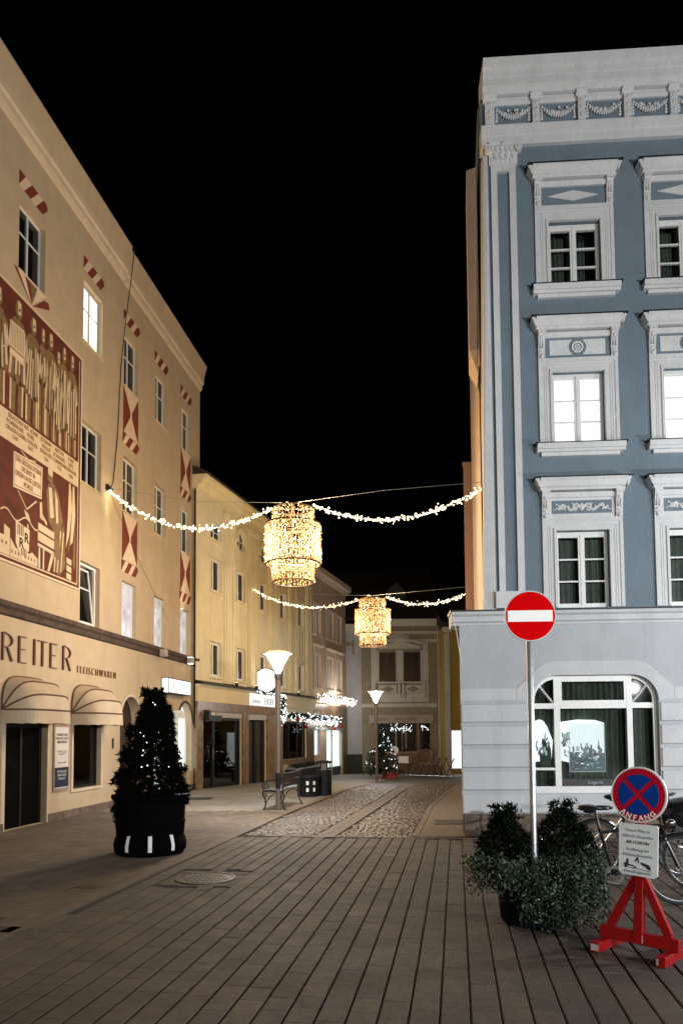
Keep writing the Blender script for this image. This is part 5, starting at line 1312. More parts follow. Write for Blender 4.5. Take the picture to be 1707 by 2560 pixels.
one('door_leaf', mat('brown_door_leaf', (.05, .034, .012), .4, var=.4, scale=4), ent2, lambda m: [m.box((4.55, .12, -.25), (5.20, .16, 2.2)), m.box((3.75, .12, -.25), (4.40, .16, 2.2))])
one('letter_box', mat('letter_box_brass', (.26, .17, .07), .4, metal=.4, var=.1), YH, lambda m: m.box((5.90, -.09, .78), (6.22, -.051, 1.14)))
dw = window(YH, 7.2, 10.32, .62, 2.22, .06, fw=.05, mull=(8.2, 9.25), frame=sheet_black, pane=pane_m, back=room_dark, mw=.05)
q = random.Random(5)
cols_ = [mat('cloth_white', (.65, .65, .65), .9), mat('cloth_red', (.35, .02, .02), .9), mat('cloth_grey', (.2, .2, .22), .9)]
for k in range(9):
    u = 7.45 + k * .31
    one('display_cloth', cols_[(0, 2, 0, 2, 0, 1, 0, 2, 2)[k]], dw, lambda m: m.box((u, .16, .75 + q.uniform(0, .1)), (u + .10, .21, 1.9 - q.uniform(0, .2))))
for u, lab in ((2.25, 'small uplight on the ledge beside the first yellow pilaster'), (4.05, 'small uplight on the ledge behind the round lit sign'), (8.75, 'small uplight on the ledge at the far end of the yellow house')):
    e = empty('uplight'); e.matrix_world = YM @ Matrix.Translation((u, -.20, 3.42)); tag(e, lab, 'floodlight', 'uplights on the yellow house ledge')
    one('housing', sheet_black, e, lambda m: m.lathe([(.04, -.10), (.055, -.02), (.07, .06)], n=10)); one('lens', emis('uplight_lens', (1, 1, .6), 6, sampled=False), e, lambda m: m.lathe([(.06, .061), (.06, .066)], n=10))
    spot(e, (0, 0, .10), (0, .07, 1), 40, (1, .97, .45), .5, .9)
def wbulbs(m, n, fn, r0=.012, r1=.022, seed=1):
    q = random.Random(seed)
    for _ in range(n): m.ball(fn(q), q.uniform(r0, r1), 1)
es = empty('shop_sign'); es.matrix_world = YM @ Matrix.Translation((5.28, -.12, 2.985)); tag(es, 'long white lit shop fascia reading JUWELIER ENSER above the dark doorway', 'sign')
one('box', emis('lit_fascia', (1, 1, .97), .95), es, lambda m: m.box((-1.65, -.01, -.225), (1.65, .115, .215)))
letters('JUWELIER', .17, es, (-1.10, -.013, -.14), ink_grey, .002, sx=1.0); letters('ENSER', .36, es, (.18, -.013, -.17), ink, .002, sx=.95, off=-.006)
rs = empty('round_sign'); rs.location = (-2.85, 28.0, 3.72); rs.rotation_euler = (0, 0, R(-8)); tag(rs, 'round white lit shop sign with black rim behind the near street lamp', 'sign')
one('rim', sheet_black, rs, lambda m: m.ring_y((0, 0), .445, .475, -.08, .08, 40))
one('face', lit_sign, rs, lambda m: m.disc_y((0, 0), .444, -.07, .07, 40))
text('UHREN\nSCHMUCK', .13, rs, (.06, -.072, .05), mat('pale_print', (.62, .65, .68), .5), .001)
one('bracket', black_metal, rs, lambda m: [m.tube([(-.47, 0, .05), (-.62, .1, .05)], .03, 6), m.box((-.68, .02, -.15), (-.60, .18, .25))])

# ------------------------------------------------------------------ pink house
PH = empty('pink_house', (*(YM @ Vector((11.4, 0, 0))).xy, 0), R(74), 'pale pink house with hooded windows at the far end of the left row', 'house')
PM = YM @ Matrix.Translation((11.4, 0, 0))
pw = [(.22, 1.14), (2.15, 3.34), (3.76, 4.80)]
t3, t2 = (6.42, 7.86), (3.85, 5.52)
ops = [(a, b, *r) for a, b in pw for r in (t3, t2)] + [(-.06 + .06, .95, .68, 1.84), (1.95, 4.78, -.45, 1.84)]
wall('wall', pink, PH, 0.0, 5.66, -.7, 9.25, ops, .18)
body(PH, [(0, .5), (5.66, .5), (5.66, 8), (0, 8)], -.7, 9.25, pink)
one('end_wall', pink, PH, lambda m: m.box((5.64, .001, -.7), (5.659, .5, 9.25)))
one('cornice', pink_lt, PH, lambda m: m.mould([(.3, 9.18), (-.06, 9.2), (-.14, 9.32), (-.28, 9.38), (-.30, 9.62), (.3, 9.66)], 0.02, 5.85))
one('roof', roof_m, PH, lambda m: m.mould([(-.32, 9.625), (4, 11.8), (8, 9.7), (.3, 9.66)], 0.02, 5.86))
for a, b in pw:
    for k, r in enumerate((t3, t2)):
        window(PH, a, b, r[0], r[1], .06, fw=.08, mull=((a + b) / 2,), rows=(r[1] - .5,), frame=win_white, pane=pane_far, mw=.06)
        one('window_trim', pink_lt, PH, lambda m: [m.box((a - .09, -.03, r[0]), (a, 0, r[1] + .09)), m.box((b, -.03, r[0]), (b + .09, 0, r[1] + .09)), m.box((a, -.03, r[1]), (b, 0, r[1] + .09))])
        one('sill', pink_lt, PH, lambda m: m.mould([(.05, r[0] - .10), (-.10, r[0] - .10), (-.11, r[0]), (.05, r[0] + .005)], a - .14, b + .14))
        if k: one('window_hood', pink_lt, PH, lambda m: [m.box((a - .09, -.04, 5.62), (b + .09, 0, 5.80)), m.mould([(0, 5.80), (-.12, 5.84), (-.16, 5.92), (0, 5.94)], a - .16, b + .16)])
sd = one('shop_front', win_grey, PH, lambda m: [m.box((-.02, -.04, 1.84), (4.86, .02, 2.0)), m.box((.95, .02, -.45), (1.02, .10, 1.84)), m.box((1.88, .02, -.45), (1.95, .10, 1.84)), m.box((4.70, .02, -.45), (4.78, .10, 1.84)), m.box((3.02, .04, -.45), (3.07, .10, 1.84))])
one('pane', emis('lit_shop_blue', (.80, .93, 1.0), 1.15, var=.2, vscale=1.5), sd, lambda m: m.poly(((0, .14, .68), (.95, .14, .68), (.95, .14, 1.84), (0, .14, 1.84))), recalc=False)
one('pane', lit_green, sd, lambda m: m.poly(((2.0, .15, .0), (4.7, .15, .0), (4.7, .15, 1.84), (2.0, .15, 1.84))), recalc=False)
one('door_base', mat('teal_grey_panel', (.07, .09, .09), .5), sd, lambda m: m.box((1.95, .06, -.5), (4.70, .12, -.02)))
one('shelf', mat('shelf_teal', (.05, .16, .14), .5), sd, lambda m: [m.box((3.2, .13, 1.58), (3.7, .145, 1.63)), m.box((3.4, .13, .0), (3.43, .145, 1.84)), m.box((2.35, .13, .0), (2.42, .145, 1.84))])
one('street_pillar', marble, PH, lambda m: [m.box((4.88, -.04, -.6), (5.64, 0, 2.0)), m.box((-.02, -.045, 2.001), (5.64, 0, 3.1))])

# ------------------------------------------------------------------ far end of the lane
GH = empty('grey_house', (0.25, 40.05, -.49), 0, 'plain grey house front behind the pink house', 'house')
wall('wall', greywall, GH, -4.0, .84, -.4, 7.95, [(-.28, .0, 4.2, 7.2)], .2)
body(GH, [(-4, .3), (.84, .3), (.84, 8), (-4, 8)], -.4, 7.95, greywall)
one('cornice', asia_trim, GH, lambda m: m.mould([(.2, 7.7), (-.1, 7.72), (-.16, 7.9), (-.2, 8.1), (.2, 8.15)], -4, .84))
window(GH, -.28, 0.0, 4.2, 7.2, .08, fw=.04, pane=dark_glass)
one('frieze_bracket', asia_wall, GH, lambda m: [m.box((.34, -.05, 6.45), (.46, 0, 7.25)), m.box((-3.9, -.04, 6.9), (.3, 0, 7.1))])
one('plinth', mat('dark_green_plinth', (.02, .026, .018), .8, var=.3), GH, lambda m: m.box((-4, -.06, -.4), (.84, 0, 1.05)))
AH = empty('asia_shop_house', (1.1, 40.0, -.49), 0, 'taupe town house with a gabled double window above the Asia shop', 'house')
Fz = lambda fy: 9.97 + .49 - .00551 * fy   # local height above the house foot
ops = [(.95, 1.85, Fz(1000), Fz(705)), (2.29, 3.19, Fz(1000), Fz(705)), (.70, 3.0, Fz(1690), Fz(1365)), (3.05, 3.78, Fz(1790), Fz(1365))]
wall('wall', asia_wall, AH, 0, 4.33, -.6, Fz(400), ops, .25)
body(AH, [(0, .5), (4.33, .5), (4.33, 9), (0, 9)], -.6, Fz(400), asia_wall)
one('cornice', asia_trim, AH, lambda m: [m.mould([(.2, Fz(450)), (-.08, Fz(450)), (-.2, Fz(400)), (-.24, Fz(385)), (.2, Fz(380))], 0.0, 4.35), m.box((0.01, -.05, Fz(530)), (4.33, 0, Fz(500))), m.box((.01, -.04, Fz(610)), (4.33, 0, Fz(580)))])
one('roof', roof_m, AH, lambda m: m.mould([(-.22, Fz(380)), (5, 12.2), (9, 12.2), (9, 8)], -2.0, 4.35))
one('dormer', mat('dormer_edge', (.05, .055, .05), .8), AH, lambda m: [m.prism([(1.45, 10.2), (1.50, 10.2), (2.05, 10.62), (2.6, 10.2), (2.65, 10.2), (2.05, 10.70)], 1.6, 2.3), m.prism([(1.52, 9.6), (2.58, 9.6), (2.58, 10.19), (2.05, 10.60), (1.52, 10.19)], 1.7, 3.0)])
one('white_strip', asia_trim, AH, lambda m: [m.box((.51, -.04, Fz(1200)), (.80, 0, Fz(612))), m.box((3.34, -.04, Fz(1200)), (3.61, 0, Fz(612))), m.box((4.11, -.05, -.5), (4.25, 0, Fz(532))), m.box((.80, -.02, Fz(1200)), (3.34, 0, Fz(1115)))])
for (a, b) in ((.02, .48), (3.64, 4.08)):
    for k in range(15):
        zt = Fz(690) - k * .415
        if zt - .39 < 0: break
        one('quoin', asia_wall, AH, lambda m: m.box((a, -.035, zt - .385), (b, 0, zt)))
for (a, b) in ((.95, 1.85), (2.29, 3.19)):
    window(AH, a, b, Fz(1000), Fz(705), .10, fw=.07, mull=((a + b) / 2,), rows=(Fz(800),), frame=mat('dark_frame', (.02, .018, .015), .5), pane=dark_glass, mw=.05)
one('window_pier', asia_trim, AH, lambda m: [m.box((.80, -.03, Fz(1000)), (.94, 0, Fz(690))), m.box((1.88, -.06, Fz(1000)), (2.26, 0, Fz(690))), m.box((3.2, -.03, Fz(1000)), (3.33, 0, Fz(690)))])
one('pediment', asia_trim, AH, lambda m: [m.prism([(.95, Fz(675)), (3.2, Fz(675)), (3.2, Fz(650)), (2.05, Fz(600)), (.95, Fz(650))], -.05, 0), m.prism([(.75, Fz(640)), (2.05, Fz(575)), (3.4, Fz(640)), (3.4, Fz(622)), (2.05, Fz(555)), (.75, Fz(622))], -.16, 0)])
one('scroll_gable', asia_trim, AH, lambda m: m.prism([(1.5, Fz(545)), (1.75, Fz(540)), (2.05, Fz(520)), (2.35, Fz(540)), (2.6, Fz(545)), (2.6, Fz(570)), (1.5, Fz(570))], -.08, -.0405))
one('sill', asia_trim, AH, lambda m: m.mould([(.05, Fz(1018)), (-.18, Fz(1015)), (-.20, Fz(1002)), (.05, Fz(1000))], .72, 3.42))
for cx in (1.39, 2.77):
    one('balustrade_panel', asia_trim, AH, lambda m: m.box((cx - .50, -.05, Fz(1110)), (cx + .50, 0, Fz(1035))))
    one('diamond', asia_wall, AH, lambda m: m.prism([(cx - .36, Fz(1072)), (cx, Fz(1105)), (cx + .36, Fz(1072)), (cx, Fz(1040))], -.065, -.0505))
one('sill_console', asia_trim, AH, lambda m: [m.box((x, -.12, Fz(1160)), (x + .13, 0, Fz(1020))) for x in (.62, 1.95, 2.15, 3.28)])
one('shop_band', asia_trim, AH, lambda m: [m.box((0, -.05, Fz(1250)), (4.1, 0, Fz(1215)))])
af = one('shop_window', brown_wood, AH, lambda m: [m.box((.70, .05, Fz(1700)), (.78, .13, Fz(1365))), m.box((2.92, .05, Fz(1700)), (3.0, .13, Fz(1365))), m.box((.78, .05, Fz(1700)), (2.92, .13, Fz(1680))), m.box((2.1, .06, Fz(1680)), (2.14, .12, Fz(1365)))])
one('pane', pane_m, af, lambda m: m.poly(((.78, .09, Fz(1680)), (2.92, .09, Fz(1680)), (2.92, .09, Fz(1365)), (.78, .09, Fz(1365)))), recalc=False)
one('interior', room_dark, af, lambda m: m.poly(((.7, .4, Fz(1700)), (3, .4, Fz(1700)), (3, .4, Fz(1365)), (.7, .4, Fz(1365)))), recalc=False)
one('display_cloth', cols_[0], af, lambda m: [m.box((1.78, .25, Fz(1670)), (1.88, .3, Fz(1490))), m.box((2.12, .25, Fz(1670)), (2.2, .3, Fz(1480))), m.box((2.32, .25, Fz(1660)), (2.42, .3, Fz(1500)))])
one('neon_mark', emis('blue_neon', (.35, .6, 1.0), 2.2, sampled=False), af, lambda m: [m.ball((1.08, .2, Fz(1550)), (.11, .03, .11), 2), m.box((1.06, .2, Fz(1640)), (1.2, .22, Fz(1590)))])
one('hanging_lights', bulb_white, af, lambda m: wbulbs(m, 70, lambda q: (q.uniform(1.55, 2.75), .28, Fz(1460) + q.uniform(-.28, .4) * abs(q.random())), .012, .03, 9))
one('shop_base', brown_wood, AH, lambda m: m.box((.62, -.05, .05), (2.98, 0, Fz(1701))))
ad = one('shop_door', brown_wood, AH, lambda m: [m.box((3.05, .06, Fz(1790)), (3.13, .14, Fz(1365))), m.box((3.70, .06, Fz(1790)), (3.78, .14, Fz(1365))), m.box((3.13, .06, Fz(1790)), (3.70, .14, Fz(1660))), m.box((3.13, .06, Fz(1375)), (3.70, .14, Fz(1365)))])
one('pane', dark_glass, ad, lambda m: m.box((3.13, .09, Fz(1660)), (3.70, .10, Fz(1375))))
one('door_lights', bulb_white, ad, lambda m: wbulbs(m, 16, lambda q: (q.uniform(3.2, 3.6), .05, Fz(1450) + q.uniform(-.15, .1)), .012, .028, 12))
for k in range(3):
    one('step', plinth_m, AH, lambda m: m.box((2.6 - .1 * k, -.9 + .3 * k - .28, -.1), (4.05, -.9 + .3 * k, .12 + .17 * k)))
one('downpipe', sheet_black, AH, lambda m: m.tube([(4.30, -.12, -.3), (4.30, -.12, 7.9)], .085, 8))
asn = empty('shop_sign', (3.2, 39.93, 2.21), 0, 'pale wooden shop board reading Asia-Shop over the far shop window', 'sign')
one('board', mat('sign_board_tan', (.34, .27, .22), .6, var=.08), asn, lambda m: m.box((-1.72, -.04, -.0), (1.72, .055, .44)))
letters('Import - Asia-Shop', .30, asn, (-.30, -.045, .16), mat('sign_print_brown', (.13, .08, .06), .6), .002); text('Lebensmittel Geschenke', .12, asn, (-.1, -.045, .03), mat('sign_print_brown2', (.16, .11, .08), .6), .002)
hr = empty('handrail', (4.75, 39.2, -.49), 0, 'thin brown stair rail beside the Asia shop steps', 'handrail')
one('rail', rust, hr, lambda m: m.tube([(-.25, .6, 1.62), (.05, 0, 1.28), (.05, -.4, .95)], .022, 6))
one('post', rust, hr, lambda m: [m.tube([(.05, 0, 0.0), (.05, 0, 1.28)], .02, 6)]); one('post', rust, hr, lambda m: m.tube([(.05, -.4, 0), (.05, -.4, .95)], .02, 6))
nb = empty('number_plate', (4.98, 39.93, 3.15), 0, 'small white house number plate on the taupe house', 'sign')
one('plate', win_grey, nb, lambda m: m.box((-.13, -.02, -.1), (.13, .02, .1))); text('1', .16, nb, (0, -.022, -.06), ink, .001)
OH = empty('olive_house', (5.28, 38.0, -.43), 0, 'olive yellow house with a pale corner pilaster beyond the grey corner', 'house')
wall('wall', olive, OH, 0, 5, -.3, 7.6, [(.30, 1.5, .25, 2.25)], .2)
body(OH, [(0, .3), (5, .3), (5, 8), (0, 8)], -.3, 7.6, olive)
one('pilaster', asia_trim, OH, lambda m: [m.box((.0, -.06, -.3), (.16, 0, 7.2)), m.box((.16, -.10, -.3), (.30, 0, 7.3)), m.mould([(0, 7.3), (-.12, 7.3), (-.2, 7.55), (0, 7.6)], -.05, .42)])
one('cornice', sheet_black, OH, lambda m: m.mould([(0, 7.6), (-.25, 7.62), (-.3, 7.8), (0, 7.9)], -.15, 5))
ow = window(OH, .30, 1.5, .25, 2.25, .04, fw=.04, mull=(.92,), frame=win_white, pane=lit_white, mw=.03)
one('roof', roof_m, OH, lambda m: m.mould([(-.1, 7.91), (4, 9.5), (8, 7.95)], -.1, 5))
BH = empty('brown_house', (3.74, 22.0, 0), R(-3.5), 'plain brown gabled house block behind the blue corner house', 'house')
one('wall', brownpink, BH, lambda m: m.slab([(0, 0), (6, 0), (6, 6), (1.6, 6)], -.3, 9.75))
one('coping', brownpink, BH, lambda m: m.slab([(-.03, -.03), (6.03, -.03), (6.03, 6), (1.55, 6)], 9.751, 9.87))
# ------------------------------------------------------------------ street lamps
def cone_glass():
    m, nt, N, Lk = _new('frosted_lamp_cone')
    out = N.new('ShaderNodeOutputMaterial'); mx = N.new('ShaderNodeMixShader'); t = N.new('ShaderNodeBsdfTransparent'); em = N.new('ShaderNodeEmission')
    em.inputs[0].default_value = (.92, .97, 1, 1); em.inputs[1].default_value = 2.0; mx.inputs[0].default_value = .30
    Lk.new(t.outputs[0], mx.inputs[1]); Lk.new(em.outputs[0], mx.inputs[2]); Lk.new(mx.outputs[0], out.inputs[0])
    m.cycles.emission_sampling = 'NONE'
    return m
lamp_cone = cone_glass()
def street_lamp(x, y, label, power, col=(.93, .97, 1.0), wrap=True, h=3.48, down=0):
    e = empty('street_lamp', (x, y, gz(y)), 0, label, 'street lamp', 'conical street lamps')
    one('base_plate', pole_grey, e, lambda m: m.lathe([(.20, 0), (.20, .012), (.09, .03)], n=20))
    one('pole', pole_grey, e, lambda m: m.lathe([(.050, .01), (.050, .9), (.056, 1.8), (.062, 2.55), (.060, h - .56)], n=16), smooth=True)
    if wrap: one('sticker_wrap', sheet_black, e, lambda m: m.lathe([(.0535, .50), (.0540, .84)], n=16, caps=False), smooth=True)
    one('collar', pole_grey, e, lambda m: m.lathe([(.061, h - .58), (.075, h - .55), (.075, h - .46), (.05, h - .44)], n=16), smooth=True)
    for k in range(4):
        a = PI / 4 + k * PI / 2
        one('strut', win_white, e, lambda m: m.tube([(.06 * math.cos(a), .06 * math.sin(a), h - .47), (.16 * math.cos(a), .16 * math.sin(a), h - .26), (.30 * math.cos(a), .30 * math.sin(a), h - .02)], .011, 6))
    one('glass_cone', lamp_cone, e, lambda m: m.lathe([(.055, h - .46), (.15, h - .26), (.285, h - .02)], n=28, caps=False), smooth=True, recalc=False)
    one('reflector', lamp_refl, e, lambda m: m.lathe([(.29, h - .015), (.20, h - .005), (.02, h + .0)], n=32))
    one('canopy', win_grey, e, lambda m: m.lathe([(.31, h - .02), (.31, h + .005), (.22, h + .04), (.05, h + .06)], n=32, caps=False), smooth=True)
    one('light_tube', lamp_glow, e, lambda m: m.lathe([(.05, h - .45), (.055, h - .41), (.03, h - .37), (.01, h - .36)], n=12), smooth=True)
    point(e, (0, 0, h - .27), power, col, .05)
    if down: spot(e, (0, 0, h - .03), (0, 0, 0), down, col, R(135), 1.0, .12)
    return e
street_lamp(-1.405, 16.32, 'near grey street lamp with white cone head beside the cast iron bench', 560, down=1500)
street_lamp(1.325, 28.6, 'far street lamp with glowing cone head in front of the Christmas tree', 380, wrap=False, down=700)
street_lamp(8.8, 7.3, 'street lamp at the square facing the blue corner house', 1500)
street_lamp(8.62, -2.46, 'street lamp mirrored in the arched shop window', 7600)
street_lamp(3.6, -9.0, 'street lamp added out of view far back on the square to fill the left house front', 5200, (1, .96, .90))  # unseen lamp, added as fill light for the left house front

# ------------------------------------------------------------------ lanterns of light strings and garlands
def lantern(x, y, zt, label, power):
    e = empty('light_lantern', (x, y, zt), 0, label, 'lantern', 'hanging three tier lanterns')
    tiers = ((.415, -.06, -.44, 40), (.565, -.40, -1.22, 58), (.42, -1.14, -1.60, 40))
    q = random.Random(int(y))
    for r, z1, z0, n in tiers:
        st_ = MB(); bb = MB(); b2 = MB(); b3 = MB()
        for k in range(n):
            a = 2 * PI * (k + q.uniform(-.2, .2)) / n
            x_, y_ = r * math.cos(a), r * math.sin(a)
            st_.tube([(x_, y_, z1), (x_, y_, z0)], .0045, 3, caps=False)
            z = z1 - q.uniform(0, .05)
            while z > z0 + .01:
                rr = r + q.uniform(-.02, .022); aa = a + q.uniform(-.03, .03)
                (b3 if q.random() < .10 else bb if q.random() < .45 else b2).ball((rr * math.cos(aa), rr * math.sin(aa), z), q.uniform(.012, .025), 1)
                z -= q.uniform(.032, .066)
        t = st_.build('tier_strings', emis('lantern_string', (1, .30, .05), .30, sampled=False, base=(.03, .010, .004)), e, recalc=False)
        tag(bb.build('bulbs', bulb_gold, t, recalc=False), kind='stuff'); tag(b2.build('bulbs', bulb_gold2, t, recalc=False), kind='stuff'); tag(b3.build('bulbs', bulb_hot, t, recalc=False), kind='stuff')
        for zz in (z0, z1):
            one('hoop', mat('copper_hoop', (.022, .007, .004), .6), e, lambda m: m.tube([(r * math.cos(2 * PI * k / 40), r * math.sin(2 * PI * k / 40), zz) for k in range(40)], .016, 5, closed=True))
    one('frame', mat('copper_hoop2', (.022, .007, .004), .6), e, lambda m: [m.tube([(-.41, 0, -.06), (.41, 0, -.06)], .012, 5), m.tube([(0, -.41, -.06), (0, .41, -.06)], .012, 5), m.tube([(0, 0, -.06), (0, 0, .06)], .02, 6)])
    one('hook', win_white, e, lambda m: m.tube([(-.12 + .05 * math.cos(t), 0, .03 + .06 * math.sin(t)) for t in [PI * k / 8 for k in range(-1, 10)]], .009, 5))
    point(e, (0, 0, -.8), power, (1, .70, .36), .35)
    return e
lantern(-.975, 15.07, 6.40, 'near hanging lantern of golden fairy lights in three tiers', 1550)
lantern(1.04, 24.1, 6.14, 'far hanging lantern of golden fairy lights in three tiers', 900)
def garland(P0, P1, sag, label, n, seed):
    P0, P1 = Vector(P0), Vector(P1)
    f = lambda t: P0.lerp(P1, t) + Vector((0, 0, -4 * sag * t * (1 - t)))
    cm = MB(); cm.tube([f(k / 24) for k in range(25)], .008, 5)
    c = cm.build('light_garland', wire_m); tag(c, label, 'string lights', 'light garlands over the lane')
    q = random.Random(seed); bm_ = MB()
    for _ in range(n):
        t = q.random(); d = abs(q.gauss(0, .035)); a = q.random() * 2 * PI
        p = f(t) + Vector((q.uniform(-.02, .02), d * math.cos(a), d * math.sin(a) - .01))
        bm_.ball(p, q.choice((.011, .015, .019, .025)), 1)
    tag(bm_.build('bulbs', bulb_warm, c, recalc=False), kind='stuff')
    return c
garland((-5.48, 17.15, 7.50), (-1.40, 15.2, 6.42), .66, 'light garland from the salmon house to the near lantern', 300, 1)
garland((-.55, 15.0, 6.42), (2.60, 13.35, 6.18), .45, 'light garland from the near lantern to the blue corner house', 280, 2)
garland((-3.28, 27.5, 7.12), (.60, 24.4, 6.14), .45, 'light garland from the yellow house to the far lantern', 280, 3)
garland((1.46, 23.9, 6.14), (3.74, 21.95, 5.84), .28, 'light garland from the far lantern to the brown house', 210, 4)
def wire(pts, label):
    m = MB(); m.tube(pts, .006, 5); o = m.build('support_wire', wire_m); tag(o, label, 'wire', 'wires carrying the lanterns')
wire([(-5.50, 17.18, 7.54), (-3.2, 16.1, 6.84), (-.97, 15.07, 6.47), (.9, 14.1, 6.40), (2.62, 13.4, 6.30)], 'thin steel wire carrying the near lantern')
wire([(-3.30, 27.6, 7.2), (-1.0, 25.7, 6.56), (1.04, 24.1, 6.21), (2.4, 23.0, 6.12), (3.75, 21.97, 6.05)], 'thin steel wire carrying the far lantern')
hk = empty('garland_hook', (-5.50, 17.18, 7.52), R(82.45), 'black wall hook with a tiny spotlight holding the near garland', 'hook')
one('plate', sheet_black, hk, lambda m: m.box((-.07, -.06, -.06), (.07, .05, .08)))
one('eye', sheet_black, hk, lambda m: m.tube([(.02, -.05, 0), (.05, -.14, -.02)], .02, 6))
spot(hk, (0, -.12, -.12), (.02, .05, -1.2), 26, (1, .86, .45), .8, .9)
point(hk, (0.05, -.22, -.10), 6, (1, .85, .5), .05)

# ------------------------------------------------------------------ light greenery over the shops
def greenery(name, u0, u1, zf, dz, out, label, nb, bulb, seed, baubles=(), hang=.3, glow=0):
    e = empty(name); e.matrix_world = YM.copy(); tag(e, label, 'garland')
    q = random.Random(seed); lm = MB()
    for _ in range(900):
        u = q.uniform(u0, u1); y = -q.uniform(.02, out); z = zf(u) + q.uniform(-dz, dz) * .6
        d = Vector((q.gauss(0, 1), q.gauss(0, 1), q.gauss(0, 1))).normalized() * .09; s = Vector((q.gauss(0, 1), q.gauss(0, 1), q.gauss(0, 1))).normalized() * .02
        p = Vector((u, y, z)); lm.poly((p - s, p + s, p + d + s * .3, p + d - s * .3))
    tag(lm.build('fir_twigs', leaf_fir, e, recalc=False), kind='stuff')
    bm_ = MB()
    for _ in range(nb):
        u = q.uniform(u0, u1); bm_.ball((u, -q.uniform(.05, out + .08), zf(u) + q.uniform(-dz - hang * q.random(), dz * .7)), q.uniform(.016, .034), 1)
    tag(bm_.build('bulbs', bulb, e, recalc=False), kind='stuff')
    if glow: point(e, ((u0 + u1) / 2, -out - .12, zf((u0 + u1) / 2) - .05), glow, (1, .95, .86), .3)
    for (u, z) in baubles: one('bauble', bauble_red, e, lambda m: m.ball((u, -out - .05, z), .085, 2), smooth=True)
    return e
greenery('shop_garland', 7.1, 10.9, lambda u: 2.47, .16, .38, 'dark fir garland with white lights and red baubles over the yellow house window', 60, bulb_white, 3, ((8.0, 2.28), (9.1, 1.98)), .25)
greenery('shop_garland', 10.9, 14.6, lambda u: 2.42, .17, .40, 'dense white light garland with red baubles over the lit pink shop', 190, bulb_white, 4, ((13.2, 1.93), (14.3, 2.02)), .3, 45)
greenery('balcony_garland', 11.5, 17.6, lambda u: 3.46, .15, .45, 'thick warm white light garland under the pink house windows', 330, emis('warm_white_bulb', (1, .93, .80), 3.6, sampled=False), 5, (), .22, 110)
greenery('sign_garland', 6.7, 7.15, lambda u: 2.85, .55, .2, 'short hanging cluster of white lights at the end of the jeweller sign', 60, bulb_white, 6, (), .3)
greenery('sign_garland', 4.0, 7.0, lambda u: 3.26, .04, .2, 'thin row of white lights along the top of the jeweller sign', 70, bulb_white, 8, (), .05)

# ------------------------------------------------------------------ plants
def needles(mb, p, n, ln, w, q, up=.2):
    for _ in range(n):
        d = Vector((q.gauss(0, 1), q.gauss(0, 1), q.gauss(0, 1) + up)).normalized() * ln * q.uniform(.6, 1.2)
        s = d.cross(Vector((q.gauss(0, 1), q.gauss(0, 1), q.gauss(0, 1)))).normalized() * w
        mb.poly((p - s, p + s, p + d))
def tree_limbs(parent, h, n, rad, r0, q, name='trunk'):
    m = MB(); m.tube([(0, 0, 0), (.01, .01, h * .5), (0, 0, h * .97)], [r0, r0 * .6, r0 * .15], 7)
    for k in range(n):
        t = .08 + .86 * k / n; a = q.random() * 6.28; L_ = rad(t) * .9
        m.tube([(0, 0, h * t), (L_ * .6 * math.cos(a), L_ * .6 * math.sin(a), h * t + .02 * L_), (L_ * math.cos(a), L_ * math.sin(a), h * t - .06 * L_)], [r0 * .3, r0 * .2, r0 * .08], 4)
    return m.build(name, bark, parent)
# tall black planter on the left with a dense conifer
tp = empty('tall_planter', (-2.78, 10.82, 0), 0, 'tall round black planter with three white reflective strips', 'planter')
one('foot_ring', planter_black, tp, lambda m: m.lathe([(.46, 0), (.505, .05), (.515, .14), (.49, .24), (.45, .28)], n=28), smooth=True)
one('body', planter_black, tp, lambda m: m.lathe([(.475, .25), (.49, .43), (.497, .44), (.497, .47), (.485, .48), (.497, .74), (.535, .78), (.55, .80), (.55, .84), (.42, .84)], n=28), smooth=True)
one('soil', bark, tp, lambda m: m.lathe([(.42, .78), (.01, .81)], n=20))
for k, a in enumerate((-37, 0, 37)):
    t = R(-90 + 14 + a); 
    def stp(m):
        c, s = math.cos(t), math.sin(t); wv = .027
        for (z0, z1) in ((.075, .31),):
            P = []
            for zz, rr in ((z0, .517), (z0 + .07, .522), (z1 - .07, .497), (z1, .470)):
                P.append((Vector((c * rr + s * wv, s * rr - c * wv, zz)), Vector((c * rr - s * wv, s * rr + c * wv, zz))))
            for A, Bq in zip(P[:-1], P[1:]): m.poly((A[0], A[1], Bq[1], Bq[0]))
    one('reflective_strip', reflector, tp, stp, recalc=False)
ct = empty('planter_conifer', (-2.77, 10.84, .80), 0, 'dark bushy conifer with a few fairy lights in the tall black planter', 'shrub')
q = random.Random(11)
def CR(t):
    K = ((-.1, .42), (.0, .46), (.13, .49), (.37, .43), (.61, .33), (.80, .26), (.90, .22), (1.0, .06), (1.2, .0))
    for (a, b), (c, d) in zip(K[:-1], K[1:]):
        if t <= c: return b + (d - b) * (t - a) / (c - a)
    return 0
tree_limbs(ct, 1.50, 26, lambda t: CR(t), .03, q)
cm = MB()
for _ in range(2000):
    t = q.random() ** 1.1; r = CR(t) * (q.random() ** .35) * .97; a = q.random() * 6.28
    lump = 1 + .10 * math.sin(a * 3 + t * 9)
    needles(cm, Vector((r * lump * math.cos(a) - .04 + .09 * t, r * lump * math.sin(a), 1.52 * t - .05)), 9, .085, .011, q)
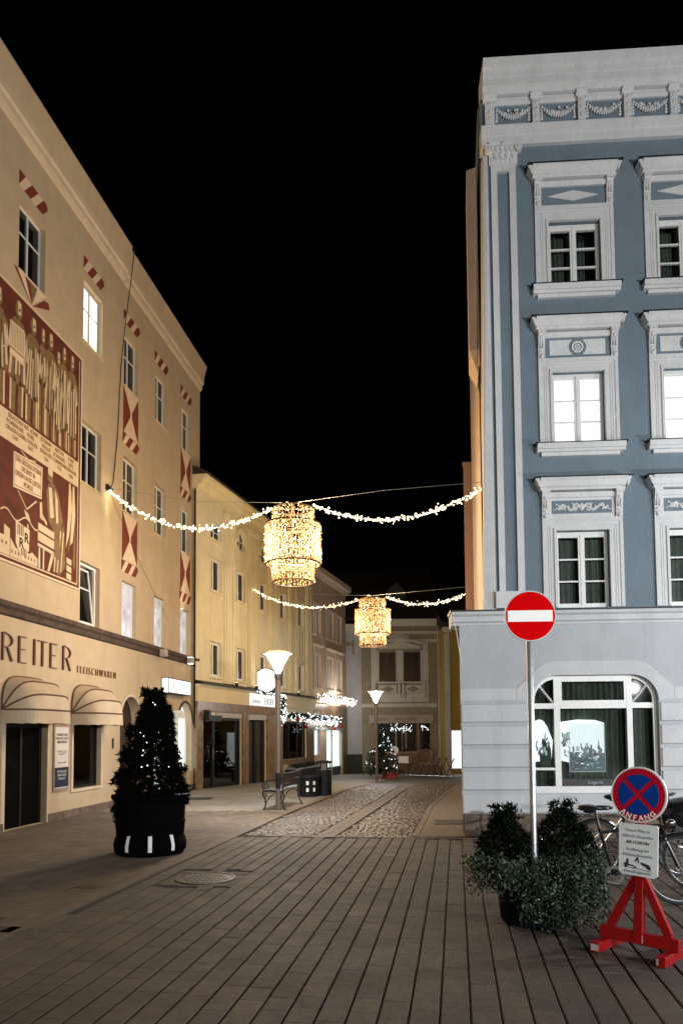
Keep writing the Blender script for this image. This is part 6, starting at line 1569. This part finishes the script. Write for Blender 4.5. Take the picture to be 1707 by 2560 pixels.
for (cx_, cz_, rr_, n_) in ((-.47, .26, .09, 60), (-.45, -.22, .10, 50), (.33, .62, .09, 60), (.40, .36, .10, 70), (.10, 1.46, .09, 60), (-.06, 1.50, .08, 50), (-.36, .60, .08, 50), (.46, .10, .08, 40), (-.30, .95, .08, 40), (.24, 1.05, .08, 50)):
    for _ in range(n_): needles(cm, Vector((cx_ + q.gauss(0, rr_ * .5), q.gauss(0, .06) - .05, cz_ + q.gauss(0, rr_ * .6))), 8, .07, .012, q)
for _ in range(340):   # shoots hanging over the rim
    a = q.random() * 6.28; needles(cm, Vector(((.42 + .10 * q.random()) * math.cos(a), (.42 + .08 * q.random()) * math.sin(a), q.uniform(-.34, .1) * (1 if math.cos(a) < .3 else .3))), 8, .075, .014, q)
tag(cm.build('foliage', leaf_dark, ct, recalc=False), kind='stuff')
bl = MB()
for (px_, pz_) in ((-.08, .93), (-.03, .88), (.02, .79), (-.02, .68), (-.03, .61), (-.03, .45), (.05, .47), (.07, 1.36), (.10, 1.33), (.35, .45)):
    one('bulb', bulb_white, ct, lambda m: m.ball((px_, -CR(max(.05, pz_ / 1.52)) * .92 - .03, pz_), q.uniform(.006, .010), 1), recalc=False)
one('rim_litter', mat('pale_litter', (.45, .43, .40), .8, var=.3), tp, lambda m: [m.ball((.50, -.06, .845), (.05, .04, .014), 1), m.ball((.46, .10, .845), (.04, .05, .012), 1), m.ball((.42, -.16, .845), (.05, .04, .012), 1), m.ball((.52, .04, .843), (.03, .03, .010), 1)])

# planter with dwarf conifers and trailing plants at the right
rpn = empty('round_planter', (1.76, 6.78, 0), 0, 'dark navy round tub holding the green plants and the no entry sign', 'planter')
one('tub', pot_navy, rpn, lambda m: m.lathe([(.32, 0), (.34, .03), (.37, .36), (.40, .38), (.40, .43), (.36, .43), (.35, .40), (.02, .40)], n=28), smooth=True)
one('tub_label', reflector, rpn, lambda m: m.poly(((-.13, -.378, .235), (-.085, -.384, .225), (-.08, -.388, .285), (-.125, -.384, .295))), recalc=False)
for k, (x, y, h, r, lab) in enumerate(((1.50, 6.95, .50, .27, 'dark dwarf cypress left of the no entry sign post'), (2.03, 6.92, .53, .32, 'dark dwarf cypress right of the no entry sign post'))):
    e = empty('dwarf_cypress', (x, y, .44), 0, lab, 'shrub', 'dwarf cypresses in the navy tub')
    q = random.Random(30 + k)
    RR = lambda t: r * (1.0 - .22 * t if t < .55 else .88 * max(0, (1.02 - t) / .47) ** .7)
    tree_limbs(e, h * .9, 10, RR, .015, q)
    m = MB()
    for _ in range(900):
        t = q.random(); rr = RR(t) * q.random() ** .4; a = q.random() * 6.28
        needles(m, Vector((rr * math.cos(a), rr * math.sin(a), h * t)), 6, .055, .008, q, .9)
    for (a, tt) in ((.5, .09), (2.2, -.08), (4, .03)):
        for _ in range(60): needles(m, Vector((tt + q.gauss(0, .03), .03 * math.cos(a), h * q.uniform(.85, 1.16))), 4, .05, .007, q, 1.2)
    tag(m.build('foliage', leaf_cyp, e, recalc=False), kind='stuff')
iv = empty('trailing_plant', (1.78, 6.76, .40), 0, 'bushy pale green plants trailing over the navy tub', 'plant')
q = random.Random(55); m = MB(); stm = MB()
def leaf(mb, p, s, q):
    n = Vector((q.gauss(0, 1), q.gauss(0, 1) - .5, q.gauss(0, 1) + .7)).normalized(); u = n.cross(Vector((q.gauss(0, 1), q.gauss(0, 1), q.gauss(0, 1)))).normalized(); v = n.cross(u)
    mb.poly((p - u * s, p - u * s * .2 + v * s * .5 + n * s * .15, p + u * s, p - u * s * .2 - v * s * .5 + n * s * .15))
for k in range(760):
    a = q.random() * 6.28; c, s = math.cos(a), math.sin(a)
    reach = q.uniform(.36, .62) * (1.14 if c < -.5 else 1.0); drop = q.uniform(-.14, .52) * (1.0 if s < .3 else .5)
    if c < -.55: drop *= .45
    P0 = Vector((.28 * c, .28 * s, .03)); P1 = Vector((reach * .75 * c, reach * .75 * s, q.uniform(.10, .26))); P2 = Vector((reach * c, reach * s * .9, .12 - drop))
    g = lambda t: P0 * (1 - t) ** 2 + P1 * 2 * t * (1 - t) + P2 * t * t
    if k % 3 == 0: stm.tube([g(t / 5) for t in range(6)], .004, 3, caps=False)
    for j in range(22):
        t = q.uniform(.15, 1.02); leaf(m, g(t) + Vector((q.gauss(0, .022), q.gauss(0, .022), q.gauss(0, .022))), q.uniform(.012, .026), q)
for k in range(230):      # strands hanging down the front of the tub
    a = q.uniform(4.2, 6.7); c, s = math.cos(a), math.sin(a); r_ = q.uniform(.40, .50); zb = q.uniform(-.37, .0)
    for j in range(16):
        t = q.random(); leaf(m, Vector((r_ * c * (1 + .08 * t), r_ * s * (1 + .08 * t), .06 * (1 - t) + zb * t)) + Vector((q.gauss(0, .025), q.gauss(0, .02), q.gauss(0, .02))), q.uniform(.012, .024), q)
stm.build('stems', bark, iv, recalc=False)
tag(m.build('foliage', leaf_ivy, iv, recalc=False), kind='stuff')

# ------------------------------------------------------------------ traffic signs
ns = empty('no_entry_sign', (1.745, 6.83, 0), R(-2), 'red no entry sign on a galvanised post rising from the planter', 'traffic sign')
one('post', steel, ns, lambda m: m.lathe([(.030, .38), (.030, 2.96), (.026, 2.965)], n=16), smooth=True)
one('post_cap', sheet_black, ns, lambda m: m.lathe([(.034, 2.95), (.036, 2.985), (.030, 3.0)], n=14), smooth=True)
one('rim', win_grey, ns, lambda m: [m.disc_y((0, 2.765), .233, -.052, -.036, 48), m.ring_y((0, 2.765), .226, .236, -.058, -.034, 48)])
one('face', sign_red, ns, lambda m: m.disc_y((0, 2.765), .225, -.0555, -.0525, 48))
one('white_bar', sign_white, ns, lambda m: m.box((-.205, -.0575, 2.765 - .052), (.205, -.0558, 2.765 + .052)))
one('clamp', steel, ns, lambda m: [m.box((-.05, -.036, z), (.05, .035, z + .03)) for z in (2.65, 2.85)])
AN = R(-43)
an = empty('no_stopping_sign', (2.25, 5.76, 0), AN, 'no stopping sign marked ANFANG with a notice on a red wooden stand', 'traffic sign')
an.rotation_euler = (R(-2), R(2.0), AN)
zc = 1.21; RR_ = .208
one('plate', win_white, an, lambda m: [m.disc_y((0, zc), RR_ + .004, -.060, -.042, 48), m.ring_y((0, zc), RR_ - .006, RR_ + .006, -.064, -.040, 48)])
one('red_face', sign_red2, an, lambda m: m.disc_y((0, zc), RR_ - .007, -.0635, -.0605, 48))
rb = RR_ * .745; hb = RR_ * .085
for k in range(4):
    a0 = k * PI / 2
    def sec(m):
        # sector between two crossing bars (bars at 45 deg)
        P = []
        d = hb / math.sin(PI / 4)
        P.append((d * math.cos(a0), d * math.sin(a0)))
        da = math.asin(hb / rb)
        s_, e_ = a0 - PI / 4 + da, a0 + PI / 4 - da
        for j in range(11): P.append((rb * math.cos(s_ + (e_ - s_) * j / 10), rb * math.sin(s_ + (e_ - s_) * j / 10)))
        m.prism([(x, zc + z) for x, z in P], -.0655, -.0638)
    one('blue_sector', sign_blue, an, sec)
for j, ch in enumerate('ANFANG'):
    a = R(-90 + (-2.5 + j) * 15.5); rr = RR_ * .945
    text(ch, .056, an, (rr * math.cos(a), -.0662, zc + rr * math.sin(a)), sign_white, .001, rot=(PI / 2, a + PI / 2 if False else -(a + PI / 2), 0), off=.0012)
one('clamp', steel, an, lambda m: m.box((-.04, -.0415, zc - .02), (.04, .03, zc + .02)))
nt_ = one('notice', paper_m, an, lambda m: m.prism([(-.145, .615), (-.12, .595), (.125, .590), (.15, .612), (.148, .965), (.14, .985), (-.148, .985), (-.15, .98)], -.052, -.040))
text('Dieser Platz ist', .030, nt_, (-.0, -.0535, .925), ink_grey, .0006); text('DEN 23. November', .029, nt_, (-.0, -.0535, .880), ink_grey, .0006); text('AB 17.30 Uhr', .032, nt_, (-.0, -.0535, .834), ink, .0006, off=.0006)
text('Eroffnung des', .031, nt_, (.0, -.0535, .780), ink_grey, .0006); text('Weihnachtsmarkts', .030, nt_, (-.0, -.0535, .738), ink_grey, .0006)
def tow(m):
    m.prism([(-.105, .682), (-.09, .682), (-.085, .715), (-.07, .715), (-.07, .675), (-.03, .672), (-.03, .662), (-.105, .662)], -.0535, -.0522)
    m.prism([(.02, .700), (.05, .695), (.085, .685), (.098, .668), (.10, .648), (.075, .652), (.06, .668), (.03, .680)], -.0535, -.0522)
    m.prism([(-.025, .70), (-.005, .735), (.004, .735), (.012, .690), (.004, .690), (-.002, .715), (-.015, .698)], -.0535, -.0522)
    m.prism([(-.11, .653), (.10, .636), (.10, .640), (-.11, .657)], -.0535, -.0522)
    m.disc_y((-.088, .655), .010, -.0538, -.0522, 10); m.disc_y((-.02, .655), .010, -.0538, -.0522, 10)
one('tow_truck_mark', ink, nt_, tow)
text('Abschleppzone', .034, nt_, (0, -.0535, .612), ink_grey, .0006)
sd_ = an
one('post', red_wood, sd_, lambda m: m.box((-.034, -.034, .10), (.034, .034, 1.02)), bevel=.004)
for s in (-1, 1):
    def brace(m):
        m.prism([(s * .034, .50), (s * .034, .62), (s * .245, .20), (s * .245, .17), (s * .19, .17)], -.025, .025)
    one('brace', red_wood, sd_, brace)
    one('foot', red_wood, sd_, lambda m: m.box((s * .245 - .035, -.235, .0), (s * .245 + .035, .235, .075)), bevel=.004)
    one('worn_end', mat('bare_wood', (.42, .36, .33), .8, var=.2), sd_, lambda m: m.box((s * .245 - .030, -.2365, .012), (s * .245 + (.030 if s < 0 else -.015), -.2352, .060)))
one('cross_bar', red_wood, sd_, lambda m: m.box((-.30, -.030, .0752), (.30, .030, .168)), bevel=.004)
one('bar_scuff', mat('bare_wood2', (.42, .36, .33), .8, var=.2), sd_, lambda m: m.box((.03, -.0315, .09), (.04, -.0302, .15)))

# ------------------------------------------------------------------ bicycles
rim_m = mat('dull_rim', (.28, .29, .30), .4, metal=.8, var=.1)
def bicycle(x, y, rz, label, basket=False):
    e = empty('bicycle', (x, y, 0), rz, label, 'bicycle', 'bicycles parked by the grey corner house'); e.rotation_euler = (R(4), 0, rz)
    rw = .335; xr, xf = -.53, .55
    for nm, cx in (('rear', xr), ('front', xf)):
        w = one('wheel', rim_m, e, lambda m: m.tube([(cx + (rw - .03) * math.cos(t), 0, rw + (rw - .03) * math.sin(t)) for t in [2 * PI * k / 40 for k in range(40)]], .010, 6, closed=True), smooth=True)
        one('tyre', rubber, w, lambda m: m.tube([(cx + rw * .962 * math.cos(t), 0, rw + rw * .962 * math.sin(t)) for t in [2 * PI * k / 40 for k in range(40)]], .019, 7, closed=True), smooth=True)
        one('spokes', chrome, w, lambda m: [m.tube([(cx + .02 * math.cos(2 * PI * k / 28 + .7 * (-1) ** k), .018 * (-1) ** k, rw + .02 * math.sin(2 * PI * k / 28)), (cx + (rw - .035) * math.cos(2 * PI * k / 28), 0, rw + (rw - .035) * math.sin(2 * PI * k / 28))], .0016, 3, caps=False) for k in range(28)])
        one('hub', chrome, w, lambda m: m.tube([(cx, -.05, rw), (cx, .05, rw)], .022, 8))
        one('mudguard', bike_black, e, lambda m: m.tube([(cx + (rw + .025) * math.cos(t), 0, rw + (rw + .025) * math.sin(t)) for t in [R(20 if nm == 'rear' else 35) + R(170 if nm == 'rear' else 120) * k / 14 for k in range(15)]], .020, 6), smooth=True)
    bb = (-.08, 0, .29); st_ = (-.21, 0, .74); ht = (.38, 0, .78); hb_ = (.41, 0, .66)
    one('frame', bike_black, e, lambda m: [m.tube([bb, st_], .017, 8), m.tube([(-.205, 0, .70), ht], .016, 8), m.tube([bb, hb_], .019, 8), m.tube([ht, hb_], .021, 8), m.tube([bb, (xr, .04, rw)], .010, 6), m.tube([bb, (xr, -.04, rw)], .010, 6), m.tube([hb_, (xf, .05, rw)], .012, 6), m.tube([hb_, (xf, -.05, rw)], .012, 6)], smooth=True)
    one('stays', steel, e, lambda m: [m.tube([(-.20, 0, .70), (xr, .04, rw)], .010, 6), m.tube([(-.20, 0, .70), (xr, -.045, rw)], .010, 6)])
    one('seat_post', chrome, e, lambda m: m.tube([st_, (-.245, 0, .90)], .013, 8))
    one('saddle', bike_black, e, lambda m: (m.ball((-.32, 0, .945), (.11, .085, .035), 2), m.ball((-.20, 0, .945), (.13, .035, .026), 2), m.ball((-.30, 0, .915), (.07, .06, .03), 1)), smooth=True)
    one('handlebar', chrome, e, lambda m: [m.tube([ht, (.36, 0, .98)], .013, 8), m.tube([(.20, -.30, 1.0), (.30, -.24, 1.01), (.36, -.05, .98), (.36, .05, .98), (.30, .24, 1.01), (.20, .30, 1.0)], .012, 8)], smooth=True)
    for s in (-1, 1):
        one('grip', rubber, e, lambda m: m.tube([(.25, s * .275, 1.006), (.14, s * .315, .995)], .017, 8))
        one('crank', chrome, e, lambda m: m.tube([(bb[0], s * .06, bb[2]), (bb[0] + s * -.14, s * .07, bb[2] - s * .09)], .010, 6))
        one('pedal', rubber, e, lambda m: m.box((bb[0] + s * -.14 - .04, s * .12 - .045, bb[2] - s * .09 - .012), (bb[0] + s * -.14 + .04, s * .12 + .045, bb[2] - s * .09 + .012)))
    one('chainring', chrome, e, lambda m: m.ring_y((bb[0], bb[2]), .065, .095, -.050, -.044, 24))
    one('chain_guard', chrome, e, lambda m: m.tube([(bb[0] + .08, -.055, bb[2] - .10), (xr + .05, -.055, rw - .07)], .010, 6))
    one('rack', black_metal, e, lambda m: [m.tube([(-.26, s * .05, .72), (-.80, s * .05, .74)], .007, 5) for s in (-1, 1)] + [m.tube([(-.75, s * .06, .73), (xr, s * .05, rw)], .006, 5) for s in (-1, 1)] + [m.tube([(-.8 + k * .12, -.05, .735), (-.8 + k * .12, .05, .735)], .005, 4) for k in range(4)])
    one('headlight', chrome, e, lambda m: m.ball((.47, 0, .80), (.05, .035, .035), 2), smooth=True)
    if basket:
        one('covered_basket', bike_black, e, lambda m: [m.ball((.58, 0, .80), (.36, .24, .19), 3), m.box((.33, -.14, .60), (.78, .14, .80))], smooth=True)
    return e
bicycle(2.75, 7.42, R(-6), 'black bicycle with raised saddle behind the no stopping sign')
bicycle(4.32, 7.95, R(174), 'black bicycle with covered front basket at the right picture edge', True)
bicycle(3.42, 8.7, R(8), 'black bicycle standing in the second row beneath the arched window')
bag = empty('saddle_bag', (2.98, 7.40, .60), R(-6), 'black pannier bag hanging on the bicycle behind the notice', 'bag')
one('bag', mat('black_bag', (.010, .010, .011), .6, var=.3), bag, lambda m: m.box((-.14, -.06, -.14), (.14, .06, .14)), bevel=.03)
one('flap', mat('grey_flap', (.20, .21, .21), .6, var=.2), bag, lambda m: m.box((-.14, -.068, .06), (.10, -.061, .13)))

# ------------------------------------------------------------------ bench, bins
bn = empty('park_bench', (-1.375, 17.42, 0), math.atan2(1.55, .30), 'cast iron scroll bench with wooden slats beside the near street lamp', 'bench')
# local x along the bench, local y towards the front (left)
def spiral(c, r, a0, turns, n=18, k=.75): return [(c[0] + r * (1 - k * j / n) * math.cos(a0 + turns * 2 * PI * j / n), c[1] + r * (1 - k * j / n) * math.sin(a0 + turns * 2 * PI * j / n)) for j in range(n + 1)]
for s in (-.76, .76):
    def sidef(m):
        Y = lambda p: [(s, y, z) for y, z in p]
        m.tube(Y([(.24, 0), (.235, .02), (.20, .12), (.22, .25), (.27, .33), (.26, .40), (.18, .42), (0, .41), (-.18, .40)]), .017, 6)
        m.tube(Y([(-.25, 0), (-.24, .02), (-.17, .18), (-.16, .32), (-.18, .42), (-.21, .60), (-.25, .80)]), .017, 6)
        m.tube(Y([(.20, .14), (.10, .30), (-.02, .36), (-.12, .33), (-.16, .25)]), .013, 6)
        m.tube(Y([(-.21, .62), (0.0, .66), (.16, .65), (.26, .60), (.28, .52), (.25, .44)]), .016, 6)
        m.tube(Y(spiral((.19, .54), .085, 1.2, -1.4)), .012, 6)
        m.tube(Y(spiral((.23, .32), .055, 2.0, 1.3)), .010, 6)
        m.ball((s, .24, .01), (.03, .045, .015), 1); m.ball((s, -.25, .01), (.03, .045, .015), 1)
    one('side_frame', black_metal, bn, sidef, smooth=True)
slat_m = mat('dark_bench_slat', (.035, .030, .026), .28, var=.3, scale=6, stretch=(.2, 6, 6), coat=.4)
for k in range(5): one('seat_slat', slat_m, bn, lambda m: m.box((-.80, -.155 + k * .085, .42), (.80, -.085 + k * .085, .445)), bevel=.004)
for k in range(4):
    z = .50 + k * .085; y = -.195 - (z - .45) * .15
    one('back_slat', slat_m, bn, lambda m: m.box((-.80, y, z), (.80, y + .022, z + .065)), bevel=.004)
b1 = empty('round_bin', (-.92, 20.25, 0), 0, 'low round black tub with two white reflective strips behind the bench', 'planter')
one('tub', bin_m, b1, lambda m: m.lathe([(.28, 0), (.30, .02), (.32, .48), (.34, .50), (.34, .54), (.30, .54), (.29, .48), (.02, .48)], n=24), smooth=True)
for a in (-92, -58):
    t = R(a); one('reflective_strip', reflector, b1, lambda m: [m.poly([(.318 * math.cos(t + d), .318 * math.sin(t + d), z) for d, z in ((-.10, z0), (.10, z0), (.10, z0 + .10), (-.10, z0 + .10))]) for z0 in (.14, .32)], recalc=False)
b2 = empty('ash_bin', (-.50, 20.5, 0), R(12), 'tall black litter bin with open hooded top behind the bench', 'litter bin')
one('body', bin_m, b2, lambda m: m.lathe([(.21, 0), (.21, .70), (.19, .70)], n=20), smooth=True)
one('hood', bin_m, b2, lambda m: [m.lathe([(.22, .88), (.22, .93), (.10, .96)], n=20)] + [m.tube([(.19 * math.cos(a), .19 * math.sin(a), .69), (.19 * math.cos(a), .19 * math.sin(a), .90)], .018, 5) for a in (.4, 1.9, 3.5, 5.0)])
pbx = empty('planter_box', (-1.55, 30.0, gz(30.0)), R(74), 'long low dark planter box under the yellow house window', 'planter')
one('box', sheet_black, pbx, lambda m: m.box((-1.5, -.25, 0), (1.5, .25, .52)))
one('rim', steel, pbx, lambda m: m.box((-1.52, -.27, .521), (1.52, .27, .55)))
bx = empty('box_plants', (-1.55, 30.0, gz(30.0) + .55), R(74), 'low evergreen plants in the long planter box', 'plant')
q = random.Random(77); m = MB()
for _ in range(260): needles(m, Vector((q.uniform(-1.4, 1.4), q.uniform(-.2, .2), q.uniform(0, .15))), 6, .09, .012, q, .8)
tag(m.build('foliage', leaf_fir, bx, recalc=False), kind='stuff')

# ------------------------------------------------------------------ Christmas tree and the far barrier
xt = empty('christmas_tree', (1.72, 31.5, gz(31.5)), 0, 'small Christmas tree with white fairy lights at the end of the lane', 'tree')
q = random.Random(91)
XR = lambda t: 1.0 * (1 - t) ** .9 * .98
tree_limbs(xt, 2.2, 60, lambda t: XR(t), .045, q)
m = MB()
for k in range(150):
    t = q.random() ** 1.3; a = q.random() * 6.28; L_ = XR(t) * q.uniform(.75, 1.08)
    for j in range(int(6 + 13 * L_)):
        s = q.random() ** .6; p = Vector((L_ * s * math.cos(a), L_ * s * math.sin(a), .28 + 1.9 * t - .10 * s * L_ + q.gauss(0, .02)))
        needles(m, p + Vector((q.gauss(0, .04), q.gauss(0, .04), 0)), 6, .09, .012, q, .1)
tag(m.build('crown', leaf_fir, xt, recalc=False), kind='stuff')
m = MB()
for k in range(44):
    t = q.random() ** 1.2; a = q.uniform(PI, 2 * PI); r = XR(t) * q.uniform(.8, 1.05); m.ball((r * math.cos(a), r * math.sin(a), .30 + 1.88 * t), q.uniform(.011, .022), 1)
m.build('bulbs', bulb_white, xt, recalc=False)
one('star_twig', leaf_fir, xt, lambda m: m.tube([(0, 0, 2.05), (.02, 0, 2.32)], [.02, .004], 5))
xp = empty('tree_pot', (2.0, 31.2, gz(31.2)), 0, 'red square pot at the foot of the Christmas tree', 'planter')
one('pot', mat('red_pot', (.16, .012, .012), .6, var=.2), xp, lambda m: m.slab([(-.32, -.28), (.32, -.28), (.32, .28), (-.32, .28)], 0, .30), bevel=.02)
bo = empty('barrier_board', (2.75, 34.5, gz(34.5)), 0, 'small white board on two thin legs beside the Christmas tree', 'barrier')
one('board', sign_white, bo, lambda m: m.box((-.15, -.02, .62), (.33, .02, .94)))
one('leg', sheet_black, bo, lambda m: m.box((.28, -.02, 0), (.32, .02, .62))); one('leg', sign_white, bo, lambda m: m.box((-.24, -.02, 0), (-.17, .02, .55)))
rsn = empty('round_mirror', (2.40, 34.2, gz(34.2)), 0, 'small round white sign on a thin post behind the Christmas tree', 'traffic sign')
one('plate', sign_white, rsn, lambda m: m.disc_y((0, 1.22), .20, -.02, 0.0, 28)); one('smudge', ink, rsn, lambda m: m.prism([(-.12, 1.12), (0, 1.08), (.02, 1.18), (-.1, 1.3)], -.024, -.0205)); one('post', steel, rsn, lambda m: m.tube([(0, .02, 0), (0, .02, 1.3)], .02, 6))
fb = empty('scissor_barrier', (0, 0, 0), 0, 'rust brown folding scissor barrier closing the end of the lane', 'barrier')
A0, A1 = Vector((3.05, 35.3)), Vector((4.85, 32.6))
n = 7
for k in range(n):
    for sg_ in (0, 1):
        p = A0.lerp(A1, (k + 0.0) / n); p2 = A0.lerp(A1, (k + 1.15) / n); zg = gz(p.y)
        zz = (.08, .86) if sg_ else (.86, .08)
        off = Vector((.02, .02)) * (1 if sg_ else -1)
        one('lattice_bar', rust, fb, lambda m: m.tube([(p.x + off.x, p.y + off.y, zg + zz[0]), (p2.x + off.x, p2.y + off.y, zg + zz[1])], .026, 6))
one('foot_rail', steel, fb, lambda m: m.tube([(A0.x, A0.y, gz(A0.y) + .05), (A1.x + .2, A1.y - .3, gz(A1.y) + .05)], .03, 6))

fw = MB(); fw.tube([LH_M @ Vector(v) for v in ((2.42, -.06, 7.46), (3.4, -.03, 6.75), (5.0, -.02, 5.75), (6.4, -.02, 4.95))], .004, 4)
fwo = fw.build('thin_wire', cable_black); tag(fwo, 'thin slack wire slanting down the salmon wall from the garland hook', 'wire')
